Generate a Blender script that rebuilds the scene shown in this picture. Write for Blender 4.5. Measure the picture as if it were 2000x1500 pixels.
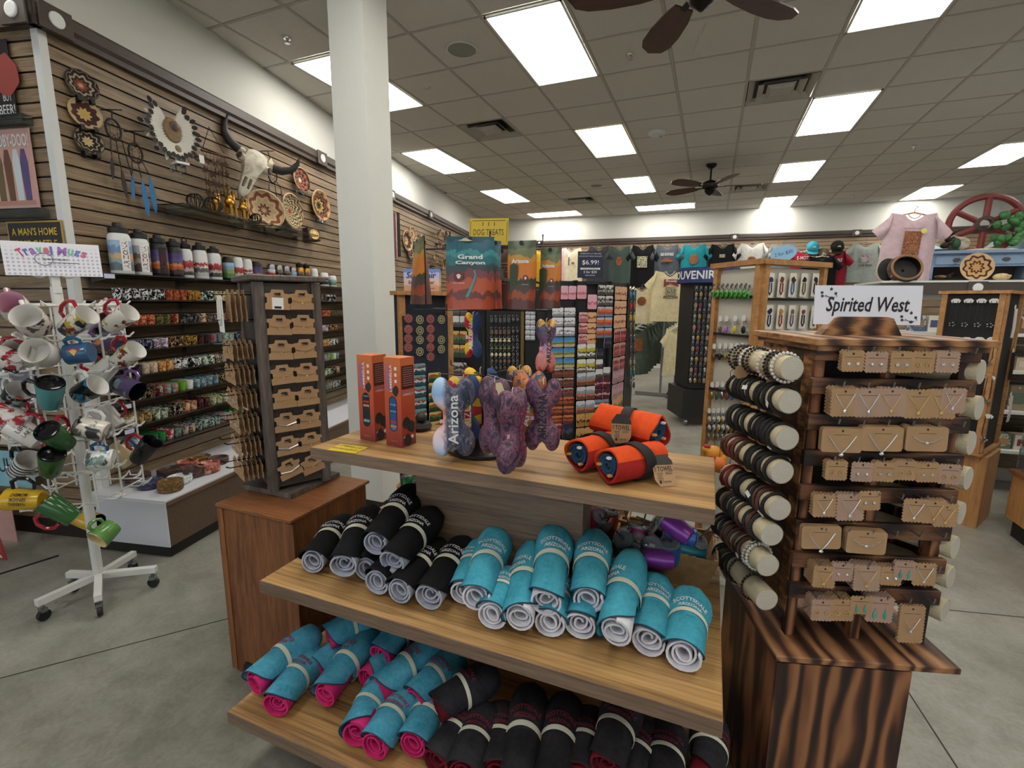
import bpy, math, random
from mathutils import Vector as V, Matrix as M, noise as NZ
sc = bpy.context.scene
for o in list(bpy.data.objects): bpy.data.objects.remove(o)
col = sc.collection
RN = random.Random(11)
pi = math.pi
# ---------------------------------------------------------------- camera, world, exposure
CAM = V((2.8942, -4.6671, 1.5)); HC = 3.518
RC = M.Rotation(0.3891, 3, 'Z') @ M.Rotation(1.4033, 3, 'X') @ M.Rotation(0.0067, 3, 'Z')
cd = bpy.data.cameras.new('camera'); cam = bpy.data.objects.new('camera', cd); col.objects.link(cam)
cd.sensor_width = 36; cd.lens = 938.33/2000*36; cd.clip_start = .05
cam.matrix_world = M.Translation(CAM) @ RC.to_4x4(); sc.camera = cam
w = bpy.data.worlds.new('world'); sc.world = w; w.use_nodes = True
w.node_tree.nodes['Background'].inputs[0].default_value = (.86, .93, 1, 1)
w.node_tree.nodes['Background'].inputs[1].default_value = 1.7
sc.view_settings.view_transform = 'Standard'; sc.view_settings.look = 'None'
sc.view_settings.exposure = 0.0; sc.view_settings.gamma = 1
cy = sc.cycles; cy.max_bounces = 5; cy.diffuse_bounces = 3; cy.glossy_bounces = 2; cy.transmission_bounces = 4; cy.transparent_max_bounces = 6
cy.caustics_reflective = cy.caustics_refractive = False; cy.use_adaptive_sampling = True; cy.adaptive_threshold = .1; cy.adaptive_min_samples = 8; cy.use_denoising = True; cy.sample_clamp_indirect = 4
PANEL = 13.0          # luminance of the ceiling troffers

# ---------------------------------------------------------------- points: where a sight line meets a real plane of the room
def ray(px, py): return RC @ V(((px-1000)/938.33, -(py-750)/938.33, -1))
def onp(px, py, p0, n):
    d = ray(px, py); n = V(n); return CAM + d*((V(p0)-CAM).dot(n)/d.dot(n))
def pz(px, py, z): return onp(px, py, (0, 0, z), (0, 0, 1))
def py_(px, py, y): return onp(px, py, (0, y, 0), (0, 1, 0))
WL0 = V((-1.152, 0, 0)); WN = V((.9785, .206, 0)).normalized(); WU = V((-WN.y, WN.x, 0)); AL = math.atan2(WU.y, WU.x)-pi/2
BW0 = V((-1.854, 6.83, 0)); BU = V((.9978, .066, 0)).normalized(); BN = V((BU.y, -BU.x, 0)); AB = math.atan2(BU.y, BU.x)
def lw(px, py, off=0):
    q = onp(px, py, WL0+WN*off, WN); return (q-WL0).dot(WU), q.z
def lp(s, z, off=0): return WL0 + WU*s + WN*off + V((0, 0, z))
def bw(px, py, off=0):
    q = onp(px, py, BW0+BN*off, BN); return (q-BW0).dot(BU), q.z
def bp(s, z, off=0): return BW0 + BU*s + BN*off + V((0, 0, z))

# ---------------------------------------------------------------- mesh builder
I4 = M.Identity(4)
def T(x, y=0, z=0): return M.Translation((x, y, z))
def Rz(a): return M.Rotation(a, 4, 'Z')
def Rx(a): return M.Rotation(a, 4, 'X')
def Ry(a): return M.Rotation(a, 4, 'Y')
def S(x, y, z): return M.Diagonal((x, y, z, 1))
def axm(p, d, up=(0, 0, 1)):
    """matrix at p with local Z along d"""
    z = V(d).normalized(); u = V(up)
    if abs(z.dot(u)) > .99: u = V((0, 1, 0))
    x = u.cross(z).normalized(); y = z.cross(x)
    m = M((x, y, z)).transposed().to_4x4(); m.translation = V(p); return m
class MB:
    def __init__(s): s.v = []; s.f = []; s.mi = []; s.uv = None
    def add(s, vs, fs, m=None, mi=0):
        n = len(s.v)
        s.v += [tuple(m @ V(p)) for p in vs] if m is not None else [tuple(p) for p in vs]
        s.f += [tuple(n+i for i in f) for f in fs]; s.mi += [mi]*len(fs); return s
    def box(s, c, d, m=None, mi=0, bev=0):
        x, y, z = d[0]/2, d[1]/2, d[2]/2; t = T(*c); t = m @ t if m is not None else t
        if bev:
            b = bev; vs = []; 
            for zz, k in ((-z, b), (-z+b, 0), (z-b, 0), (z, b)):
                vs += [(-x+k, -y+k, zz), (x-k, -y+k, zz), (x-k, y-k, zz), (-x+k, y-k, zz)]
            fs = [(3, 2, 1, 0), (12, 13, 14, 15)]
            for r in range(3):
                for i in range(4): j = (i+1) % 4; fs.append((r*4+i, r*4+j, r*4+4+j, r*4+4+i))
            return s.add(vs, fs, t, mi)
        vs = [(-x, -y, -z), (x, -y, -z), (x, y, -z), (-x, y, -z), (-x, -y, z), (x, -y, z), (x, y, z), (-x, y, z)]
        return s.add(vs, [(3, 2, 1, 0), (4, 5, 6, 7), (0, 1, 5, 4), (1, 2, 6, 5), (2, 3, 7, 6), (3, 0, 4, 7)], t, mi)
    def lathe(s, prof, n=16, m=None, mi=0, cap=True, a0=0, a1=2*pi, sx=1, sy=1):
        full = abs(a1-a0-2*pi) < 1e-6; k = n if full else n+1; vs = []; fs = []
        for r, z in prof:
            for i in range(k): a = a0+(a1-a0)*i/n; vs.append((r*math.cos(a)*sx, r*math.sin(a)*sy, z))
        for r in range(len(prof)-1):
            for i in range(n):
                j = (i+1) % k; fs.append((r*k+i, r*k+j, r*k+k+j, r*k+k+i))
        if cap and full: fs += [tuple(range(k))[::-1], tuple(range((len(prof)-1)*k, len(prof)*k))]
        return s.add(vs, fs, m, mi)
    def cyl(s, p0, p1, r0, r1=None, n=10, mi=0, cap=True):
        p0, p1 = V(p0), V(p1); return s.lathe([(r0, 0), (r0 if r1 is None else r1, (p1-p0).length)], n, axm(p0, p1-p0), mi, cap)
    def tube(s, pts, r, n=6, mi=0, closed=False):
        pts = [V(p) for p in pts]; vs = []; fs = []; N = len(pts); x = None
        for i, p in enumerate(pts):
            d = (pts[(i+1) % N]-pts[i-1]) if closed or 0 < i < N-1 else (pts[1]-p if i == 0 else p-pts[i-1])
            d.normalize()
            if x is None: x = d.cross(V((.31, .52, .8))).normalized()
            x = (x-d*x.dot(d)).normalized(); y = d.cross(x); rr = r[i] if isinstance(r, (list, tuple)) else r
            for k in range(n): a = 2*pi*k/n; vs.append(p+x*(rr*math.cos(a))+y*(rr*math.sin(a)))
        for i in range(N if closed else N-1):
            for k in range(n):
                j = (k+1) % n; b = ((i+1) % N)*n; fs.append((i*n+k, i*n+j, b+j, b+k))
        if not closed: fs += [tuple(range(n))[::-1], tuple(range((N-1)*n, N*n))]
        return s.add(vs, fs, None, mi)
    def prism(s, poly, h, m=None, mi=0, z0=0, mi2=None):
        """polygon in XY extruded along Z from z0 to z0+h; top gets mi2"""
        n = len(poly); vs = [(x, y, z0) for x, y in poly]+[(x, y, z0+h) for x, y in poly]
        s.add(vs, [tuple(range(n))[::-1]]+[(i, (i+1) % n, n+(i+1) % n, n+i) for i in range(n)], m, mi)
        k = len(s.v); s.f.append(tuple(range(k-n, k))); s.mi.append(mi if mi2 is None else mi2); return s
    def sph(s, c, r, n=10, k=6, m=None, mi=0):
        r = (r, r, r) if isinstance(r, (int, float)) else r
        t = T(*c) @ S(*r); t = m @ t if m is not None else t
        return s.lathe([(math.sin(pi*i/k) if 0 < i < k else .02, -math.cos(pi*i/k)) for i in range(k+1)], n, t, mi)
    def sheet(s, fn, nu, nv, m=None, mi=0, th=0):
        """surface fn(u,v) over the unit square, with thickness th along the normal when given"""
        P = [[V(fn(i/nu, j/nv)) for i in range(nu+1)] for j in range(nv+1)]; k = nu+1
        def q(b): return [(b+j*k+i, b+j*k+i+1, b+j*k+k+i+1, b+j*k+k+i) for j in range(nv) for i in range(nu)]
        vs = [p for r in P for p in r]
        if not th: return s.add(vs, q(0), m, mi)
        N = []
        for j in range(nv+1):
            for i in range(nu+1):
                a = P[j][min(i+1, nu)]-P[j][max(i-1, 0)]; b = P[min(j+1, nv)][i]-P[max(j-1, 0)][i]; N.append(a.cross(b).normalized())
        n = len(vs); vs2 = vs+[p-q_*th for p, q_ in zip(vs, N)]
        fs = q(0)+[f[::-1] for f in q(n)]
        ed = [i for i in range(k)]+[j*k+nu for j in range(1, nv+1)]+[nv*k+i for i in range(nu-1, -1, -1)]+[j*k for j in range(nv-1, 0, -1)]
        fs += [(ed[(i+1) % len(ed)], ed[i], n+ed[i], n+ed[(i+1) % len(ed)]) for i in range(len(ed))]
        return s.add(vs2, fs, m, mi)
    def mesh(s, name, mats, smooth=False):
        me = bpy.data.meshes.new(name); me.from_pydata(s.v, [], s.f)
        mats = mats if isinstance(mats, (list, tuple)) else [mats]
        for m_ in mats: me.materials.append(MT(m_))
        if len(mats) > 1: me.polygons.foreach_set('material_index', s.mi)
        if smooth:
            me.shade_smooth(); me.set_sharp_from_angle(angle=smooth if isinstance(smooth, float) else .7)
        me.update(); return me
    def obj(s, name, mats, parent=None, m=None, smooth=False): return put(name, s.mesh(name, mats, smooth), parent, m)
def put(name, me, parent=None, m=None):
    o = bpy.data.objects.new(name, me); col.objects.link(o)
    if parent is not None: o.parent = parent
    if m is not None: o.matrix_basis = m
    return o
def empty(name, m=None, parent=None): return put(name, None, parent, m if m is None or isinstance(m, M) else T(*m))
def tag(o, label, cat, group=None, kind=None):
    o['label'] = label; o['category'] = cat
    if group: o['group'] = group
    if kind: o['kind'] = kind
    return o
def struct(o, label=None):
    o['kind'] = 'structure'
    if label: o['label'] = label
    return o
def dup(o, m=None, label=None, group=None, parent=None):
    c = o.copy(); col.objects.link(c)
    if parent is not None: c.parent = parent
    if m is not None: c.matrix_basis = m
    if label: c['label'] = label
    if group: c['group'] = group
    for ch in o.children: dup(ch, None, parent=c)
    return c
ORD = 'first second third fourth fifth sixth seventh eighth ninth tenth eleventh twelfth thirteenth fourteenth fifteenth sixteenth seventeenth eighteenth nineteenth twentieth'.split()
ORD += ['twenty-'+x for x in ORD[:9]]+['thirtieth']+['thirty-'+x for x in ORD[:9]]+['fortieth']+['forty-'+x for x in ORD[:9]]+['fiftieth']+['fifty-'+x for x in ORD[:9]]
NUM = 'one two three four five six seven eight nine ten eleven twelve'.split()

# ---------------------------------------------------------------- materials
def lin(c):
    if isinstance(c, str): c = [int(c[i:i+2], 16)/255 for i in (0, 2, 4)]
    return tuple(x/12.92 if x <= .04045 else ((x+.055)/1.055)**2.4 for x in c)+(1,)
MATS = {}
def MT(x):
    if not isinstance(x, str): return x
    if x not in MATS: flat(x, x)
    return MATS[x]
class NT:
    def __init__(s, name, rough=.6, metal=0, spec=.5):
        m = bpy.data.materials.new(name); m.use_nodes = True; s.t = m.node_tree; s.m = m; MATS[name] = m
        s.b = s.t.nodes['Principled BSDF']; s.b.inputs['Roughness'].default_value = rough; s.b.inputs['Metallic'].default_value = metal
        s.b.inputs['Specular IOR Level'].default_value = spec
    def n(s, typ, ins=None, **kw):
        d = s.t.nodes.new('ShaderNode'+typ)
        for k, v in kw.items(): setattr(d, k, v)
        for k, v in (ins or {}).items(): s.set(d.inputs[k], v)
        return d
    def set(s, i, v):
        if hasattr(v, 'links') or isinstance(v, bpy.types.NodeSocket): s.t.links.new(v, i)
        else: i.default_value = v
    def math(s, op, a, b=0.0):
        d = s.n('Math', operation=op); s.set(d.inputs[0], a); s.set(d.inputs[1], b); return d.outputs[0]
    def coord(s, k='Object', scale=(1, 1, 1), rnd=0.0, loc=(0, 0, 0)):
        c = s.n('TexCoord').outputs[k]; mp = s.n('Mapping', {'Vector': c, 'Scale': scale, 'Location': loc})
        if rnd:
            r = s.n('ObjectInfo').outputs['Random']; x = s.n('CombineXYZ', {0: s.math('MULTIPLY', r, rnd), 1: s.math('MULTIPLY', r, rnd*1.7), 2: s.math('MULTIPLY', r, rnd*.6)})
            return s.n('VectorMath', {0: mp.outputs[0], 1: x.outputs[0]}, operation='ADD').outputs[0]
        return mp.outputs[0]
    def noise(s, vec, scale, detail=4, rough=.55, dist=0): return s.n('TexNoise', {'Vector': vec, 'Scale': scale, 'Detail': detail, 'Roughness': rough, 'Distortion': dist}).outputs['Fac']
    def ramp(s, fac, stops, const=False):
        d = s.n('ValToRGB', {'Fac': fac}); e = d.color_ramp
        if const: e.interpolation = 'CONSTANT'
        while len(e.elements) < len(stops): e.elements.new(.5)
        for el, (p, c) in zip(e.elements, stops): el.position = p; el.color = lin(c)
        return d.outputs[0]
    def mix(s, f, a, b, bt='MIX'):
        d = s.n('Mix', data_type='RGBA', blend_type=bt); s.set(d.inputs[0], f)
        s.set(d.inputs[6], lin(a) if isinstance(a, (str, tuple)) else a); s.set(d.inputs[7], lin(b) if isinstance(b, (str, tuple)) else b); return d.outputs[2]
    def out(s, c, bump=None, bs=.3, bd=.002):
        s.set(s.b.inputs['Base Color'], lin(c) if isinstance(c, (str, tuple)) else c)
        if bump is not None:
            bn = s.n('Bump', {'Height': bump, 'Strength': bs, 'Distance': bd}); s.set(s.b.inputs['Normal'], bn.outputs[0])
        return s.m
def flat(name, c, rough=.6, metal=0, spec=.5, var=0, bump=0):
    t = NT(name, rough, metal, spec)
    if var or bump:
        n = t.noise(t.coord('Object', rnd=9), 40, 3)
        base = lin(c)
        return t.out(t.mix(t.math('MULTIPLY', n, 1.0), tuple(max(0, x-var) for x in cs(c)), tuple(min(1, x+var) for x in cs(c))), n if bump else None, bump, .003)
    return t.out(c)
def cs(c): return [int(c[i:i+2], 16)/255 for i in (0, 2, 4)] if isinstance(c, str) else c
def wood(name, stops, sc_=(1, 1, 1), scale=6, rough=.5, k='Object', rnd=5, bump=.15, fine=.35, dist=.6):
    """grain runs along the axis with the smallest scale"""
    t = NT(name, rough); v = t.coord(k, sc_, rnd)
    a = t.noise(v, scale, 5, .6, dist); f = t.noise(v, scale*7, 4, .65)
    x = t.math('ADD', t.math('MULTIPLY', a, 1-fine), t.math('MULTIPLY', f, fine))
    return t.out(t.ramp(x, stops), x, bump, .003)
def land(name, stops, k='Generated', ax=1, amp=.22, scale=4, rnd=3, rough=.35, const=True, fine=0):
    """printed picture: ragged bands of colour up the axis ax"""
    t = NT(name, rough); v = t.coord(k, rnd=0); n = t.noise(t.coord(k, rnd=rnd), scale, 5, .62)
    y = t.n('SeparateXYZ', {0: v}).outputs[ax]
    f = t.math('ADD', y, t.math('MULTIPLY', t.math('SUBTRACT', n, .5), amp*2))
    c = t.ramp(f, stops, const)
    if fine: c = t.mix(fine, c, t.ramp(t.noise(t.coord(k, rnd=rnd), scale*5, 3), [(.35, '101010'), (.6, 'ffffff')]), 'OVERLAY')
    return t.out(c)
def blot(name, stops, scale=5, k='Object', rnd=5, rough=.5, dist=1.5, const=False, bump=0):
    t = NT(name, rough); n = t.noise(t.coord(k, rnd=rnd), scale, 4, .55, dist)
    return t.out(t.ramp(n, stops, const), n if bump else None, bump, .004)
def emit(name, c, st):
    t = NT(name, .5); t.set(t.b.inputs['Emission Color'], lin(c)); t.b.inputs['Emission Strength'].default_value = st; return t.out(c)
def glassy(name, c, rough=.03, tr=.92, ior=1.2):
    t = NT(name, rough); t.b.inputs['Transmission Weight'].default_value = tr; t.b.inputs['IOR'].default_value = ior; return t.out(c)
def rib(name, c1, c2, scale=90, rough=.85):
    """woven cloth"""
    t = NT(name, rough, 0, .2); v = t.coord('Object', rnd=4); n = t.noise(v, scale, 2); b = t.noise(v, 14, 3)
    x = t.math('ADD', t.math('MULTIPLY', n, .35), t.math('MULTIPLY', b, .65))
    return t.out(t.ramp(x, [(.3, c1), (.7, c2)]), x, .35, .003)

# lettering: the built-in face, filled outlines; cached per string
TXT = {}
def text_mesh(s, mat, h=1.0, arc=0, bold=0, shear=0, space=1):
    key = (s, arc, bold, shear, space)
    if key not in TXT:
        cu = bpy.data.curves.new('lettering', 'FONT'); cu.body = s; cu.align_x = 'CENTER'; cu.align_y = 'CENTER'; cu.size = 1.4; cu.shear = shear
        cu.resolution_u = 2; cu.offset = bold; cu.space_character = space
        o = bpy.data.objects.new('lettering', cu); col.objects.link(o); bpy.context.view_layer.update()
        me = o.to_mesh(); vs = [v.co.copy() for v in me.vertices]; fs = [tuple(p.vertices) for p in me.polygons]
        o.to_mesh_clear(); bpy.data.objects.remove(o); bpy.data.curves.remove(cu)
        if vs:
            x0 = min(v.x for v in vs); x1 = max(v.x for v in vs); y0 = min(v.y for v in vs); y1 = max(v.y for v in vs)
            cx, cy = (x0+x1)/2, (y0+y1)/2; vs = [V((v.x-cx, v.y-cy, 0)) for v in vs]
            if arc:
                R_ = (x1-x0)/arc; vs = [V(((R_+v.y)*math.sin(v.x/R_), (R_+v.y)*math.cos(v.x/R_)-R_, 0)) for v in vs]
        TXT[key] = (vs, fs)
    return TXT[key]
def text_w(s, **k):
    vs, _ = text_mesh(s, None, **k); return (max(v.x for v in vs)-min(v.x for v in vs)) if vs else 1
def text(s, mat, w, parent, m, h=None, name='lettering', wrap=None, **k):
    """flat lettering in local XY, width w (height h if given); wrap = fn(x,y)->point bends it onto a surface"""
    vs, fs = text_mesh(s, mat, **k); ww = max(v.x for v in vs)-min(v.x for v in vs); hh = max(v.y for v in vs)-min(v.y for v in vs)
    sx = w/ww; sy = h/hh if h else sx
    b = MB(); b.add([wrap(v.x*sx, v.y*sy) if wrap else (v.x*sx, v.y*sy, 0) for v in vs], fs)
    return b.obj(name, mat, parent, m)
# ---------------------------------------------------------------- room materials
flat('drywall', 'd6d5cd', .85, var=.01)
t = NT('ceiling_tile', .95); v = t.coord('Object', rnd=7); n1 = t.noise(v, 260, 2, .6); n2 = t.noise(v, 6, 3)
t.out(t.mix(n2, t.ramp(n1, [(.36, 'bab6ae'), (.5, 'd8d5ce')]), 'd0ccc4'), n1, .5, .002)
flat('grid_white', 'b5b0a6', .7); flat('trim_brown', '4a3f38', .5, var=.01); flat('white_paint', 'd8d9d6', .45); flat('black', '141414', .5); flat('black_metal', '181818', .35, .3)
flat('chrome', 'c8c8c8', .2, 1); flat('kraft', 'a98661', .9, var=.02); flat('white_card', 'e4e4e0', .7); flat('ink', '1c1a1a', .7)
glassy('clear_plastic', 'eef3f2', .06, .9, 1.15); glassy('glass', 'dfe9e6', .02, .95, 1.12)
t = NT('concrete', .38); v = t.coord('Object'); a = t.noise(v, .9, 6, .62, .6); b = t.noise(v, 7, 5, .7); c = t.noise(v, 60, 3)
x = t.math('ADD', t.math('ADD', t.math('MULTIPLY', a, .5), t.math('MULTIPLY', b, .35)), t.math('MULTIPLY', c, .15))
t.out(t.ramp(x, [(.3, '5c594f'), (.45, '7c7a6f'), (.58, '95938a'), (.72, 'aeaca2')]), x, .08, .004)
t.set(t.b.inputs['Roughness'], t.n('MapRange', {0: b, 3: .28, 4: .5}).outputs[0])
flat('joint_dark', '3a382f', .9)
wood('slat_wood', [(.28, '46382b'), (.44, '725f47'), (.56, '917a5e'), (.72, 'ab9475')], (9, .35, 9), 3.2, .5, rnd=40, fine=.4)
emit('panel_white', 'fffcf4', PANEL); emit('panel_warm', 'ffe9bd', PANEL*.52)
flat('fan_bronze', '1d1714', .4, .6); wood('blade_wood', [(.3, '2c1710'), (.7, '5a3020')], (1, 8, 8), 4, .4)
# ---------------------------------------------------------------- floor
g = .6096
b = MB(); b.box((2, 0, -.05), (26, 24, .1)); fl = struct(b.obj('floor', 'concrete'), 'grey polished concrete floor with saw-cut joints')
for p, q in (((1760, 1330), (1870, 1500)), ((0, 1325), (420, 1215)), ((1735, 1180), (1990, 1205))):
    A, B = pz(*p, 0), pz(*q, 0); d = (B-A).normalized(); b = MB()
    b.box(((A+B)/2), ((B-A).length*1.6, .006, .002), None) if 0 else b.box((0, 0, .0008), ((B-A).length*1.7, .005, .0012))
    b.obj('joint', 'joint_dark', fl, T(*((A+B)/2)) @ Rz(math.atan2(d.y, d.x)))
# ---------------------------------------------------------------- ceiling: slab, T-bars, lay-in tiles, troffers, diffusers
b = MB(); b.box((2, 0, HC+.11), (26, 24, .1)); ce = struct(b.obj('ceiling', 'drywall'), 'suspended ceiling of square mineral tiles in a white grid')
LIGHTS = [(-1, -2, 1, 2), (2, -2, 1, 2), (6, -2, 1, 2), (-2, 2, 1, 2), (2, 2, 1, 2), (6, 2, 1, 2), (-2, 6, 1, 2), (2, 6, 1, 2), (6, 6, 1, 2), (6, 10, 1, 2), (10, 6, 1, 2), (10, 10, 1, 2),
          (-2, 10, 2, 1), (2, 10, 2, 1), (10, 2, 1, 2), (2, -6, 1, 2), (6, -6, 1, 2), (2, -10, 1, 2), (6, -10, 1, 2), (-2, -6, 1, 2), (10, -2, 1, 2), (10, -6, 1, 2)]  # the rows behind the camera are unseen, added to light the store
VENTS = [(0, 1), (5, 1), (0, 8), (5, 8)]
used = {(c+i, r+j) for c, r, w_, h_ in LIGHTS for i in range(w_) for j in range(h_)} | set(VENTS)
b = MB(); b.box((0, 0, .008), (g-.022, g-.022, .016), bev=.004); tile = b.mesh('ceiling_tile', 'ceiling_tile')
def wall_y(x): return 6.83+(x+1.854)*.0661
def wall_x(y): return -1.152-y*.2105
for r in range(-6, 13):
    for c in range(-6, 14):
        x, y = (c+.5)*g, (r+.5)*g
        if (c, r) in used or y > wall_y(x)+.25 or x < wall_x(y)-.25: continue
        d = RC.transposed() @ (V((x, y, HC))-CAM)
        if d.z > -.3 or abs(d.x/d.z) > 1.42 or -d.y/d.z*-1 < -2 or d.y/-d.z > 1.05: continue
        put('ceiling_tile', tile, ce, T(x, y, HC+.002))
for c in range(-6, 15):
    b = MB(); b.box((c*g, 0, HC+.002), (.024, 22, .006)); b.obj('grid_runner', 'grid_white', ce)
for r in range(-14, 14):
    b = MB(); b.box((3, r*g, HC+.0025), (22, .018, .005)); b.obj('grid_cross_bar', 'grid_white', ce)
RW = ['nearest the entrance beyond the camera', 'nearest the camera', 'in the second row back', 'in the third row back', 'against the back wall']
for i, (c, r, w_, h_) in enumerate(LIGHTS):
    t = empty('ceiling_light', T((c+w_/2)*g, (r+h_/2)*g, HC))
    W, D = w_*g-.03, h_*g-.03
    b = MB()
    for sx in (-1, 1): b.box((sx*(W/2-.008), 0, -.002), (.016, D, .012)); b.box((0, sx*(D/2-.008), -.002), (W, .016, .012))
    b.obj('frame', 'white_paint', t)
    b = MB(); b.box((0, 0, .001), (W-.03, D-.03, .006)); b.obj('diffuser', 'panel_warm' if i == 4 else 'panel_white', t)
    k = {-1: 'over the left wall shelves', -2: 'over the left wall shelves', 2: 'along the line of the fans', 6: 'to the right of the fans', 10: 'on the far right'}[c]
    rw = {-10: 'added unseen far behind the camera', -6: 'added unseen behind the camera', -2: 'in the front row', 2: 'in the second row', 6: 'in the third row', 10: 'in the last row'}[r]
    tag(t, f"{'yellowish' if i == 4 else 'bright white'} {'crosswise' if w_ == 2 else 'lengthwise'} fluorescent ceiling light {rw} {k}", 'ceiling light', 'recessed ceiling lights')
for (c, r), lab in zip(VENTS, ('square air vent near the white column', 'square air vent between the large front lights', 'square air vent by the back left corner', 'square air vent behind the far ceiling fan')):
    t = empty('air_vent', T((c+.5)*g, (r+.5)*g, HC-.002))
    b = MB(); b.box((0, 0, .05), (g-.03, g-.03, .01)); b.obj('duct', 'black', t)
    for k, (s_, z) in enumerate(((.285, 0), (.2, -.006), (.12, -.012))):
        b = MB(); o_, i_ = s_, s_-.055 if k < 2 else 0
        if k == 2: b.lathe([(.09*1.414, z), (.12*1.414, z+.03)], 4, Rz(pi/4)); 
        else:
            b.lathe([(o_*1.414, z+.001), (i_*1.414, z+.04), (i_*1.414, z+.046), (o_*1.414, z+.008)], 4, Rz(pi/4), cap=False)
        b.obj('louver', 'grid_white', t)
    tag(t, lab, 'air vent', 'ceiling air vents')
for (px, py, rr, lab) in ((902, 96, .115, 'round ceiling speaker grille near the white column'), (1165, 362, .1, 'round ceiling speaker grille in the far part of the ceiling')):
    q = pz(px, py, HC); t = empty('ceiling_speaker', T(q.x, q.y, HC-.001)); b = MB()
    b.lathe([(rr, 0), (rr+.014, .001), (rr+.014, -.006), (rr, -.008)], 24, cap=False); b.obj('rim', 'white_paint', t)
    b = MB(); b.lathe([(.01, -.006), (rr, -.003), (rr, .003)], 24); b.obj('grille', '8f9089', t); tag(t, lab, 'speaker')
q = pz(1283, 257, HC); b = MB(); b.lathe([(.1, 0), (.1, -.02), (.085, -.04), (.02, -.045)], 20); t = b.obj('smoke_detector', 'white_paint', None, T(q.x, q.y, HC)); tag(t, 'round white smoke detector on the ceiling between the fans', 'detector')
b = MB(); b.lathe([(.03, .0), (.012, -.028)], 8, T(.04, .05, -.03)); b.obj('sensor_window', 'grid_white', t)
for px, py, lab in ((1231, 107, 'beside the large front light'), (561, 75, 'above the left wall near the column'), (1785, 285, 'on the right of the ceiling'), (917, 346, 'between two left ceiling lights'), (1665, 382, 'near the back wall')):
    q = pz(px, py, HC); b = MB(); b.lathe([(.03, 0), (.028, -.006), (.012, -.007), (.008, -.03), (.02, -.034), (.02, -.037)], 12); tag(b.obj('fire_sprinkler', 'chrome', None, T(q.x, q.y, HC)), 'small chrome fire sprinkler '+lab, 'sprinkler', 'ceiling sprinklers')
def fan(x, y, a0, lab, rod=.1):
    t = empty('ceiling_fan', T(x, y, HC)); b = MB(); b.lathe([(.075, 0), (.07, -.03), (.03, -.06)], 16); b.obj('canopy', 'fan_bronze', t, smooth=True)
    b = MB(); b.cyl((0, 0, 0), (0, 0, -.16-rod), .013); b.obj('downrod', 'fan_bronze', t)
    z = -.12-rod; b = MB(); b.lathe([(.03, z), (.1, z-.03), (.125, z-.06), (.12, z-.1), (.07, z-.13)], 20); b.obj('motor', 'fan_bronze', t, smooth=True)
    b = MB(); b.lathe([(.07, z-.13), (.075, z-.15), (.055, z-.185), (.03, z-.2), (.012, z-.215)], 16); b.obj('switch_cup', 'fan_bronze', t, smooth=True)
    for k in range(5):
        a = a0+k*2*pi/5; m = T(0, 0, z-.09) @ Rz(a) @ Rx(.2)
        pts = [(.2, -.055), (.3, -.08), (.45, -.096), (.57, -.094), (.64, -.07), (.68, 0), (.64, .06), (.57, .085), (.45, .088), (.3, .072), (.2, .05)]
        b = MB(); b.prism([(x*1.06, y*1.06) for x, y in pts], .009); o = b.obj('blade', 'blade_wood', t, m)
        b = MB(); b.box((.15, 0, -.006), (.14, .035, .008)); b.obj('blade_iron', 'fan_bronze', o)
    return tag(t, lab, 'ceiling fan', 'ceiling fans')
fan(2.743, 3.35, .18, 'whole dark bronze ceiling fan hanging in the middle of the store')
fan(2.728, -1.62, .83, 'cropped dark ceiling fan at the top edge of the photo', .13)
# ---------------------------------------------------------------- walls
C0 = -3.08; ZT = 2.95; PI_ = .0762
def slatwall(wall, u0, u1, place, rot, zb, zt, n0=0):
    n = int((zt-zb)/PI_); b = MB(); L = u1-u0
    b.prism([(0, .0), (.013, 0), (.013, PI_-.011), (.009, PI_-.009), (0, PI_-.009)], L); me = b.mesh('slat', 'slat_wood')
    # local: x = out from wall, y = up, z = along; slat material grain runs along z
    for i in range(n):
        p = place(u0, zb+i*PI_, .0); m = M.Translation(p) @ rot; put('slat', me, wall, m)
wood('slat_board', [(.28, '46382b'), (.44, '725f47'), (.56, '917a5e'), (.72, 'ab9475')], (9, 9, .4), 3.2, .5, rnd=40, fine=.45)
MATS['slat_wood'] = MATS['slat_board']
def frame(x, y, z): m = M((V(x), V(y), V(z))).transposed().to_4x4(); return m
SB = 7.0
wl = empty('wall_left'); struct(wl, 'left wall with brown wood slat panels below white drywall')
b = MB(); L = 10.2
b.add([lp(C0, 0, -.002), lp(C0+L, 0, -.002), lp(C0+L, HC+.06, -.002), lp(C0, HC+.06, -.002), lp(C0, 0, -2.5), lp(C0+L, 0, -2.5), lp(C0+L, HC+.06, -2.5), lp(C0, HC+.06, -2.5)],
      [(0, 1, 2, 3), (4, 0, 3, 7), (1, 5, 6, 2), (0, 4, 5, 1)]); b.obj('drywall', 'drywall', wl)
b = MB(); b.add([lp(C0+.01, .1, .001), lp(C0+L, .1, .001), lp(C0+L, ZT, .001), lp(C0+.01, ZT, .001)], [(0, 1, 2, 3)]); b.obj('groove_backing', '2b2119', wl)
slatwall(wl, C0+.02, C0+L-.05, lambda u, z, o: lp(u, z, .002), frame(WN, (0, 0, 1), WU), .12, ZT)
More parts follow.
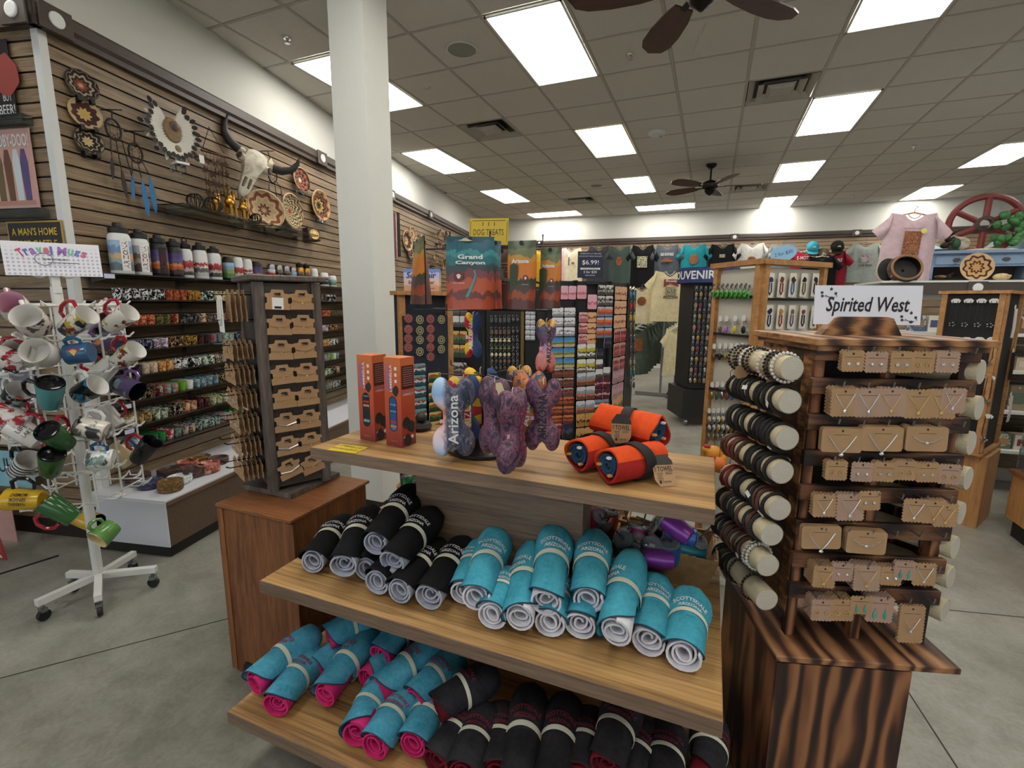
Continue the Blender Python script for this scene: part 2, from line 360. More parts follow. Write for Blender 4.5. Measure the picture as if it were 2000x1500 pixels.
# end face of that wall, turned to the front of the store
we = empty('wall_end'); struct(we, 'end of the slat wall facing the front, with tin signs')
E0 = lp(C0, 0, 0)
def ep(u, z, off=0): return E0 - WN*u - WU*off + V((0, 0, z))
def ew(px, py, off=0):
    q = onp(px, py, E0-WU*off, -WU); return (E0-q).dot(WN), q.z
b = MB(); b.add([ep(0, 0, .001), ep(2.4, 0, .001), ep(2.4, ZT, .001), ep(0, ZT, .001)], [(0, 1, 2, 3)]); b.obj('groove_backing', '2b2119', we)
slatwall(we, .02, 2.3, lambda u, z, o: ep(u, z, .002), frame(-WU, (0, 0, 1), -WN), .12, ZT)
b = MB(); b.prism([(0, 0), (.045, 0), (.045, .004), (.004, .004), (.004, .045), (0, .045)], ZT-.1)
m = frame(-WN, WU, (0, 0, 1)); m.translation = lp(C0, .1, 0)+WN*.019-WU*.019
o = struct(b.obj('trim_1', 'white_paint', None, m), 'white metal corner guard on the slat wall'); 
# brown crown trim with round medallions
def crown(name, A, B, out, up, lab, discs):
    d = (B-A); L = d.length; d.normalize(); b = MB(); b.prism([(0, 0), (.045, 0), (.045, .03), (.06, .05), (.06, .105), (.05, .12), (0, .12)], L)
    m = frame(out, (0, 0, 1), d); m.translation = A; o = struct(b.obj(name, 'trim_brown', None, m), lab)
    for s_ in discs:
        k = MB(); k.box((.066, .06, s_), (.014, .13, .17), bev=.004); j = k.obj('joint_block', 'trim_brown', o)
        k = MB(); k.lathe([(.04, 0), (.038, .006), (.03, .008), (.004, .008)], 18, T(.073, .06, s_) @ Ry(pi/2)); k.obj('medallion', 'white_card', j)
    return o
crown('trim_2', lp(C0-.06, ZT-.04, .01), lp(C0+L, ZT-.04, .01), WN, 1, 'dark brown crown trim along the left slat wall', [.1, 2.62, 4.35, 5.9])
crown('trim_3', ep(2.4, ZT-.04, .01), ep(-.06, ZT-.04, .01), -WU, 1, 'dark brown crown trim on the end of the slat wall', [2.36])
# back wall
wb = empty('wall_back'); struct(wb, 'back wall with pale brown slat panels below white drywall')
b = MB(); b.add([bp(-1, 0), bp(14, 0), bp(14, HC+.06), bp(-1, HC+.06)], [(0, 1, 2, 3)]); b.obj('drywall', 'drywall', wb)
b = MB(); b.add([bp(-1, .1, .002), bp(14, .1, .002), bp(14, 2.95, .002), bp(-1, 2.95, .002)], [(0, 1, 2, 3)]); b.obj('groove_backing', '54463a', wb)
wood('slat_pale', [(.28, '7a624b'), (.45, '9d8366'), (.58, 'b39a7c'), (.75, 'c7b092')], (9, 9, .4), 3.2, .5, rnd=40, fine=.45)
sv = MATS['slat_wood']; MATS['slat_wood'] = MATS['slat_pale']
slatwall(wb, -1, 12, lambda u, z, o: bp(u, z, .003), frame(BN, (0, 0, 1), BU), .12, 2.95); MATS['slat_wood'] = sv
crown('trim_4', bp(-.9, 2.87, .01), bp(12, 2.87, .01), BN, 1, 'dark brown crown trim along the back wall', [.95+.55, 1.1+.55, 5.1+.9, 7.35+.9])
# right and front closing walls (front has the shop windows)
b = MB(); b.box((12.6, 0, HC/2), (.1, 24, HC)); struct(b.obj('wall_right', 'drywall'), 'white side wall beyond the frame')
wf = empty('wall_front'); struct(wf, 'shop front with large window openings behind the camera')
b = MB(); b.box((4, -9, .2), (18, .15, .4)); b.box((4, -9, HC-.25), (18, .15, .5))
for x in (-5, -1.8, 1.4, 4.6, 7.8, 11, 12.6): b.box((x, -9, HC/2), (.25, .15, HC))
b.obj('window_wall', 'drywall', wf)
b = MB(); b.box((-5, -6, HC/2), (.1, 6.5, HC)); struct(b.obj('wall_side', 'drywall'), 'white side wall beyond the slat wall end')
# column
b = MB(); b.box((.683, -1.9, HC/2+.03), (.268, .24, HC+.06-.08), bev=.006); o = struct(b.obj('column', 'drywall'), 'square white column')
b = MB(); b.box((.683, -1.9, .045), (.28, .252, .09)); b.obj('baseboard', '1c1a18', o)
# ---------------------------------------------------------------- three-tier display table
def zebra(name, ax):
    s_ = [10, 10, 10]; s_[ax] = .28
    t = NT(name, .42); v = t.coord('Object', tuple(s_), 6); a = t.noise(v, 2.2, 5, .62, .5); f = t.noise(v, 15, 4, .6)
    x = t.math('ADD', t.math('MULTIPLY', a, .62), t.math('MULTIPLY', f, .38))
    return t.out(t.ramp(x, [(.3, '553f2a'), (.42, '84643f'), (.52, 'ac8552'), (.63, 'c39d6a'), (.75, 'd6b484')]), x, .1, .002)
zebra('walnut', 0); wood('walnut_dark', [(.3, '4c3c30'), (.5, '77614f'), (.7, '8f7a66')], (.4, 9, 9), 3, .45, fine=.45)
tb = empty('display_table', T(2.298, -3.25, 0)); ZM, ZP, ZB = .62, 1.01, .25
def zm(z): return 1.5-.88*(1.5-z)
def zt(z): return 1.5-.875*(1.5-z)
for nm, w_, d_, z in (('shelf', 1.276, .43, ZP), ('shelf', 1.36, .835, ZM), ('shelf', 1.4, 1.1, ZB)):
    b = MB(); b.box((0, 0, z-.02), (w_, d_, .04), bev=.002); o = b.obj(nm, 'walnut', tb)
    for sy in (-1, 1): b = MB(); b.box((0, sy*(d_/2+.0015), z-.02), (w_, .003, .039)); b.obj('edge_band', 'walnut_dark', o)
b = MB(); b.box((-.025, 0, .795), (.6, .11, .349)); b.obj('centre_panel', 'walnut_dark', tb)
b = MB(); b.box((0, .05, .415), (1.15, .11, .329)); b.obj('centre_panel', 'walnut_dark', tb)
b = MB(); b.box((0, 0, .105), (1.15, .6, .209)); b.obj('plinth', '2a201a', tb)
tag(tb, 'three-tier brown wood display table stacked with caps, towels and dog toys', 'table')
# ---------------------------------------------------------------- caps rolled round folded tees
rib('teal_cloth', '318aa0', '54b2c6'); rib('black_cloth', '0a0a0b', '17171a'); rib('blue_cloth', '2f7f9c', '5fb0c8'); rib('charcoal_cloth', '1d1c1f', '36353a')
rib('white_tee', 'c9c8d2', 'e8e7ee', 40); rib('gray_tee', '9297a6', 'bfc3cf', 40); rib('pink_tee', 'b81c5c', 'e2387f', 40); rib('maroon_tee', '4c0f1c', '7d1d2c', 40)
flat('paper_band', 'dcdac6', .8); flat('thread_white', 'dcdde0', .8); flat('thread_maroon', '7c2236', .8); flat('thread_red', '9d2b55', .8); flat('brim_edge', '17384a', .8)
LC = .27
def crown_r(t):     # cross-section half width / half height along the roll (t: 0 front .. 1 crown end)
    ks = [(.28, .050, .050), (.4, .055, .054), (.55, .064, .058), (.7, .067, .057), (.82, .063, .053), (.91, .052, .045), (.97, .032, .03), (1, .006, .006)]
    for (a, x0, z0), (b_, x1, z1) in zip(ks, ks[1:]):
        if t <= b_: k = (t-a)/(b_-a); return x0+(x1-x0)*k, z0+(z1-z0)*k
    return ks[-1][1:]
def cap_proto(cloth, tee, thread, seed, edge):
    t = empty('cap_roll'); rn = random.Random(seed)
    b = MB()   # folded tee: a spiral of cloth
    N = 54; turns = 3.1
    def sp(u, v):
        a = u*turns*2*pi; r = .008+.036*u+.002*math.sin(a*2.3+seed); return (r*math.cos(a), -.014+.006*math.sin(u*9+seed)+.02*(1-u)*(1-v)+v*.14, r*math.sin(a))
    b.sheet(sp, N, 1, th=.006); b.obj('folded_tee', tee, t, smooth=True)
    b = MB()
    def cr(u, v):
        tt = .28+.72*v; rx, rz = crown_r(tt); a = u*2*pi; p = V((rx*math.sin(a), LC*tt, rz*math.cos(a)))
        n = NZ.noise(p*16+V((seed*3.1, seed, 0)))*.009*math.sin(pi*min(1, v*1.4+.1)) + .0018*math.sin(a*6)*v
        s_ = 1+n/max(rx, .02); return (p.x*s_, p.y, p.z*s_-.004*v)
    b.sheet(cr, 26, 16); b.obj('crown', cloth, t, smooth=1.2)
    b = MB()
    def br(u, v):
        a = (u-.5)*2*2.0; y0 = -.016+.05*(abs(a)/2.0)**2.2+.004*math.sin(seed+a*2); return (.0545*math.sin(a)*(1+.02*math.sin(seed)), y0+(LC*.38-y0)*v, .0525*math.cos(a))
    b.sheet(br, 22, 5, th=.0035); o = b.obj('brim', cloth, t, smooth=1.0)
    b = MB(); b.tube([V(br(i/22, 0))+V((0, -.001, -.002)) for i in range(23)], .0022, 4); b.obj('brim_piping', edge, o)
    b = MB()
    def bd(u, v):
        a = u*2*pi; return (.0575*math.sin(a), LC*.35+.015*v+.008*math.cos(a), .056*math.cos(a))
    b.sheet(bd, 28, 1, th=-.0012); b.obj('paper_band', 'paper_band', t, smooth=1.0)
    def wr(y0):
        def f(x, y):
            tt = (y0+y)/LC; rx, rz = crown_r(tt); a = x/(rx*.98); p = V((rx*math.sin(a), y0+y, rz*math.cos(a)))
            n = NZ.noise(p*16+V((seed*3.1, seed, 0)))*.009*math.sin(pi*min(1, (tt-.28)/.72*1.4+.1))+.0025
            s_ = 1+n/max(rx, .02); return (p.x*s_, p.y, p.z*s_-.004*(tt-.28)/.72+.0012)
        return f
    text('SCOTTSDALE', thread, .108, t, None, h=.025, wrap=wr(LC*.57), arc=.75, bold=.035); text('ARIZONA', thread, .072, t, None, h=.0125, wrap=wr(LC*.48), bold=.035)
    b = MB(); b.sph((0, LC*.985, .004), (.007, .005, .007), 8, 5); b.obj('button', cloth, t)
    return t
CAPS = {}
for k, a in (('teal', ('teal_cloth', 'white_tee', 'thread_white', 'brim_edge')), ('black', ('black_cloth', 'gray_tee', 'thread_white', 'black_cloth')),
             ('blue', ('blue_cloth', 'pink_tee', 'thread_red', 'brim_edge')), ('charcoal', ('charcoal_cloth', 'maroon_tee', 'thread_maroon', 'charcoal_cloth'))):
    CAPS[k] = [cap_proto(a[0], a[1], a[2], s_, a[3]) for s_ in (1, 4, 8)]
CU = {k: [0, 0, 0] for k in CAPS}
def cap(kind, z0, f, bk, lev, lab, roll=0.0, lmax=.33):
    zr = z0+.0465+lev*.066
    A, B = pz(*f, zr), pz(*bk, zr+.008); d = B-A; L = max(.2, min(lmax, d.length*1.12)); v_ = sum(CU[kind]) % 3
    m = T(*A) @ Rz(math.atan2(-d.x, d.y)) @ Rx(.03+.11*min(lev, 1)) @ Ry(roll) @ S(.88, L/LC, .88)
    p = CAPS[kind][v_]
    if CU[kind][v_] == 0: p.matrix_basis = m; o = p
    else: o = dup(p, m)
    CU[kind][v_] += 1
    col_ = {'teal': 'teal', 'black': 'black', 'blue': 'blue', 'charcoal': 'charcoal grey'}[kind]; tee = {'teal': 'white', 'black': 'grey', 'blue': 'pink', 'charcoal': 'maroon'}[kind]
    tag(o, f'{col_} cap with {tee} tee, {lab}', 'cap', {'teal': 'teal caps on the middle shelf', 'black': 'black caps on the middle shelf', 'blue': 'blue caps on the bottom shelf', 'charcoal': 'charcoal caps on the bottom shelf'}[kind])
def c7(x, y): return 880+x/3.704, 1000+y/3.704
def c6(x, y): return 580+x/4.762, 930+y/4.762
def c8(x, y): return 430+x/3.774, 1180+y/3.774
def c9(x, y): return 800+x/3.125, 1250+y/3.125
MS, BS = ZM, ZB
for f, bk, lev, lab, ro in (
    ((185, 600), (375, 130), .55, 'tall one at the left end, leaning on the white-edged one', .25), ((100, 560), (210, 260), 0, 'half hidden at the far left end of the teal row', -.3), ((300, 735), (440, 480), 0, 'low one second from the left of the teal row', .1),
    ((500, 745), (590, 300), .35, 'twisted with its white tee showing along one side', -.7), ((690, 620), (790, 110), 1, 'topmost and farthest back of the teal pile', .2), ((715, 790), (800, 520), 0, 'low one under the tallest teal cap', .0),
    ((990, 620), (1040, 250), .9, 'upright one in the middle of the teal pile', .05), ((935, 800), (1000, 560), 0, 'low one with a big spiral roll in the middle', -.15), ((1120, 660), (1150, 450), 0, 'almost hidden in the gap behind the crumpled one', 0),
    ((1195, 850), (1310, 330), .55, 'crumpled with its back strap showing', -.9), ((1430, 910), (1490, 520), 0, 'second from the right with a wrinkled tee', .25), ((1680, 1020), (1740, 620), 0, 'standing apart at the right end', .1)):
    cap('teal', MS, c7(*f), c7(*bk), lev, lab, ro)
for f, bk, lev, lab, ro in (
    ((150, 780), (450, 430), 0, 'leftmost of the black caps', 0), ((440, 800), (720, 330), .5, 'wide brim second from the left', -.1), ((740, 600), (1110, 200), 1.5, 'highest on top of the black pile', .1),
    ((650, 850), (880, 580), 0, 'buried with only the printed tee showing', .6), ((900, 770), (1260, 430), 1, 'upper one behind the two front black caps', .05), ((750, 970), (980, 740), 0, 'low one under the upper black cap', .3),
    ((960, 1050), (1320, 660), 0, 'second from the right of the black caps', 0), ((1240, 1090), (1560, 640), 0, 'rightmost of the black caps', .05)):
    cap('black', MS, c6(*f), c6(*bk), lev, lab, ro)
for f, bk, lev, lab, ro in (
    ((260, 570), (680, 240), .5, 'lying across the left end of the bottom shelf', -.5), ((420, 720), (690, 360), 0, 'front one at the left end of the bottom shelf', 0), ((780, 650), (1100, 240), .3, 'with its brim opened wide', -.7), ((810, 240), (1010, 140), 1.1, 'highest one tucked under the shelf at the left', 0),
    ((1190, 360), (1340, 200), 1.1, 'highest one tucked under the shelf in the middle', 0), ((1190, 620), (1600, 330), .7, 'lying over the lettered pink tee', -.4), ((1440, 690), (1720, 440), .6, 'beside the first charcoal cap', 0), ((1000, 940), (1160, 640), 0, 'open-sided one in the front row', -1.2),
    ((1140, 1030), (1360, 700), 0, 'middle one of the front row', .05), ((1420, 1020), (1570, 740), 0, 'right one of the front row next to the charcoal caps', 0), ((1100, 540), (1260, 380), .2, 'crushed flat with a pink tee lettered in white', 1.5), ((720, 470), (900, 320), 0, 'squeezed between two bigger caps at the left', .3)):
    cap('blue', BS, c8(*f), c8(*bk), lev, lab, ro)
for f, bk, lev, lab, ro in (
    ((180, 410), (500, 230), 1, 'lying on top at the left of the charcoal row', -.3), ((170, 730), (340, 500), 0, 'leftmost one in the front of the charcoal row', 0), ((330, 800), (470, 440), .2, 'second in the charcoal row', 0), ((530, 790), (560, 460), 0, 'sunk between two taller charcoal caps', 0), ((650, 860), (740, 340), .25, 'tall one with a tuft at its tip', 0),
    ((860, 860), (960, 390), .2, 'tall one in the middle of the charcoal row', 0), ((1040, 810), (1110, 480), 0, 'low one right of the middle', 0), ((1200, 750), (1320, 380), .9, 'raised one on top at the right', .1), ((1340, 870), (1420, 560), 0, 'behind the raised one', 0), ((1540, 900), (1570, 620), 0, 'second from the right end', 0), ((1800, 830), (1840, 560), 0, 'last at the right end with a lettered tee', 1.1)):
    cap('charcoal', BS, c9(*f), c9(*bk), lev, lab, ro)
t = NT('tee_print', .8); t.out('d8d4dc')
o = [x for x in bpy.data.objects if 'lettered in white' in str(x.get('label', ''))][0]
text('NA', 'thread_white', .05, o, T(.058, .1, 0) @ Ry(pi/2) @ Rz(-pi/2), bold=.03)
# ---------------------------------------------------------------- umbrella boxes and price note
t = NT('box_orange', .45); y = t.n('SeparateXYZ', {0: t.coord('Generated')}).outputs[2]; t.out(t.ramp(y, [(0, '7c2c30'), (.3, 'b04a31'), (.6, 'c2562f'), (1, 'd0703a')]))
land('umb_dark', [(0, '1c2026'), (.12, '77a0b4'), (.2, '1a1c22'), (.5, '26282e'), (.6, 'c89a70'), (.66, '23252b'), (.72, 'a0303a'), (.78, '1c2026'), (.9, '5b86a0'), (.94, '1c2026')], ax=1, amp=.06, scale=9, rnd=0)
land('umb_blue', [(0, '3f77a8'), (.1, 'c8845a'), (.16, '2a5d92'), (.24, 'b03040'), (.3, '274f86'), (.5, '274f86'), (.56, '5b9cc6'), (.6, '214579'), (.75, '5590bd'), (.8, '26528c')], ax=1, amp=.06, scale=9, rnd=0)
flat('panel_maroon', '4c1a1a', .5); flat('letter_blue', '6d7fd8', .5); flat('gold', 'b99046', .35, .6)
def capsule(w_, h_, n=8): return [(w_/2*math.cos(a), h_/2-w_/2+w_/2*math.sin(a)) for a in [pi*i/n for i in range(n+1)]]+[(w_/2*math.cos(a), -h_/2+w_/2+w_/2*math.sin(a)) for a in [pi+pi*i/n for i in range(n+1)]]
def blob(n, r, seed, k=.2): rn = random.Random(seed); return [((r*(1+rn.uniform(-k, k)))*math.cos(2*pi*i/n), (r*(1+rn.uniform(-k, k)))*math.sin(2*pi*i/n)) for i in range(n)]
def umbrella_box(A, B, h, sleeve, lab):
    w_ = (B-A).length; d = (B-A).normalized(); m = frame(d, (-d.y, d.x, 0), (0, 0, 1)); m.translation = A; t = empty('umbrella_box', m)
    b = MB(); b.box((w_/2, .034, h/2), (w_, .068, h), bev=.0008); b.obj('carton', 'box_orange', t)
    F = T(w_/2, -.0006, h/2) @ Rx(pi/2); b = MB(); b.prism(capsule(w_*.46, h*.4), .0006); o = b.obj('window_edge', 'black', t, F @ T(0, -h*.13))
    b = MB(); b.prism(capsule(w_*.38, h*.38), .0007); b.obj('umbrella_sleeve', sleeve, o, T(.001, 0, .0003))
    V_ = F @ T(0, h*.27) @ Rz(pi/2)
    text('WINDPROOF', 'letter_blue', h*.3, t, V_ @ T(0, w_*.27, .0006), h=w_*.16, bold=.03); text('UMBRELLA', 'white_card', h*.3, t, V_ @ T(0, w_*.08, .0006), h=w_*.14, bold=.03)
    for k in range(3): b = MB(); b.box((w_*.22, h*(.38-.07*k), 0), (w_*.13, h*.035, .0006)); b.obj('icon', 'white_card', t, F)
    b = MB(); b.prism(blob(9, w_*.17, 5), .001); b.obj('canopy_print', '262629', t, F @ T(w_*.2, h*.13, .0002) @ S(1, 1.4, 1))
    text('VIENTO', 'gold', w_*.45, t, F @ T(0, -h*.44, .0006))
    G = T(w_+.0006, .034, h/2) @ frame((0, 1, 0), (0, 0, 1), (1, 0, 0))
    b = MB(); b.box((0, h*.28, 0), (.058, h*.26, .0006)); b.obj('text_panel', 'panel_maroon', t, G)
    for k in range(9): b = MB(); b.box((0, h*(.385-.024*k), .0005), (.046, h*.006, .0004)); b.obj('print_line', 'b78a80', t, G)
    text('COMPACT', 'letter_blue', .05, t, G @ T(0, h*.115, .0006)); text('UMBRELLA', 'white_card', .05, t, G @ T(0, h*.09, .0006))
    for k, (x, y) in enumerate(((-.012, -.08), (.012, -.1), (-.008, -.15))): b = MB(); b.prism(blob(9, .018, k), .001); b.obj('canopy_print', '2a2828', t, G @ T(x, h*y/.35+.0, .0002) @ S(1, 1.2, 1))
    for x in (-.02, .015): b = MB(); b.prism(blob(7, .007, 3), .0006); b.obj('icon', 'white_card', t, G @ T(x, -h*.4, .0002))
    return tag(t, lab, 'box', 'umbrella boxes on the top shelf')
q = pz(704, 858, ZP); umbrella_box(q, q+V((.072, -.008, 0)), .308, 'umb_dark', 'orange umbrella carton with a dark patterned sleeve, next to the column')
q = pz(755, 868, ZP); umbrella_box(q, q+V((.074, -.011, 0)), .307, 'umb_blue', 'orange umbrella carton with a blue sleeve, in front of its twin')
flat('note_yellow', 'd8bd2e', .8); flat('ink_brown', '4a3a14', .8)
P = [pz(*q, ZP+.0005) for q in ((639, 879), (665, 868), (720, 874), (694, 886))]; b = MB(); b.add(P+[p+V((0, 0, .0015)) for p in P], [(0, 1, 2, 3), (7, 6, 5, 4), (0, 4, 5, 1), (1, 5, 6, 2), (2, 6, 7, 3), (3, 7, 4, 0)]); o = b.obj('price_note', 'note_yellow')
c_ = sum(P, V())/4; m = T(c_.x, c_.y, c_.z+.002)
text('UMBRELLAS', 'ink_brown', .1, o, m @ T(0, .018) , h=.014); text('REG $20 NOW $15', 'ink_brown', .105, o, m @ T(0, -.012), h=.016); tag(o, 'yellow handwritten price note taped on the top shelf by the cartons', 'note')
# ---------------------------------------------------------------- orange towel rolls
rib('towel_orange', 'c8401a', 'e85a24', 60); rib('towel_red', '8e1f1c', 'b02c26', 60); rib('towel_blue', '1d3a52', '2f5370', 60); flat('strap_black', '171719', .8, var=.01)
def towel(A, B, rz, lab, endside=0):
    d = B-A; L = d.length; m = T(*A) @ Rz(math.atan2(-d.x, d.y)); t = empty('towel_roll', m); R_ = .049
    def body(a0, a1):
        def f(u, v):
            a = a0+(a1-a0)*u; r = R_*(1+.06*math.sin(3*a+1)+.03*NZ.noise(V((math.cos(a)*2, v*5, math.sin(a)*2)))); return (r*math.sin(a)*1.05, L*v+.008*math.sin(a*2), r*math.cos(a)*.95)
        return f
    b = MB(); b.sheet(body(-1.9, 1.1), 18, 8, th=.006); b.obj('orange_side', 'towel_orange', t, smooth=1.0)
    b = MB(); b.sheet(body(1.1, 2*pi-1.9), 18, 8, th=.006); b.obj('red_side', 'towel_red', t, smooth=1.0)
    b = MB()
    def sp(u, v):
        a = u*2.6*2*pi; r = .004+.026*u; return (r*math.cos(a)*1.05, .004+v*(L-.008), r*math.sin(a)*.95)
    b.sheet(sp, 44, 1, th=.008); b.obj('blue_lining', 'towel_blue', t, smooth=1.0)
    for k in range(3):
        a = k*2.1+.4; b = MB(); b.box((.03*math.sin(a), (0 if not endside else L), .028*math.cos(a)), (.01, .012, .006)); b.obj('stitch_tab', 'd9a04a' if k else 'white_card', t)
    b = MB()
    def st(u, v): a = u*2*pi; return (R_*1.13*math.sin(a), L*.42+.035*v+.02*math.sin(a), R_*1.06*math.cos(a))
    b.sheet(st, 26, 1, th=-.003); b.obj('strap', 'strap_black', t, smooth=1.0)
    return tag(t, lab, 'towel', 'rolled orange towels')
zb = ZP+.05
towel(pz(1126, 889, zb), pz(1126, 889, zb)+V((.09, .15, 0)), 0, 'orange and red towel roll lying at the left of the towel pile')
towel(pz(1184, 910, zb), pz(1184, 910, zb)+V((.115, .135, 0)), 0, 'orange and red towel roll at the front of the towel pile with a leaning tag')
A = pz(1165, 820, ZP+.125)+V((0, .06, 0)); towel(pz(1284, 840, ZP+.118)+V((.01, -.02, 0)), A, 0, 'orange towel roll resting on top of the two others', 0)
def towel_tag(m, lab, hook):
    t = empty('paper_tag', m); b = MB(); w_, h_ = .028, .088
    b.prism([(-w_*.6, 0), (w_*.6, 0), (w_, .02), (w_, h_-.02), (w_*.5, h_), (-w_*.5, h_), (-w_, h_-.02), (-w_, .02)], .0012); b.obj('card', 'kraft', t)
    b = MB(); b.prism([(w_, h_-.02), (w_*.5, h_), (-w_*.5, h_), (-w_, h_-.02), (-w_, h_-.028), (w_, h_-.03)], .0016); b.obj('dark_top', '2c2824', t, T(0, 0, .0002))
    text('TOWEL', 'ink', .042, t, T(.004, h_-.04, .0022), bold=.02, h=.014); text('THE', 'ink', .013, t, T(-.0225, h_-.04, .0022) @ Rz(pi/2), bold=.02)
    for k in range(5): b = MB(); b.box((-.012, .036-.0045*k, .0015), (.016-.002*(k % 3), .0012, .0006)); b.obj('print_line', 'ink', t)
    for k in range(2): b = MB(); b.box((.013, .038-.0045*k, .0015), (.018, .0012, .0006)); b.obj('print_line', 'ink', t)
    text('LODGE', 'ink', .022, t, T(.004, .012, .0022), bold=.02); b = MB(); b.prism([(-.004, 0), (0, -.006), (.004, 0), (0, .006)], .0006); b.obj('logo', 'ink', t, T(-.014, .012, .0016))
    return tag(t, lab, 'tag')
q = pz(1225, 832, ZP+.12); q = onp(1213, 866, q+V((0, -.075, 0)), (0, 1, 0)); towel_tag(T(*q) @ Rz(.15) @ Rx(pi/2-.02) @ Rz(.03), 'kraft paper towel tag hanging on the topmost roll', 0)
q = pz(1302, 950, ZP+.002); towel_tag(T(*q) @ Rz(.35) @ Rx(1.0) @ Rz(.1), 'kraft paper towel tag leaning on the table edge', 0)
# ---------------------------------------------------------------- baskets of lidded tumblers on the middle shelf
t = NT('wicker', .7); v = t.coord('Object', (1, 1, 1)); wv = t.n('TexWave', {'Vector': v, 'Scale': 120, 'Distortion': 4, 'Detail': 2}, bands_direction='Z').outputs['Fac']; n = t.noise(v, 30, 2)
t.out(t.ramp(t.math('ADD', t.math('MULTIPLY', wv, .6), t.math('MULTIPLY', n, .4)), [(.25, '6e4c28'), (.5, 'a87e4c'), (.8, 'cda875')]), wv, .8, .004)
def basket(m, w_, d_, h_, lab, fl=1.22):
    t = empty('wicker_basket', m); b = MB()
    prof = [(1, 0), (1+.5*(fl-1), h_*.5), (fl, h_), (fl-.08, h_), (.94, .012)]
    vs = []; fs = []
    out = [(-w_/2, -d_/2), (w_/2, -d_/2), (w_/2, d_/2), (-w_/2, d_/2)]; ring = []
    for i in range(4):
        a, c = V(out[i]), V(out[(i+1) % 4])
        for k in range(6): ring.append(a.lerp(c, k/6))
    n = len(ring)
    for s_, z in prof:
        for p in ring: vs.append((p.x*s_, p.y*s_, z+.006*math.sin(p.x*40)*(z > .05)))
    for r in range(len(prof)-1):
        for i in range(n): j = (i+1) % n; fs.append((r*n+i, r*n+j, r*n+n+j, r*n+n+i))
    fs += [tuple(range(n))[::-1], tuple(range((len(prof)-1)*n, len(prof)*n))]
    b.add(vs, fs); b.obj('woven_body', 'wicker', t)
    for k in range(2): b = MB(); b.tube([(p.x*(fl-.02), p.y*(fl-.02), h_+.004+k*.007+.005*math.sin(p.x*40)) for p in ring], .0055, 5, closed=True); b.obj('rim_braid', 'wicker', t)
    return tag(t, lab, 'basket', 'wicker baskets on the middle shelf')
flat('tumb_blue', '2f62a8', .3, .3); flat('tumb_teal', '0f5c66', .3, .3); flat('tumb_purple', '8a3f9e', .3, .3); flat('tumb_magenta', 'a01d62', .3, .3); flat('tumb_red', '7c1626', .3, .3); flat('tumb_navy', '23284f', .3, .3); flat('tumb_black', '19191c', .3, .3); flat('tumb_green', '1d6a3a', .3, .3); flat('tumb_orange', '8e3a12', .3, .3); flat('steel', '8d8f92', .25, .9)
TUM = {}
def tumbler(p, d, c, lab, sc_=1.0, grp='lidded tumblers in the baskets'):
    if c not in TUM:
        t = empty('tumbler'); b = MB(); b.lathe([(.026, -.115), (.034, -.11), (.041, -.07), (.04, -.03), (.035, -.004)], 16); b.obj('cup', 'tumb_'+c, t, smooth=True)
        b = MB(); b.lathe([(.0345, -.004), (.0375, -.002), (.0375, .008), (.033, .011), (.031, .006), (.004, .006)], 16); b.obj('lid', 'lid_clear', t, smooth=True)
        b = MB(); b.box((0, 0, .012), (.02, .012, .006)); b.obj('slide', 'steel', t)
        b = MB(); b.tube([(.012, 0, -.05), (.014, 0, .02), (.02, .004, .075)], .0032, 6); b.obj('straw', 'steel' if c in ('blue', 'purple', 'red') else 'black', t); TUM[c] = [t, 0]
    t, n = TUM[c]; z = V(d).normalized(); m = axm(p, z) @ Rz(RN.uniform(0, 6)) @ S(sc_, sc_, sc_)
    if n == 0: t.matrix_basis = m; o = t
    else: o = dup(t, m)
    TUM[c][1] += 1; return tag(o, lab, 'tumbler', grp)
glassy('lid_clear', 'dfe5e8', .08, .8, 1.2)
basket(T(2.803, -3.077, ZM+.001) @ Rz(.03) @ S(.88, .88, .88), .3, .2, .11, 'flared wicker basket full of lidded tumblers at the right of the middle shelf')
for px, py, z, c, d, lab in ((1217, 1053, .665, 'teal', (-.2, -.6, .7), 'dark teal tumbler at the left front of the basket'), (1228, 1035, .67, 'black', (-.3, .1, .9), 'black tumbler standing at the back left of the basket'), (1246, 1057, .66, 'navy', (.1, -.8, .55), 'navy tumbler lying beside the teal one in the basket'),
    (1249, 1030, .69, 'magenta', (.05, .3, .95), 'magenta tumbler upright behind the clear lids'), (1274, 1065, .66, 'purple', (.05, -.9, .45), 'purple tumbler with a large clear lid facing the front'), (1280, 1024, .7, 'black', (-.9, -.2, .4), 'black tumbler on its side at the back'),
    (1297, 1013, .735, 'purple', (-.75, .2, .35), 'bright purple tumbler stacked on top'), (1308, 1060, .67, 'blue', (-.05, -.45, .88), 'blue tumbler standing at the front centre'), (1300, 1036, .69, 'blue', (-1, -.05, .12), 'blue tumbler lying sideways on the pile'),
    (1318, 1066, .64, 'teal', (-.9, -.3, .2), 'green-teal tumbler lying under the blue one'), (1364, 1056, .665, 'red', (.55, -.3, .75), 'dark red tumbler with a white-rimmed lid at the right end'), (1236, 1076, .63, 'black', (.2, -.9, .1), 'black tumbler low at the front left'), (1255, 1086, .62, 'purple', (-.9, -.2, .05), 'purple tumbler low behind the caps')):
    tumbler(pz(px, py, zm(z)), d, c, lab, .81)
basket(T(2.565, -2.953, ZM+.001) @ Rz(.03) @ S(.88, .88, .88), .2, .16, .12, 'small deep wicker basket behind the table panel', 1.15)
for px, py, z, c, d, lab in ((1172, 1008, .69, 'magenta', (.6, -.4, .5), 'magenta tumbler in the small basket'), (1192, 1000, .69, 'orange', (.1, .2, .9), 'amber orange tumbler in the small basket'), (1178, 1022, .66, 'red', (.3, -.6, .6), 'red tumbler low in the small basket')): tumbler(pz(px, py, zm(z)), d, c, lab, .81)
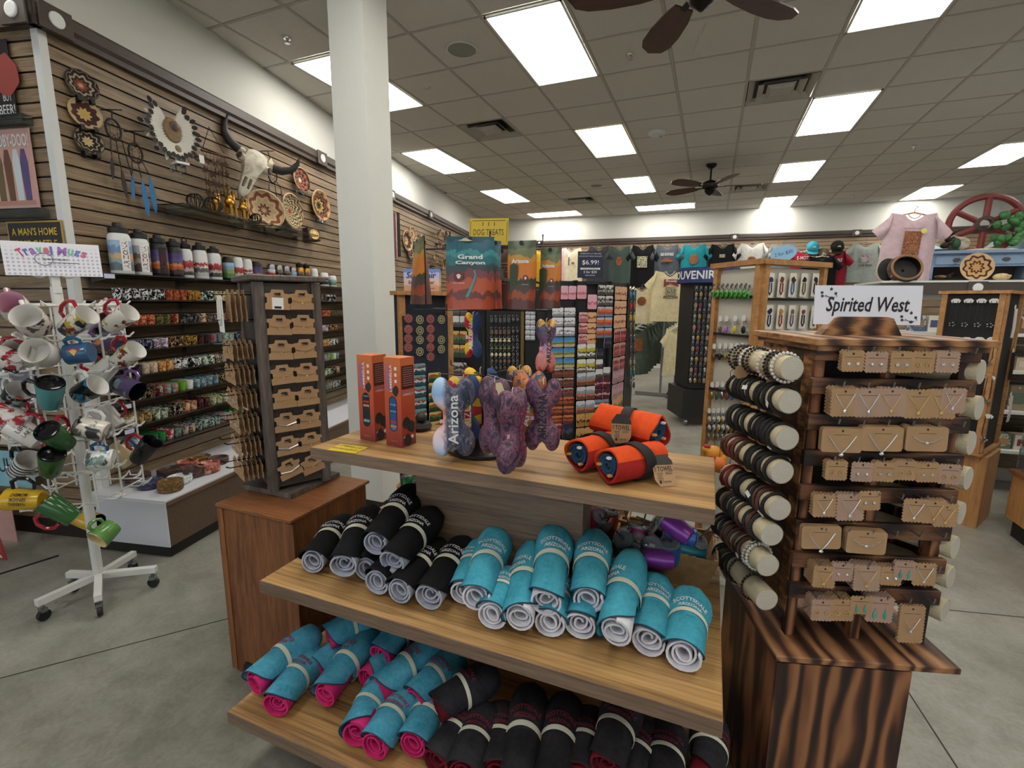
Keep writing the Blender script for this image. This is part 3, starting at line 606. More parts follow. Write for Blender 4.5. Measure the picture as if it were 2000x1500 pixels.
flat('bowl_wood', 'b98d55', .5, var=.02)
q = pz(770, 995, ZM+.004); b = MB(); b.lathe([(.06, 0), (.1, .03), (.125, .085), (.13, .1), (.122, .1), (.09, .035), (.02, .015)], 24); o = b.obj('wooden_bowl', 'bowl_wood', None, T(q.x+.08, q.y+.1, ZM+.001) @ S(.95, .7, .85), smooth=True); tag(o, 'oval pale wooden bowl of green tumblers behind the black caps', 'bowl')
c_ = V((q.x+.08, q.y+.1, ZM+.08))
for dx, dy, dz, d, lab in ((-.06, -.03, .05, (-.3, .2, .9), 'green tumbler tilted at the left of the bowl'), (.01, -.04, .04, (.3, -.7, .6), 'green tumbler lying toward the black caps'), (.05, .03, .09, (.55, -.4, .7), 'green tumbler on top with its lid facing up'), (.07, -.02, .03, (.6, .1, .5), 'green tumbler at the right inside the bowl'), (-.03, .04, .03, (-.7, .2, .4), 'green tumbler at the back inside the bowl')): tumbler(c_+V((dx, dy, dz)), d, 'green', lab, .8, 'green tumblers in the bowl')
# ---------------------------------------------------------------- dog treat spinner on the top shelf
SPX, SPY = 2.211, -3.243; KS = .875
t = empty('wire_spinner', T(SPX, SPY, ZP) @ S(KS, KS, KS)); b = MB(); b.lathe([(.145, 0), (.15, .004), (.15, .014), (.14, .018), (.03, .024)], 36); b.obj('base', 'black_metal', t, smooth=True)
b = MB(); b.cyl((0, 0, .02), (0, 0, .79), .0105, n=12); b.obj('pole', 'black_metal', t)
def arm(z, end, up=.02):
    e = V(end); k = e.normalized(); s_ = V((-k.y, k.x, 0))*.012; b = MB(); e.z = z
    a = V((0, 0, z)); b.tube([a+s_, e+V((0, 0, 0)), e+V((0, 0, up))], .0026, 5); b.obj('hook_arm', 'black_metal', t)
for px, py in ((823, 709), (857, 730), (1002, 747), (1082, 728), (1026, 714), (909, 710)):
    q = pz(px, py, zt(1.23)); arm(.29, (max(-.26, min(.3, (q.x-SPX)/KS)), max(-.25, min(.25, (q.y-SPY)/KS)), 0))
for x, y in ((-.25, -.04), (-.02, -.24), (.12, -.2), (.27, -.06), (.2, .12), (-.1, .2)): arm(.535, (x, y, 0)); arm(.755, (x*.9, y*.9, 0), .03)
for s_ in (-1, 1): b = MB(); b.tube([(-.27, -.05, .535), (.27, .03*s_-.05, .535)], .004, 6); b.obj('cross_bar', 'black_metal', t)
tag(t, 'black wire countertop spinner with dog toys and treat bags', 'display spinner')
# treat pouches
land('bag_canyon', [(0, 'a8492f'), (.16, '6c3a34'), (.24, 'b4553a'), (.4, '7d4448'), (.5, '3c4a4c'), (.6, '2f6f74'), (.72, '3f8a8c'), (.8, '2c5f6e'), (.93, '214a58')], amp=.16, scale=3, ax=1, rnd=0)
land('bag_arizona', [(0, '5a3530'), (.14, '96482c'), (.26, '4d3a38'), (.36, '3d4230'), (.44, 'c8772c'), (.7, 'c08a3c'), (.78, '6d7350'), (.88, '4e5a40')], amp=.12, scale=5, ax=1, rnd=0)
flat('bag_brown', '5d3426', .45); flat('paw_disc', '6c2b27', .5)
t_ = NT('pouch_side', .4); t_.out('4e2c22')
def pouch(px0, px1, py0, py1, yd, rz, mat_, words, lab, thick=.055, back=False):
    A = py_(px0, (py0+py1)/2, yd); B = py_(px1, (py0+py1)/2, yd); top = py_((px0+px1)/2, py0, yd); bot = py_((px0+px1)/2, py1, yd)
    c_ = (A+B)/2; dd = -(RC.transposed() @ (c_-CAM)).z; w_ = (px1-px0)*dd/938.33/max(.3, abs(math.cos(rz))); h_ = (top-bot).length; rz += .42
    t = empty('treat_pouch', T(c_.x, c_.y, bot.z) @ Rz(rz)); b = MB()
    def fr(s_):
        def f(u, v):
            th = thick*(1-v)**.7*(1-(2*u-1)**4)*.5+.0015; return ((u-.5)*w_*(1+.03*math.sin(v*3)), s_*th, v*h_)
        return f
    for s_, m_ in ((-1, mat_), (1, 'bag_brown')):
        b = MB(); k = fr(s_); b.sheet((lambda u, v: (k(u, v)[0], k(u, v)[2], -k(u, v)[1])) if s_ < 0 else (lambda u, v: (k(1-u, v)[0], k(1-u, v)[2], -k(1-u, v)[1])), 10, 10)
        b.obj('front_panel' if s_ < 0 else 'back_panel', m_, t, Rx(pi/2), smooth=1.2)
    b = MB(); n = 10
    b.add([fr(-1)(i/n, 0) for i in range(n+1)]+[fr(1)(i/n, 0) for i in range(n+1)], [(i, i+1, n+2+i, n+1+i) for i in range(n)]); b.obj('gusset', 'bag_brown', t)
    F = lambda x, y: T(x, -(thick*(1-y/h_)**.7*.5+.0045), y) @ Rx(pi/2)
    if words:
        for i, s in enumerate(words): text(s, 'white_card', w_*(.62 if len(s) > 5 else .52), t, F(0, h_*(.7 if len(words) == 1 else .72-.085*i)), bold=.05, h=h_*.062)
        x = -w_*.24 if len(words) == 2 else w_*.22
        b = MB(); b.prism([(w_*.105*math.cos(k*pi/10), w_*.105*math.sin(k*pi/10)) for k in range(20)], .001); o = b.obj('paw_badge', 'paw_disc', t, F(x, h_*.45))
        b = MB()
        for cx, cy, r in ((0, -.012, .034), (-.036, .018, .014), (-.013, .036, .015), (.013, .036, .015), (.036, .018, .014)): b.prism([((cx+r*math.cos(k*pi/5))*w_, (cy+r*math.sin(k*pi/5))*w_) for k in range(10)], .001)
        b.obj('paw_print', 'white_card', o, T(0, 0, .001)); text('DOG TREATS', 'white_card', w_*.24, t, F(x, h_*.36))
        if words[0] == 'Arizona':
            b = MB(); b.prism([(-.012*1, -.3*h_), (.01, -.3*h_), (.01, .12*h_), (0, .15*h_), (-.012, .12*h_)], .001); b.prism([(-.04, -.08*h_), (-.03, -.08*h_), (-.03, .06*h_), (-.04, .06*h_)], .001); b.prism([(-.04, -.08*h_), (-.01, -.12*h_), (-.01, -.09*h_), (-.03, -.05*h_)], .001)
            b.obj('cactus_print', '39432f', t, F(-w_*.2, h_*.52))
        else:
            b = MB(); b.prism([(.01, .2), (.03, .12), (.0, .03), (-.03, -.05), (-.1, -.22), (-.16, -.3), (-.1, -.32), (-.05, -.2), (.0, -.06), (.025, .02), (.05, .12), (.03, .2)], .001); b.obj('river_print', '4a9a98', t, F(w_*.05, h_*.36) @ S(w_*1.6/1.0, h_*.9, 1))
            b = MB(); b.prism([(-.16, 0), (-.08, .02), (-.03, .05), (.02, .055), (.08, .02), (.16, 0), (.05, -.012)], .001); b.obj('cloud_print', 'd8c49a', t, F(-w_*.1, h_*.94) @ S(w_, w_, 1))
    if back:
        for k in range(8): b = MB(); b.box((0, 0, 0), (w_*(.7-.1*(k % 3)), .0025, .0006)); b.obj('print_line', 'b08a78', t, F(0, h_*(.75-.05*k)))
        b = MB(); b.box((0, 0, 0), (w_*.45, h_*.11, .0006)); b.obj('barcode_label', 'white_card', t, F(-w_*.1, h_*.12))
    b = MB(); b.lathe([(.006, 0), (.0062, .001)], 10); b.obj('hang_hole', 'black', t, F(0, h_*.965))
    return tag(t, lab, 'treat bag', 'dog treat pouches on the wire spinner')
YS = SPY
pouch(874, 966, 462, 604, YS-.2, .0, 'bag_canyon', ['Grand', 'Canyon'], 'teal and red Grand Canyon dog treat pouch facing the front')
pouch(953, 978, 470, 603, YS-.1, .5, 'bag_canyon', None, 'second teal treat pouch half hidden behind the front one')
pouch(962, 1000, 487, 598, YS-.05, -.3, 'bag_brown', None, 'brown back of a treat pouch with a barcode', back=True)
pouch(993, 1046, 470, 604, YS-.15, -.35, 'bag_arizona', ['Arizona'], 'orange Arizona treat pouch beside the brown one')
pouch(1057, 1094, 484, 602, YS-.1, -.55, 'bag_arizona', ['Arizona'], 'orange Arizona treat pouch at the right end of the spinner')
pouch(803, 838, 466, 594, YS-.02, -1.25, 'bag_arizona', None, 'Arizona treat pouch seen edge-on at the left end of the spinner', .06)
# yellow sign
q0 = py_(919, 428, YS); q1 = py_(995, 432, YS); q2 = py_(990, 478, YS); W_ = (q1-q0).length; H_ = (q1-q2).length
t = empty('paper_sign', T(*((q0+q2)/2)) @ Ry(.045) @ Rx(pi/2)); b = MB(); b.box((0, 0, 0), (W_, H_*1.15, .0015)); b.obj('sheet', 'd6b73c', t)
text('DOG TREATS', 'ink_brown', W_*.78, t, T(0, -H_*.02, .0012), h=H_*.26)
for x, y, w_, h_ in ((0, .48, .85, .02), (-.47, 0, .008, .9), (.47, 0, .008, .9)): b = MB(); b.box((x*W_, y*H_, .001), (w_*W_, h_*H_, .0006)); b.obj('drawn_border', 'ink_brown', t)
for k in (-1, 0, 1): b = MB(); b.box((k*.02, H_*.33, .001), (.002, .012, .0006)); b.obj('drawn_ray', 'ink_brown', t)
tag(t, 'yellow handwritten sign reading dog treats above the spinner', 'sign')
# ---------------------------------------------------------------- bone-shaped plush toys
def bone_mesh(name, mat_, w_, h_, th=.028):
    q = [(.0, .37)]+[(.26+.2*math.cos(math.radians(a)), .32+.19*math.sin(math.radians(a))) for a in range(150, -61, -21)]+[(.235, .09), (.225, 0)]
    h1 = q+[(x, -y) for x, y in q[-2::-1]]; out = h1+[(-x, y) for x, y in h1[-2:0:-1]]; out = out[::-1]; n = len(out)
    b = MB(); vs = []; fs = []; rs = [1, .93, .78, .5, .2]
    for s_ in (1, -1):
        o_ = len(vs)
        for r in rs:
            for x, y in out: ty = max(-.3, min(.3, y)); k = (1-r)*.45; vs.append((x*(r if abs(y) < .2 else 1-(1-r)*.9)*w_/.95, (y-(y-ty)*(1-r)-ty*k*.3)*h_, s_*th*math.sqrt(max(0, 1-r**2.6))))
        for k in range(len(rs)-1):
            for i in range(n): j = (i+1) % n; f = (o_+k*n+i, o_+k*n+j, o_+k*n+n+j, o_+k*n+n+i); fs.append(f if s_ > 0 else f[::-1])
        f = tuple(o_+(len(rs)-1)*n+i for i in range(n)); fs.append(f if s_ > 0 else f[::-1])
    b.add(vs, fs); return b.mesh(name, mat_, 1.3)
t = NT('bone_canyon', .7); x = t.n('SeparateXYZ', {0: t.coord('Generated')}); nn = t.noise(t.coord('Generated'), 7, 5, .6, 1)
l_ = t.ramp(x.outputs[1], [(0, '86c0ea'), (.2, 'e6dce8'), (.45, 'e6b8b0'), (.6, 'e58a4a'), (.7, 'd2c8d8'), (.8, '8cb6e0'), (1, 'b4d0ea')]); d_ = t.ramp(nn, [(.35, '2b2f45'), (.5, '4c5468'), (.62, '8c7c84'), (.75, 'b8a2a0')])
t.out(t.mix(t.ramp(t.math('ADD', x.outputs[0], t.math('MULTIPLY', nn, .3)), [(.42, '000000'), (.5, 'ffffff')]), l_, d_))
blot('bone_galaxy', [(.3, '1f1c2c'), (.42, '3e2c44'), (.5, '5c4058'), (.54, '9a5c66'), (.58, '35324a'), (.66, '7c5468'), (.7, 'b87a7e'), (.76, '2a263a')], 7, rnd=5, dist=2)
t = NT('bone_flag', .7); x = t.n('SeparateXYZ', {0: t.coord('Generated')}); a = t.math('ARCTAN2', t.math('SUBTRACT', x.outputs[1], .5), t.math('SUBTRACT', x.outputs[0], 1.1))
ray_ = t.ramp(t.math('FRACT', t.math('MULTIPLY', a, 2.2)), [(0, 'b8252f'), (.5, 'e0b52a')], True); t.out(t.mix(t.ramp(x.outputs[0], [(.0, '000000'), (.62, 'ffffff')], True), ray_, '223f6c'))
blot('bone_flame', [(.3, '2f3c55'), (.42, '4a5a70'), (.5, 'd88a34'), (.58, 'd8552c'), (.66, 'e6b04a'), (.75, '2c3348')], 6, rnd=5, dist=2.5)
land('bone_pink', [(0, 'a8402f'), (.1, 'c87a72'), (.35, 'b88aa0'), (.55, '6a5068'), (.75, '4a4a60'), (.88, 'd8a04a')], amp=.3, scale=6, ax=1, rnd=2, fine=.2)
BM = {}
def bone(c, yd, px, py, hpx, rz, mat_, words, lab, wf=.58, tint='white_card', tilt=0, sq=1.0):
    rz += .42; q = py_(px, py, yd); top = py_(px, py-hpx/2, yd); bot = py_(px, py+hpx/2, yd); h_ = (top-bot).length; w_ = h_*wf
    if mat_ not in BM: BM[mat_] = bone_mesh('plush_body', mat_, .6, 1.0, .17)
    t = empty('plush_bone', T(*q) @ Rz(rz) @ Ry(tilt) @ Rx(pi/2)); put('plush_body', BM[mat_], t, S(w_/.6*.97, h_, h_*.8*sq))
    if words:
        text(words, tint, h_*.62, t, T(0, 0, h_*.139*sq) @ Rz(pi/2), h=w_*.22, bold=.02)
    b = MB(); b.box((-w_*.25, -h_*.04, h_*.04), (.014, .011, .002)); b.obj('care_label', 'e8a8b8', t)
    b = MB(); b.tube([(0, h_*.42, 0), (0, h_*.5, 0), (.004, h_*.52, 0)], .0012, 4); b.obj('hang_string', 'white_card', t)
    return tag(t, lab, 'dog toy', 'plush bones on the wire spinner')
bone(0, YS-.16, 886, 815, 152, .05, 'bone_canyon', 'Arizona', 'blue grey canyon plush bone lettered in white at the front left', .57)
bone(0, YS-.06, 905, 800, 130, .5, 'bone_flag', 'ARIZONA', 'red and yellow rayed plush bone behind the canyon one', .55)
bone(0, YS+.05, 938, 790, 140, -.2, 'bone_flag', None, 'navy plush bone with a copper star at the back of the lower tier', .55)
bone(0, YS-.2, 966, 815, 152, -.9, 'bone_galaxy', None, 'purple cactus-bloom plush bone with a cream price tag', .55)
bone(0, YS-.25, 1000, 840, 158, 1.0, 'bone_galaxy', 'ARIZONA', 'purple plush bone hanging lowest over the shelf', .55, 'thread_maroon')
bone(0, YS-.13, 1034, 790, 130, -.45, 'bone_flame', 'Arizona', 'orange and blue flame plush bone', .55)
bone(0, YS-.15, 1060, 810, 140, -.15, 'bone_galaxy', 'ARIZONA', 'dark purple plush bone lettered in black on the right of the lower tier', .52, 'ink')
bone(0, YS, 1014, 765, 100, .3, 'bone_pink', None, 'coral plush bone peeking out behind the flame one', .55)
bone(0, YS-.14, 924, 655, 88, -.35, 'bone_flag', 'ARIZONA', 'red and yellow striped plush bone on the middle tier', .42, 'thread_white')
bone(0, YS-.1, 1066, 676, 104, .35, 'bone_pink', 'ARIZONA', 'pink and purple plush bone alone on the right of the middle tier', .42, 'ink')
q = py_(974, 770, YS-.24); b = MB(); b.prism([(-.012, -.028), (.014, -.028), (.022, .012), (.008, .034), (-.01, .03)], .001); o = b.obj('price_tag', 'd9c79a', None, T(*q) @ Rz(-.3) @ Rx(pi/2)); text('10', 'thread_maroon', .018, o, T(.003, -.008, .0014)); tag(o, 'cream paw-print price tag on the purple plush bone', 'tag')
q = pz(822, 840, ZP); t = empty('stone_ornament', T(q.x, q.y, ZP)); b = MB(); b.lathe([(.02, 0), (.038, .004), (.044, .016), (.038, .03), (.02, .034)], 18); b.obj('ring', 'black', t, smooth=True); b = MB(); b.sph((.002, 0, .05), (.022, .022, .02), 14, 8); b.obj('ball', '232324', t, smooth=True); tag(t, 'small black stacked stone ornament behind the blue umbrella carton', 'ornament')
# ---------------------------------------------------------------- left wall: hung crafts
def coil(name, cols, scale=18, sweep=0):
    """basket face: concentric coils with a stepped pattern"""
    t = NT(name, .75); v = t.coord('Object'); x = t.n('SeparateXYZ', {0: v}); r = t.math('SQRT', t.math('ADD', t.math('POWER', x.outputs[0], 2), t.math('POWER', x.outputs[1], 2)))
    a = t.math('ARCTAN2', x.outputs[1], x.outputs[0]); n_ = t.math('MULTIPLY', t.math('SINE', t.math('ADD', t.math('MULTIPLY', a, 9), t.math('MULTIPLY', r, sweep))), .07)
    f = t.math('ADD', r, n_); wv = t.math('SINE', t.math('MULTIPLY', r, 150))
    return t.out(t.ramp(f, cols, True), wv, .5, .01)
coil('coil_a', [(0, 'd8b98a'), (.15, '8e4a3a'), (.4, '2b211e'), (.55, 'b3a58c'), (.7, '2b211e'), (.88, '8d7c64'), (.95, '2a201c')])
coil('coil_b', [(0, 'd6b56c'), (.4, '4e2a26'), (.75, '6b3b32'), (.8, 'd0b68c')]); coil('coil_c', [(0, 'd8c08a'), (.35, '2b211e'), (.6, 'bfae8c'), (.68, '2b211e'), (.9, 'a99a7c')])
coil('coil_d', [(0, 'cdb184'), (.12, '6b3428'), (.3, 'bfa47c'), (.55, 'd2bb92'), (.68, '8e4a2c'), (.8, '8e4a2c'), (.86, 'd2bb92')]); coil('coil_e', [(0, '9a5236'), (.2, 'd0bd90'), (.3, '4c4430'), (.4, 'd0bd90'), (.5, '5a3a2a'), (.6, 'd0bd90'), (.7, '56503a'), (.8, 'c8b488'), (.88, '5f3527'), (.95, 'c0aa7a')], sweep=9)
coil('coil_f', [(0, 'e0d2b0'), (.2, '2a2220'), (.35, 'b9694c'), (.5, '2a2220'), (.65, 'b9694c'), (.8, '6b3326'), (.9, '2a2220')], sweep=14); coil('coil_g', [(0, '2b2622'), (.25, 'c9a35c'), (.45, '2b2622'), (.6, '9a5a3a'), (.72, '2b2622'), (.8, 'b97a4c'), (.9, 'd6b888')])
def wallm(px, py, off=.05, tilt=0, turn=0):
    s_, z = lw(px, py, off); m = frame(WU, (0, 0, 1), WN); m.translation = lp(s_, z, off); return m @ Rx(-tilt) @ Ry(-turn)
def plate(px, py, r, mat_, lab, off=.05, tilt=.15, turn=.25, deep=.25):
    t = empty('woven_basket', wallm(px, py, off, tilt, turn)); b = MB(); b.lathe([(.03, -deep), (.45, -deep*.8), (.8, -deep*.35), (1, .02)], 28, cap=False); b.lathe([(.03, -deep-.06), (.5, -deep*.8-.07), (1, -.04)], 28, cap=False); b.obj('woven_face', mat_, t, S(r, r, r), smooth=True)
    b = MB(); b.lathe([(.98, .03), (1.05, .0), (1.03, -.05), (.97, -.03)], 28, cap=False); b.obj('rim_coil', '3a2a22' if mat_ in ('coil_a', 'coil_c') else 'b99a6c', t, S(r, r, r), smooth=True)
    b = MB(); b.box((-.4*r, -r*1.02, -.02), (.02, .03, .05)); b.box((.4*r, -r*1.02, -.02), (.02, .03, .05)); b.obj('wall_hook', 'black' if py < 300 and px < 200 else 'clear_plastic', t)
    return tag(t, lab, 'basket', 'woven baskets on the left wall')
plate(161, 165, .078, 'coil_a', 'small dark basket plate with a red centre, topmost of three'); plate(167.5, 221.5, .08, 'coil_b', 'small cream-rimmed basket plate, middle of three'); plate(174.5, 275, .072, 'coil_c', 'small dark basket plate with a cream flower, lowest of three')
plate(520, 408, .16, 'coil_d', 'large cream basket with stepped brown border leaning on the glass shelf', .1, .2, .45); plate(572.5, 412, .155, 'coil_e', 'spiral striped basket beside the stepped one', .09, .05, .0)
plate(590, 351, .11, 'coil_f', 'black and rust basket high on the wall right of the skull', .07, .1, .1); plate(628, 401, .15, 'coil_g', 'tan basket with a dark sunburst centre near the column', .07, .05, .05)
plate(797, 470, .15, 'coil_b', 'oval basket beyond the column', .05, .05, .1); plate(807, 457, .11, 'coil_d', 'small round basket beyond the column, higher one', .05, .05, .1); plate(804, 492, .13, 'coil_a', 'red and white basket beyond the column, lowest', .05, .05, .1)
t = empty('keepsake_box', wallm(612, 458, .09, .1, .2)); b = MB(); b.box((0, 0, -.03), (.16, .12, .09), bev=.006); b.obj('case', '43251d', t); b = MB(); b.lathe([(.01, .02), (.058, .016), (.058, 0)], 16, S(1.1, .85, 1)); b.obj('medallion', 'coil_b', t); tag(t, 'small dark wooden box with a cream medallion below the tan basket', 'box')
# dream catchers
flat('feather_blue', '2c6ca0', .7, var=.04); flat('feather_white', 'd8d4c8', .7, var=.03); flat('feather_dark', '241f1d', .7); flat('sinew', '2a211c', .8); flat('fur_brown', '8a7458', .95, var=.06)
def feather(b, p, d, L, w_, up=(0, 0, 1), mi=0):
    m = axm(p, d, up); pts = [(-.06, 0), (.06, 0), (.8, .25), (1, .55), (.75, .82), (.1, 1), (-.1, 1), (-.75, .82), (-1, .55), (-.8, .25)]
    b.prism([(x*w_, y*L) for x, y in pts], .0015, m @ M(((1, 0, 0, 0), (0, 0, 1, 0), (0, 1, 0, 0), (0, 0, 0, 1))), mi)
def catcher(px, py, hx, hy, r, fm, drops, lab, web='sinew'):
    m = wallm(px, py, .08); t = empty('dream_catcher', m); b = MB(); b.tube([(r*math.cos(a), r*1.25*math.sin(a), 0) for a in [k*2*pi/20 for k in range(20)]], .006, 6, closed=True); b.obj('hoop', 'sinew', t)
    b = MB()
    for k in range(6): a = k*pi/3; c = a+2.1; b.tube([(r*math.cos(a), r*1.25*math.sin(a), 0), (r*math.cos(c), r*1.25*math.sin(c), 0)], .0012, 4)
    b.obj('web', web, t)
    s0, z0 = lw(px, py, .08); s1, z1 = lw(hx, hy, .08); b = MB(); b.tube([(0, r*1.25, 0), (s1-s0, z1-z0, 0)], .004, 5); b.obj('cord', 'sinew', t)
    b = MB(); b.box((s1-s0-.012, z1-z0+.0, -.072), (.03, .09, .006)); b.tube([(s1-s0-.01, z1-z0, -.07), (s1-s0, z1-z0, 0), (s1-s0+.04, z1-z0+.01, .03)], .004, 5); b.obj('wall_hook', 'black', t)
    for dx, ln, fl in drops:
        b = MB(); b.tube([(dx*.6, -r*.9, 0), (dx, -r*1.2-ln, .01)], .003, 5); b.obj('thong', 'sinew', t)
        b = MB(); feather(b, (dx, -r*1.2-ln, .01), (.08*dx/max(abs(dx), .01), -1, 0), fl, fl*.085, (0, 0, 1)); b.obj('feather', fm, t)
    return tag(t, lab, 'dream catcher', 'dream catchers on the left wall')
catcher(221.5, 253, 218, 214, .047, 'feather_dark', [(-.04, .1, .14), (.01, .16, .17), (.075, .19, .03)], 'black dream catcher with dark feathers')
catcher(265, 299, 262, 256, .046, 'feather_blue', [(-.05, .08, .16), (.012, .09, .24), (.07, .06, .24)], 'dark dream catcher with bright blue feathers')
catcher(532, 340, 523, 295, .06, 'feather_dark', [(-.07, .02, .1), (.09, .03, .12), (.03, .15, .1)], 'dream catcher with a cream tag behind the skull')
q = wallm(530, 318, .13); b = MB(); b.box((0, 0, 0), (.055, .055, .002)); o = b.obj('paper_tag', 'd6cfae', None, q @ Rz(.78)); tag(o, 'cream diamond-shaped paper tag on the dream catcher behind the skull', 'tag')
# feather headdress doll
t = empty('feather_headdress', wallm(336, 255, .12, .1, .3) @ S(.76, .76, .76)); b = MB(); b.lathe([(.045, .03), (.085, .02), (.1, -.02), (.07, -.05)], 20, S(.8, 1.15, 1)); b.sph((.02, -.16, -.01), (.045, .05, .03), 10, 6); b.obj('fur', 'fur_brown', t, smooth=True)
b = MB(); b.sph((.01, .03, .03), (.04, .045, .03), 12, 8); b.obj('face', '8a5a42', t, smooth=True)
b = MB(); b.sph((.0, .02, .052), (.02, .03, .012), 8, 5); b.obj('beadwork', '2d5568', t)
for k in range(25):
    a = -pi/2+(k-12)*.205; L = .13+.012*math.sin(k*2.1); w_ = .022
    for rr, zz, nm in ((.085, .0, 'white_feather'), (.1, -.03, 'white_feather')):
        if nm and (k % 2 == 0 or rr < .09):
            b = MB(); feather(b, (rr*.8*math.cos(a), rr*1.15*math.sin(a), zz), (math.cos(a), 1.15*math.sin(a), .2), L*(1 if rr < .09 else 1.25), w_, (0, 0, 1)); f_ = b.obj('feather', 'feather_white', t)
            if rr < .09 or k % 4 == 0:
                e = V((rr*.8*math.cos(a), rr*1.15*math.sin(a), zz))+V((math.cos(a), 1.15*math.sin(a), .2)).normalized()*L*(.78 if rr < .09 else 1.0); b = MB(); feather(b, e+V((0, 0, .003)), (math.cos(a), 1.15*math.sin(a), .2), L*.42, w_*.9); b.obj('black_tip', 'feather_dark', f_)
b = MB(); b.box((.03, -.27, -.02), (.11, .02, .09)); b.obj('wall_bracket', 'white_card', t); b = MB(); b.box((-.02, -.31, -.05), (.015, .05, .08)); b.box((.06, -.31, -.05), (.015, .05, .08)); b.obj('clear_support', 'clear_plastic', t)
tag(t, 'white and black feather headdress with a fur ring on the slat wall', 'headdress')
# rusty wind chime
flat('rust', '4a2c20', .7, .4); t = empty('wind_chime', wallm(408, 240, .1)); s0, z0 = lw(408, 240, .1)
def rel(px, py, off=.1): a, z = lw(px, py, off); return (a-s0, z-z0, off-.1)
b = MB(); b.tube([rel(395, 293), rel(408, 248), rel(438, 300)], .003, 5); b.obj('hanger', 'rust', t); b = MB(); b.tube([rel(393, 293), rel(443, 307)], .008, 6); b.obj('bar', 'rust', t)
for k in range(7):
    p0 = V(rel(396+7*k, 294+2.0*k)); n_ = 4; b = MB(); b.tube([p0, p0+V((0, -.3, 0))], .0012, 4); c = b.obj('chain', 'rust', t)
    for j in range(n_):
        b = MB(); y = -.05-.075*j-RN.uniform(0, .03); r_ = .026
        b.prism([((r_ if i % 2 == 0 else r_*.42)*math.cos(i*pi/5+.3*j), (r_ if i % 2 == 0 else r_*.42)*math.sin(i*pi/5+.3*j)) for i in range(10)], .004); b.obj('star' if (k+j) % 2 else 'bell', 'rust', c, T(*(p0+V((RN.uniform(-.012, .012), y, .006)))) @ Ry(RN.uniform(-.6, .6)))
b = MB(); b.box(rel(394, 311, .13), (.045, .055, .002)); b.obj('price_tag', 'white_card', t); tag(t, 'rusty star and bell wind chime hanging by the headdress', 'wind chime')
# steer skull with horns
blot('bone_white', [(.3, 'a89c84'), (.5, 'd6cdb8'), (.7, 'e6dfcd')], 9, rough=.7, bump=.3); flat('horn', '2c2824', .5, var=.03)
s0, z0 = lw(497, 318, .17); m = frame(WU, (0, 0, 1), WN); m.translation = lp(s0, z0, .17); t = empty('steer_skull', m @ Ry(-.75) @ Rz(-.42) @ Rx(-.25)); b = MB()
secs = [(.10, .055, .05, -.02), (.07, .1, .075, -.02), (.0, .115, .085, 0), (-.06, .1, .085, .01), (-.12, .075, .07, .015), (-.2, .06, .055, .02), (-.27, .055, .045, .02), (-.31, .045, .03, .02), (-.33, .015, .012, .02)]
vs = []; fs = []; n_ = 16
for y, w_, d_, zc in secs:
    for i in range(n_):
        a = 2*pi*i/n_; k = 1-.2*abs(math.cos(2*a)); p = V((w_*math.cos(a)*k, y, zc+d_*math.sin(a)*k)); p *= 1+.05*NZ.noise(p*22); vs.append(p)
for r in range(len(secs)-1):
    for i in range(n_): j = (i+1) % n_; fs.append((r*n_+i, r*n_+n_+i, r*n_+n_+j, r*n_+j))
fs += [tuple(range(n_)), tuple(range((len(secs)-1)*n_, len(secs)*n_))[::-1]]; b.add(vs, fs)
for s_ in (-1, 1): b.sph((s_*.095, -.03, .035), (.04, .035, .035), 10, 6); b.sph((s_*.12, .045, -.01), (.05, .03, .03), 10, 6)
b.obj('skull', 'bone_white', t, smooth=True)
for s_ in (-1, 1):
    b = MB(); b.lathe([(.028, 0), (.026, .012), (.004, .012)], 12, axm((s_*.112, -.035, .055), (s_*.8, .1, .6))); b.obj('eye_socket', '54453a', t)
    b = MB(); b.tube([(s_*.13, .045, -.01), (s_*.2, .06, 0), (s_*.26, .1, .02), (s_*.285, .17, .04), (s_*.28, .23, .06)], [.036, .034, .029, .02, .004], 10); b.obj('horn', 'horn', t, smooth=True)
    b = MB(); b.tube([(s_*.018, -.19, .068), (s_*.02, -.27, .066)], [.012, .009], 6); b.obj('nose_opening', '6b5c4c', t)
tag(t, 'white steer skull with dark curved horns mounted on the slat wall', 'skull')
# glass display shelf with figures
zsh = 2.126; t = empty('glass_shelf', lp(-2.52, zsh, 0)); mm = frame(WU, WN, (0, 0, 1)).to_3x3().to_4x4(); A3 = math.atan2(WU.y, WU.x); t.rotation_euler = (0, 0, A3)
b = MB(); b.box((.42, -.13, .004), (.86, .26, .008)); b.obj('pane', 'glass', t); b = MB(); b.box((1.23, -.13, .004), (.7, .26, .008)); b.obj('pane', 'glass', t)
for x in (.1, .72, 1.1, 1.5): b = MB(); b.prism([(0, 0), (-.22, 0), (-.22, -.012), (0, -.07)], .006, M(((0, 0, 1, x), (1, 0, 0, 0), (0, 1, 0, 0), (0, 0, 0, 1)))); b.box((x, -.008, -.03), (.035, .012, .08)); b.obj('bracket', 'clear_plastic', t)
tag(t, 'clear glass wall shelf holding brass camels and small cages', 'shelf')
flat('brass', 'b8862e', .3, .9); flat('wire_dark', '2a2422', .5, .5)
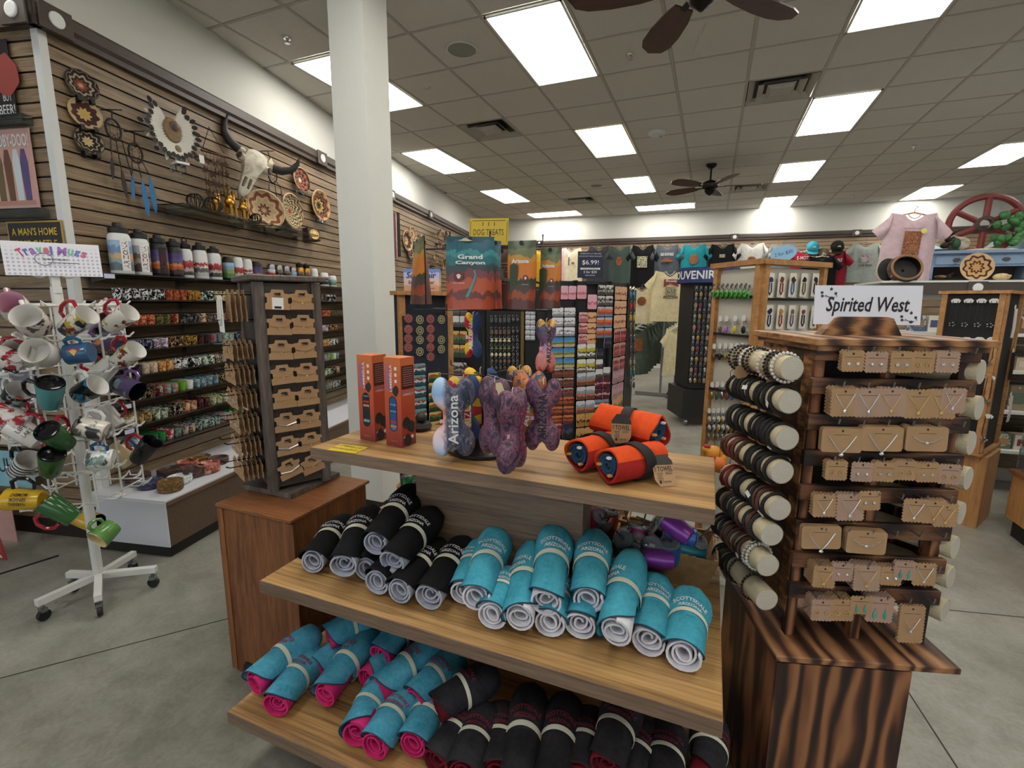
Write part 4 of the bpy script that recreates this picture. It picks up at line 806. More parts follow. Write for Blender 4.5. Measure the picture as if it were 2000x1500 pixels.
def camel(s_, lab, sc_=1):
    t = empty('brass_figure', lp(s_, zsh+.0085, .15) @ Rz(A3) if 0 else M.Translation(lp(s_, zsh+.0085, .15)) @ Rz(A3+.4) @ S(sc_, sc_, sc_)); b = MB()
    for x in (-.035, .035):
        for y in (-.014, .014): b.tube([(x, y, 0), (x, y, .06)], [.006, .008], 6)
    b.sph((0, 0, .075), (.05, .022, .026), 12, 8); b.sph((0, 0, .1), (.022, .018, .018), 10, 6); b.tube([(.045, 0, .075), (.065, 0, .1), (.06, 0, .135)], [.012, .009, .008], 8); b.sph((.07, 0, .14), (.02, .009, .009), 8, 6); b.obj('animal', 'brass', t, smooth=True)
    b = MB(); b.sph((0, 0, .125), (.012, .012, .02), 8, 6); b.sph((0, 0, .15), .01, 8, 6); b.tube([(.02, .02, .06), (-.015, .02, .2)], .003, 5); b.obj('rider', '7a5a24', t, smooth=True)
    return tag(t, lab, 'figurine', 'brass figures on the glass shelf')
camel(-2.12, 'brass camel and rider figure on the glass shelf, left one', 1.1); camel(-1.98, 'taller brass figure group in the middle of the glass shelf', 1.45); camel(-1.84, 'brass figure at the right of the glass shelf', 1.25)
for s_, r_, lab in ((-2.33, .055, 'dark wire cage ornament on the glass shelf'), (-2.17, .06, 'low dark wire cage in front on the glass shelf'), (-1.72, .04, 'small dark wire cage at the right of the glass shelf')):
    t = empty('wire_cage', lp(s_, zsh+.0085, .17)); 
    for k in range(6): a = k*pi/6; b = MB(); b.tube([(r_*math.cos(a)*math.sin(q), r_*math.sin(a)*math.sin(q), r_*(1-math.cos(q))*.9) for q in [i*2*pi/16 for i in range(16)]], .0035, 4, closed=True); b.obj('hoop', 'wire_dark', t)
    t.location += V((0, 0, .004)); tag(t, lab, 'ornament', 'wire cages on the glass shelf')
# things beyond the column on the same wall
land('serape', [(0, '2a2224'), (.2, '8a3038'), (.35, 'c9bfae'), (.5, '3a4a55'), (.65, '8a3038'), (.8, 'c9bfae'), (.9, '2a2224')], ax=0, amp=.1, scale=8)
for px, lab in ((768, 'red and grey striped hanging blanket beyond the column'), (777, 'dark fringed strap hanging beside the striped blanket')):
    m = wallm(px, 415, .03); b = MB(); b.sheet(lambda u, v: ((u-.5)*.16 if px < 770 else (u-.5)*.06, -v*.62, .012*math.sin(u*9)), 8, 10, th=.006); o = b.obj('hanging_blanket', 'serape' if px < 770 else 'sinew', None, m, smooth=True); tag(o, lab, 'blanket')
blot('driftwood', [(.3, '4a3a2a'), (.55, '8a6c4a'), (.75, 'c0a070')], 12)
for i, (px, py, lab) in enumerate(((820, 468, 'small carved wooden figure beyond the column'), (858, 462, 'hanging kachina ornament beyond the column'), (872, 470, 'carved bird ornament beyond the column'), (848, 505, 'knotted driftwood carving on a bracket beyond the column'), (868, 512, 'twisted root carving beside the driftwood'))):
    m = wallm(px, py, .08); t = empty('wood_carving', m); b = MB(); rn = random.Random(i)
    for k in range(5): p = V((rn.uniform(-.08, .08), rn.uniform(-.1, .1), rn.uniform(-.03, .03))); b.tube([p, p+V((rn.uniform(-.09, .09), rn.uniform(-.09, .09), .02)), p+V((rn.uniform(-.12, .12), rn.uniform(-.12, .12), 0))], [.012, .025, .008], 6)
    b.obj('carving', 'driftwood', t, smooth=True); b = MB(); b.box((0, -.13, -.03), (.12, .012, .09)); b.obj('bracket', '2a2320', t); tag(t, lab, 'carving', 'carvings beyond the column')
# ---------------------------------------------------------------- glass shelves of shot glasses and bottles
SZ = [1.655-.1524*k for k in range(8)]; SO = .21
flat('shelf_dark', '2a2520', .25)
for k, z in enumerate(SZ):
    t = empty('wall_shelf', M.Translation(lp(C0, z, 0)) @ Rz(A3)); 
    for j, (x0, x1) in enumerate(((.03, 1.2), (1.21, 2.4), (2.41, 3.6), (3.61, 4.8))):
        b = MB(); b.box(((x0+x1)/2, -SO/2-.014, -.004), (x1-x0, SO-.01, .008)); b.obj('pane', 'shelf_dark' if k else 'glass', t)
    for j in range(4):
        x = .08+j*.6; b = MB(); b.box((x, -.018, -.05), (.03, .008, .09)); b.prism([(-.015, -.008), (-SO+.02, -.008), (-SO+.02, -.02), (-.015, -.055)], .005, M(((0, 0, 1, x), (1, 0, 0, 0), (0, 1, 0, 0), (0, 0, 0, 1)))); b.obj('bracket', 'clear_plastic', t)
    b = MB(); b.box((.02, -SO-.02, -.02), (.06, .002, .025)); b.obj('price_strip', 'c9cde8', t); tag(t, f'glass wall shelf, {ORD[k]} from the top on the left slat wall', 'shelf', 'glass shelves on the left wall')
GM = {}
def gm(c1, c2, k=8):
    nm = 'cup_'+c1+c2
    if nm not in MATS: blot(nm, [(.0, c1), (.5, c2), (.6, c1)], 45, rnd=6, rough=.25, dist=.6, const=True)
    return nm
SHOT = {}
def shot(m_, s_, z, off, lab, h=1.0, r=1.0):
    if m_ not in SHOT:
        b = MB(); b.lathe([(.0215, 0), (.0225, .004), (.0265, .06), (.0245, .06), (.0205, .012), (.003, .012)], 12); SHOT[m_] = b.mesh('shot_glass', m_, True)
    o = put('shot_glass', SHOT[m_], None, M.Translation(lp(s_, z+.0005, off)) @ Rz(RN.uniform(0, 6)) @ S(r, r, h)); return tag(o, lab, 'shot glass', 'shot glasses on the wall shelves')
PAL = [None,
 [('0e0e10', 'dcdcdc', 6), ('7c3020', 'b9663a', 3), ('b07c34', '2c2016', 2), ('101012', 'c9e4dc', 2), ('cbb98c', '4a3a24', 4), ('3f3430', '8a7a70', 2)],
 [('2c2420', '8c5040', 1), ('8c2c22', 'd0845a', 3), ('6e6a34', '2c2a18', 2), ('7c241e', 'c88a6a', 1), ('0f0f10', '6a6a6a', 3), ('d0b892', '5a3a24', 1), ('4a3834', '9a8a80', 2), ('6a2a2a', 'b88a7a', 2)],
 [('7c8c7c', 'b8c4b4', 2), ('14142a', '8a90a8', 2), ('cfc8d2', '6a4a6a', 2), ('141c3c', 'd09a34', 2), ('b08a3a', '2a2414', 2), ('1c1818', '5c2c20', 2), ('a8342a', '3a8a98', 2)],
 [('14182c', '4a2a4a', 2), ('c0a88a', 'e0d6c4', 2), ('b8743a', 'e0b87a', 2), ('e0e0e0', '101010', 2), ('0f0f10', 'e0e0e0', 2), ('2c5a34', 'e8e8e0', 2), ('b0a08c', '3a2c24', 2)],
 [('101010', 'a08a5a', 3), ('5a1c1c', 'c8b0a0', 1), ('b86c2c', '6ab0d0', 2), ('6aa82a', '6aa82a', 1), ('dcdcd8', 'f0f0ec', 1), ('5a7078', '9ab4bc', 4)],
 [('c0a870', '6a4a2c', 3), ('c8d0b8', '3a5a34', 2), ('0f0f10', 'b0a890', 2), ('d8b89a', '9a4a2c', 2), ('2a1014', '7a3a34', 2), ('c8c4a0', '7a8a5a', 3)],
 [('9ac4d8', 'c86a3a', 2), ('1c7a3a', '1c7a3a', 2), ('b02a34', 'e8d8d8', 1), ('4a5a54', '8aa098', 1), ('c8b088', '4a4a7a', 2), ('a8b8b0', '2a3a34', 4)]]
SNAME = {'0e0e10': 'black', '101010': 'black', '0f0f10': 'black', '101012': 'black', '14142a': 'navy', '141c3c': 'navy', '14182c': 'navy', 'dcdcd8': 'white', 'e0e0e0': 'white', 'cfc8d2': 'white', '6aa82a': 'lime', '1c7a3a': 'green', '2c5a34': 'green', 'b02a34': 'red', '8c2c22': 'red', '7c241e': 'red', 'a8342a': 'red'}
for k in range(1, 8):
    s_ = -3.0+.02*(k % 3); j = 0; rows = 1 if k < 3 else (2 if k < 5 else 3)
    gi = 0
    while s_ < -2.04 or (-.86 < s_ < -.6):
        c1, c2, n_ = PAL[k][gi % len(PAL[k])]; gi += 1; nm = SNAME.get(c1, 'printed')
        for i in range(n_):
            if s_ > -2.04 and not (-.86 < s_ < -.6): break
            for r_ in range(rows):
                shot(gm(c1, c2), s_, SZ[k], SO-.035-r_*.058, f'{nm} shot glass, {ORD[j]} along and {["front", "second", "third"][r_]} row, {ORD[k]} wall shelf', 1.0 if k > 1 else 1.12)
            s_ += .0565; j += 1
        s_ += .004
        if s_ >= -2.04 and s_ < -.9: s_ = -.855
# big drink bottles on the top shelf
land('art_a', [(0, '5a6a6c'), (.25, '8aa0a8'), (.4, 'c9a86a'), (.55, '6c8ab0'), (.8, '9ab4cc')], ax=2, amp=.2, scale=6); land('art_b', [(0, '4c3c34'), (.3, '9a8a80'), (.5, '6a5a50'), (.7, 'a0a4a8')], ax=2, amp=.25, scale=6)
land('art_sunset', [(0, '3a2a34'), (.2, 'a85a2a'), (.38, 'c9824a'), (.5, '5a4a78'), (.75, '4a3c70')], ax=2, amp=.16, scale=5); land('art_red', [(0, '3c3a3a'), (.2, 'b8b4b0'), (.35, '9a2c2e'), (.6, 'b84a44'), (.72, 'd8dce0')], ax=2, amp=.25, scale=6)
land('art_white', [(0, 'b0b4b4'), (.2, '5a5a56'), (.4, 'dcdcd8'), (.5, 'a83a38'), (.66, 'e0e0dc')], ax=2, amp=.25, scale=7); land('art_green', [(0, '4c7a3c'), (.3, '7a9a5a'), (.55, '7aa0c0'), (.8, '9ab8d4')], ax=2, amp=.2, scale=5); land('art_flower', [(0, '101010'), (.3, '2a5a4a'), (.5, 'c8c8c4'), (.55, '1a1a1a'), (.75, '8a6a5a')], ax=2, amp=.35, scale=9)
def bottle(px, py, h, r, mat_, lab, body='white_paint', lid=1, word=None, off=.13, k=None):
    s_, z = lw(px, py, off); t = empty('drink_bottle', M.Translation(lp(s_, SZ[0]+.0005, off)) @ Rz(A3-pi/2)); b = MB(); hb = h*(.8 if lid else 1)
    b.lathe([(r*.93, 0), (r, .006), (r, hb-.03), (r*.9, hb-.012), (r*.72, hb)], 20); b.obj('body', body, t, smooth=True)
    b = MB(); b.lathe([(r*1.008, .02), (r*1.008, hb-.045)], 20, cap=False); b.obj('printed_wrap', mat_, t, smooth=True)
    if lid:
        b = MB(); b.lathe([(r*.74, hb-.004), (r*.86, hb+.002), (r*.86, hb+.028), (r*.45, hb+.034), (r*.42, h-.004), (r*.36, h)], 16); o = b.obj('lid', 'black', t, smooth=True)
        if lid == 2: b = MB(); b.tube([(r*.5*math.cos(a), 0, h-.004+r*.7*math.sin(a)) for a in [i*pi/8 for i in range(9)]], .004, 5); b.obj('carry_loop', 'black', o)
    if word:
        fn = lambda x, y: ((r*1.012)*math.cos(y/r-.5+.2), (r*1.012)*math.sin(y/r-.5+.2), hb*.47+x)
        b = MB(); b.sheet(lambda u, v: fn((v-.5)*hb*.78, (u-.5)*.045)[:2]+(hb*.47+(v-.5)*hb*.78,), 5, 1); 
        o = b.obj('name_stripe', 'white_card' if body == 'white_paint' else 'ink', t); text(word, 'thread_maroon', hb*.66, t, None, h=.028, wrap=lambda x, y: ((r*1.018)*math.cos(-y/r-.3), (r*1.018)*math.sin(-y/r-.3), hb*.47+x), bold=.02)
    return tag(t, lab, 'bottle', 'bottles and mugs on the top wall shelf')
for px, py, h, r, m_, lab, bd, ld, wd in ((240, 530, .3, .058, 'art_a', 'white bottle lettered Arizona at the left end', 'white_paint', 1, 'ARIZONA'), (278, 532, .28, .052, 'art_b', 'white bottle lettered Arizona with a grey desert print', 'white_paint', 1, 'ARIZONA'), (314, 534, .265, .05, 'art_sunset', 'black bottle lettered Arizona with a sunset print', 'black', 1, 'ARIZONA'), (344, 536, .255, .047, 'art_sunset', 'purple sunset bottle with a black lid', 'black', 1, None),
    (366, 538, .25, .042, 'art_red', 'red canyon bottle with a loop lid', 'white_paint', 2, None), (394, 541, .255, .047, 'art_white', 'white bottle with red rocks, sixth from the left', 'white_paint', 1, None), (421, 543, .245, .046, 'art_red', 'cream bottle with a red rock print next to the dark tower', 'white_paint', 1, None),
    (448, 546, .18, .04, 'art_green', 'green and blue printed can without a lid', 'black', 0, None), (466, 547, .185, .04, 'art_red', 'red rock printed can without a lid', 'white_paint', 0, None), (485, 549, .18, .038, 'art_white', 'white printed can without a lid', 'white_paint', 0, None), (503, 550, .17, .042, 'art_sunset', 'purple boxed can above the dark tower', 'black', 0, None), (531, 552, .165, .034, 'art_red', 'red steel tumbler above the dark tower', 'steel', 0, None), (546, 553, .165, .034, 'art_flower', 'black floral steel tumbler', 'steel', 0, None), (560, 554, .165, .034, 'art_flower', 'green badge steel tumbler', 'steel', 0, None), (573, 555, .16, .034, 'art_green', 'teal steel tumbler above the dark tower', 'steel', 0, None),
    (587, 555, .21, .038, 'art_flower', 'gold travel tumbler with a black lid', 'brass', 1, None), (600, 556, .21, .036, 'art_flower', 'second gold travel tumbler with a black lid', 'brass', 1, None), (614, 557, .17, .04, 'art_white', 'tall white striped mug near the column', 'white_paint', 0, None), (634, 560, .14, .045, 'art_flower', 'white mug with a dark crest beside the column', 'white_paint', 0, None), (650, 560, .12, .042, 'art_green', 'blue cactus mug next to the column', 'white_paint', 0, None)):
    bottle(px, py, h, r, m_, lab, bd, ld, wd)
# base deck under the shelves
flat('carpet_brown', '5c4a3a', .95, var=.04); flat('deck_white', 'cfd0d6', .4)
t = empty('base_deck', M.Translation(lp(-3.18, 0, 0)) @ Rz(A3))
b = MB(); b.box((1.6, -.28, .205), (3.2, .55, .27)); b.obj('carcass', 'carpet_brown', t); b = MB(); b.box((1.6, -.28, .3475), (3.21, .56, .015)); b.obj('top', 'deck_white', t); b = MB(); b.box((-.004, -.28, .205), (.008, .555, .27)); b.obj('end_panel', 'deck_white', t)
b = MB(); b.box((1.6, -.27, .035), (3.18, .54, .07)); b.obj('kick_plate', '14120f', t); b = MB(); b.box((1.6, -.562, .335), (3.2, .006, .022)); b.obj('price_channel', '6a5240', t); tag(t, 'low white-topped base deck with brown carpet front under the shelves', 'base unit')
blot('ash_blue', [(.3, '1c2030'), (.5, '3c4468'), (.7, '7a6a5a')], 30); blot('ash_gold', [(.3, '3a2c14'), (.55, '7a5a2a'), (.7, 'b08a4a')], 30); blot('ash_red', [(.3, '6a2420'), (.5, 'b0584a'), (.65, 'd8b8a0')], 30); blot('ash_white', [(.3, '5a7a8a'), (.45, 'd0d8d8'), (.7, 'e4e8e8')], 25); blot('ash_dark', [(.3, '1c1614'), (.5, '4a342c'), (.7, '7a5a4a')], 30)
for i, (px, py, n_, m_, lab) in enumerate(((338, 958, 3, 'ash_gold', 'gold glass ashtray nearest the deck corner'), (298, 952, 2, 'ash_blue', 'blue glass ashtray behind the gold stack'), (356, 943, 2, 'ash_white', 'white ashtray'), (382, 930, 3, 'ash_dark', 'dark glass ashtray'), (370, 912, 2, 'ash_red', 'red patterned ashtray'), (412, 922, 3, 'ash_red', 'red mosaic ashtray'), (335, 928, 2, 'ash_dark', 'dark amber ashtray behind'), (395, 903, 2, 'ash_gold', 'amber glass ashtray at the back'), (430, 905, 2, 'ash_dark', 'smoky glass ashtray near the dark tower'), (275, 945, 3, 'ash_dark', 'brown glass ashtray at the far left'))):
    q = pz(px, py, .356)
    for k in range(n_):
        b = MB(); b.lathe([(.05, 0), (.066, .006), (.07, .024), (.062, .027), (.055, .012), (.01, .008)], 20); tag(b.obj('ashtray', m_, None, T(q.x-.02, q.y, .3555+k*.0185), smooth=True), f'{lab}, {["at the bottom", "second up", "on top"][k]} of its stack', 'ashtray', 'ashtrays on the base deck')
# ---------------------------------------------------------------- tin signs on the wall end
flat('tin_black', '1c1a1c', .4); flat('tin_pink', 'c89c94', .4, var=.03); flat('tin_yellow', 'b8922c', .4); flat('tin_red', 'a8383a', .4); flat('tin_blue', '8abccb', .4, var=.03); flat('tin_cream', 'cfc0ac', .45, var=.04)
def tin(px0, py0, px1, py1, mat_, lab, off=.03, lean=0):
    u0, z1 = ew(px0, py0, off); u1, z0 = ew(px1, py1, off); w_, h_ = abs(u1-u0), abs(z1-z0); m = frame(WN, (0, 0, 1), -WU); m.translation = ep((u0+u1)/2, (z0+z1)/2, off); t = empty('tin_sign', m @ Rx(-lean)); b = MB(); b.box((0, 0, 0), (w_, h_, .004), bev=.001); b.obj('plate', mat_, t); return tag(t, lab, 'sign', 'tin signs on the wall end'), w_, h_
t, w_, h_ = tin(-45, 82, 35, 228, 'tin_black', 'dark tin sign lettered in white, topmost on the wall end'); text('BUY', 'white_card', w_*.3, t, T(w_*.27, -h_*.24, .0035), h=h_*.1); text('BEER!', 'white_card', w_*.55, t, T(w_*.2, -h_*.4, .0035), h=h_*.13); b = MB(); b.prism(blob(14, .1, 4, .15), .003); b.obj('red_figure_print', '8e3a34', t, T(w_*.28, h_*.05, .002))
t, w_, h_ = tin(-35, 256, 80, 407, 'tin_pink', 'pink tin sign with bubble lettering along its top'); text('SCOOBY-DOO!', 'white_card', w_*.9, t, T(0, h_*.36, .0035), h=h_*.16, bold=.03); b = MB(); b.box((0, -h_*.42, .003), (w_*.86, h_*.05, .001)); b.obj('caption_strip', 'b88478', t)
for k, (x, c) in enumerate(((-.25, '6a5a3a'), (-.05, '6a4a34'), (.14, 'c8d0d4'), (.3, '5a4a78'))): b = MB(); b.prism([(-.02, -.14), (.02, -.14), (.026, .06), (.012, .13), (-.012, .13), (-.026, .06)], .002); b.obj('plain_shape', c, t, T(x*w_, -h_*.06, .002))
t, w_, h_ = tin(12, 433, 130, 500, 'tin_yellow', 'black and yellow tin sign about a man and his home'); b = MB(); b.box((0, 0, .003), (w_*.94, h_*.9, .002)); b.obj('black_field', 'tin_black', t); text("A MAN'S HOME", 'd8b23a', w_*.82, t, T(0, h_*.2, .0055), h=h_*.22, bold=.02); text('IS HIS CASTLE', 'd8b23a', w_*.78, t, T(0, -h_*.15, .0055), h=h_*.22, bold=.02)
t, w_, h_ = tin(-60, 875, 72, 955, 'tin_blue', 'pale blue tin sign low on the wall end behind the mugs', .1); text('MUH', 'ink', w_*.4, t, T(0, h_*.1, .0035), h=h_*.4)
tin(-60, 715, 75, 790, '6a6878', 'grey tin sign low behind the mugs', .06); tin(-60, 790, 60, 872, 'tin_cream', 'cream tin sign low behind the mugs', .08); tin(-60, 960, 42, 1100, 'tin_pink', 'faded pink tin sign near the floor', .12)
t, w_, h_ = tin(-40, 1015, 30, 1175, 'tin_red', 'red tin sign with sideways white lettering in the floor rack', .3, -.1); text('TASMANIAN', 'white_card', h_*.95, t, T(w_*.2, 0, .0035) @ Rz(-pi/2), h=w_*.28, bold=.03)
q = ep(*ew(20, 1190, .38)[:1], 0, .38); t = empty('sign_rack', T(q.x, q.y, 0)); b = MB(); b.tube([(.05, -.1, 0), (-.1, .12, .75)], .007, 6); b.tube([(.05, -.1, 0), (.12, .2, .0)], .007, 6); b.tube([(-.3, -.3, .02), (.05, -.1, .02)], .007, 6); b.tube([(-.02, .0, .35), (.1, .25, .35)], .007, 6); b.obj('wire_frame', 'black_metal', t); tag(t, 'black wire floor rack holding tin signs', 'rack')
for k, (px, py, w_) in enumerate(((20, 232, .5), (40, 412, .6), (60, 490, .7))):
    u, z = ew(px, py, .02); b = MB(); b.box((0, 0, 0), (w_, .05, .05)); m = frame(WN, (0, 0, 1), -WU); m.translation = ep(u+.1, z-.02, .045); tag(b.obj('sign_ledge', 'glass', None, m), f'clear plastic ledge under the {ORD[k]} tin sign from the top', 'ledge', 'clear sign ledges')
# ---------------------------------------------------------------- white wire mug rack on casters
RC0 = V((.06, -3.365, 0)); vdir = (CAM-RC0); vdir.z = 0; vdir.normalize(); av = math.atan2(vdir.y, vdir.x)+.14
flat('wire_white', 'd9d9d4', .4)
t = empty('mug_rack', T(RC0.x, RC0.y, 0)); LV = [1.475-.153*k for k in range(7)]
b = MB(); b.cyl((0, 0, .09), (0, 0, 1.56), .022, n=14); b.obj('pole', 'wire_white', t)
for k, (px, py) in enumerate(((75, 1205), (195, 1195), (308, 1135), (265, 1103), (137, 1145))):
    q = pz(px, py, .03)-RC0; q.z = 0; d = q.normalized(); L = q.length; b = MB(); m = Rz(math.atan2(d.y, d.x)); b.box((L/2, 0, .1), (L, .03, .03)); o = b.obj('leg', 'wire_white', t, m)
    b = MB(); b.cyl((L-.02, 0, .085), (L-.02, 0, .06), .008); b.box((L-.02, 0, .055), (.025, .03, .02)); c = b.obj('caster', 'steel', o); b = MB(); b.lathe([(.024, -.011), (.027, -.007), (.027, .007), (.024, .011)], 14, T(L-.02, 0, .028) @ Rx(pi/2)); b.obj('wheel', 'black', c)
HD = .235
cor = [V((HD*math.cos(av+k*pi/2), HD*math.sin(av+k*pi/2), 0)) for k in range(4)]
for k in range(4):
    for f in (0, .5):
        p = cor[k].lerp(cor[(k+1) % 4], f); b = MB(); b.cyl(p+V((0, 0, LV[-1]-.03)), p+V((0, 0, LV[0]+.01)), .0045, n=6); b.obj('upright_wire', 'wire_white', t)
for i, z in enumerate(LV):
    b = MB(); b.tube([c+V((0, 0, z)) for c in cor], .008 if i in (0, 5) else .004, 6, closed=True); b.obj('ring_wire', 'wire_white', t)
b = MB()
for k in range(4): b.tube([V((0, 0, LV[5])), cor[k]+V((0, 0, LV[5]))], .004, 5); 
b.obj('spoke_wire', 'wire_white', t); b = MB()
for k in range(4): b.tube([V((0, 0, LV[0])), cor[k]+V((0, 0, LV[0]))], .004, 5)
b.obj('spoke_wire', 'wire_white', t)
b = MB(); b.tube([(-.03, 0, 0), (-.035, .05, 0), (-.03, .075, .02), (-.02, .06, 0), (.0, .055, 0), (.02, .06, 0), (.03, .075, .02), (.035, .05, 0), (.03, 0, 0)], .0042, 5); hk = b.mesh('mug_hook', 'wire_white')
for i, z in enumerate(LV[:6]+[LV[6]]):
    for k in range(4):
        for f in (.25, .75):
            p = cor[k].lerp(cor[(k+1) % 4], f); n_ = (cor[k]+cor[(k+1) % 4]).normalized(); put('mug_hook', hk, t, T(p.x, p.y, z) @ Rz(math.atan2(n_.y, n_.x)-pi/2))
b = MB(); b.box((0, 0, 1.58), (.05, .03, .1)); b.obj('sign_clamp', 'wire_white', t, Rz(av)); b = MB()
for s_ in (-1, 1): b.tube([(s_*.05+.03*math.cos(a), 0, 1.63+.03*math.sin(a)) for a in [j*2*pi/12 for j in range(12)]], .004, 5, closed=True)
b.obj('scroll_wire', 'wire_white', t, Rz(av-pi/2)); tag(t, 'white wire spinner rack on five casters hung with novelty mugs', 'mug rack')
# its sign
P0 = RC0+vdir*.03; A = onp(0, 470, P0, vdir); B = onp(193, 478, P0, vdir); Cc = onp(200, 540, P0, vdir); D = onp(7, 540, P0, vdir); c_ = (A+Cc)/2; x_ = (B-A).normalized(); W_ = (B-A).length; H_ = (B-Cc).length
t_ = NT('dotted_card', .6); v = t_.coord('Object', (60, 60, 60)); vo = t_.n('TexVoronoi', {'Vector': v, 'Scale': 1.0, 'Randomness': 0.0}).outputs['Distance']; y = t_.n('SeparateXYZ', {0: t_.coord('Object', (5, 5, 5))}).outputs[1]
t_.out(t_.mix(t_.math('MULTIPLY', t_.ramp(vo, [(.28, 'ffffff'), (.34, '000000')]), t_.ramp(y, [(.0, 'ffffff'), (.3, '000000')])), 'e6e6ea', 'b6b4cc'))
m = frame(x_, V((0, 0, 1)), x_.cross(V((0, 0, 1)))); m.translation = c_; t = empty('shop_sign', m @ Rx(-.06)); b = MB(); b.box((0, 0, 0), (W_, H_, .004)); b.obj('card', 'dotted_card', t)
x = -W_*.36
for ch, c in zip('Travel Mugs', ['b84a68', '5a6ab0', '9a6ab8', '7ab8a0', 'c86a7a', '6a7ac0', None, '9a6ab8', '7ab8a8', '6a7ac0', 'c06a90']):
    cw = {'l': .03, ' ': .04, 'M': .1, 'r': .05}.get(ch, .066)*W_*1.05
    if c: text(ch, c, cw*.9, t, T(x+cw/2, H_*(.26-.9*((x+cw/2)/W_)**2), .003) @ Rz(-1.4*(x+cw/2)/W_), h=H_*(.26 if ch in 'TMl' else .2), bold=.06)
    x += cw
text('Spoontiques', 'ink', W_*.26, t, T(.01*W_, 0, .003), h=H_*.11); b = MB(); b.box((.03, -H_*.1, .0025), (W_*.32, .003, .001)); b.obj('rule', '6a6a74', t); b = MB(); b.tube([(-W_*.1+.03*math.cos(a), .03*math.sin(a)*.9, .003) for a in [k*2*pi/20 for k in range(20)]], .0018, 4, closed=True); b.obj('logo_ring', '7a7a84', t); text('FINE GIFTS AND COLLECTIBLES', '8a8a94', W_*.28, t, T(.02, -H_*.17, .003))
tag(t, 'white card sign reading Travel Mugs on top of the wire rack', 'sign')
# mugs
def mug_proto(h, r, body, inner, handle, lid=None, taper=1.0):
    t = empty('mug'); b = MB(); b.lathe([(r*.92*taper, 0), (r*taper, .008), (r, h-.004), (r*.98, h)], 24, cap=False); b.lathe([(.002, .001), (r*.92*taper, 0)], 24, cap=False); b.obj('body', body, t, smooth=True)
    b = MB(); b.lathe([(r*.99, h-.002), (r*.97, h+.002), (r*.91, h-.003), (r*.88*taper, .012), (.002, .01)], 24, cap=False); b.obj('inside', inner, t, smooth=True)
    b = MB(); hr = h*.33; b.tube([(r*.96, 0, h*.82), (r+hr*.7, 0, h*.86), (r+hr*1.05, 0, h*.68), (r+hr*1.0, 0, h*.42), (r+hr*.55, 0, h*.24), (r*.96, 0, h*.24)], [.008, .0095, .0095, .009, .0085, .008], 8); b.obj('handle', handle, t, smooth=True)
    if lid: b = MB(); b.lathe([(r*.96, h-.004), (r*.95, h+.006), (r*.86, h+.008), (r*.8, h-.004), (r*.3, h-.002), (.004, h+.004)], 24); b.obj('lid', lid, t, smooth=True)
    return t
def mprint(nm, base, cols, sc_=22):
    t = NT(nm, .2); v = t.coord('Object', rnd=4); n_ = t.noise(v, sc_, 3, .6, .4); vo = t.n('TexVoronoi', {'Vector': v, 'Scale': sc_*.9}); k = t.ramp(vo.outputs['Color'], [(0, cols[0]), (.3, cols[1]), (.55, cols[2]), (.8, cols[-1])], True)
    return t.out(t.mix(t.ramp(n_, [(.5, '000000'), (.56, 'ffffff')]), base, k))
mprint('mug_toon', 'e0ddd2', ['1c2238', 'b8a03a', '7a2a24', '2a2a34']); mprint('mug_brown', 'd8d2c8', ['5a3a28', '3a2418', '8a5a3a', '6a4a34']); mprint('mug_floral', 'e2e0da', ['6a9a9c', '4a5a50', '8a9a90', 'c88a7a']); mprint('mug_photo', 'd6d0c2', ['2a2a2a', '6a6660', '141414', '8a867c'], 14); mprint('mug_night', '101216', ['1c4a5a', '8a9a9a', '2a6a8a', '14161a']); mprint('mug_purple', '4a4060', ['101014', 'c87a3a', '6a8a8a', '1a1a24']); mprint('mug_xmas', 'dcd8d4', ['a82a34', '1a1a1a', 'a82a34', '4a5a8a'])
flat('ceramic_white', 'dddad4', .15); flat('ceramic_blue', '2f5578', .15); flat('ceramic_green', '2c5a2e', .15); flat('ceramic_black', '121214', .15); flat('ceramic_red', 'a01c30', .15); flat('ceramic_frog', '5c8a44', .2, var=.03); flat('ceramic_yellow', 'c8a024', .15); flat('ceramic_cream', 'd0bc8c', .15); flat('ceramic_pink', 'cc9cae', .15); flat('ceramic_teal', '4a8a8c', .15); flat('ceramic_purple', '6a4a80', .15)
t_ = NT('ceramic_stripe', .15); y = t_.n('SeparateXYZ', {0: t_.coord('Object')}).outputs[2]; t_.out(t_.ramp(t_.math('FRACT', t_.math('MULTIPLY', y, 40)), [(0, 'd8d4cc'), (.5, '2a3050')], True))
MUG = {}
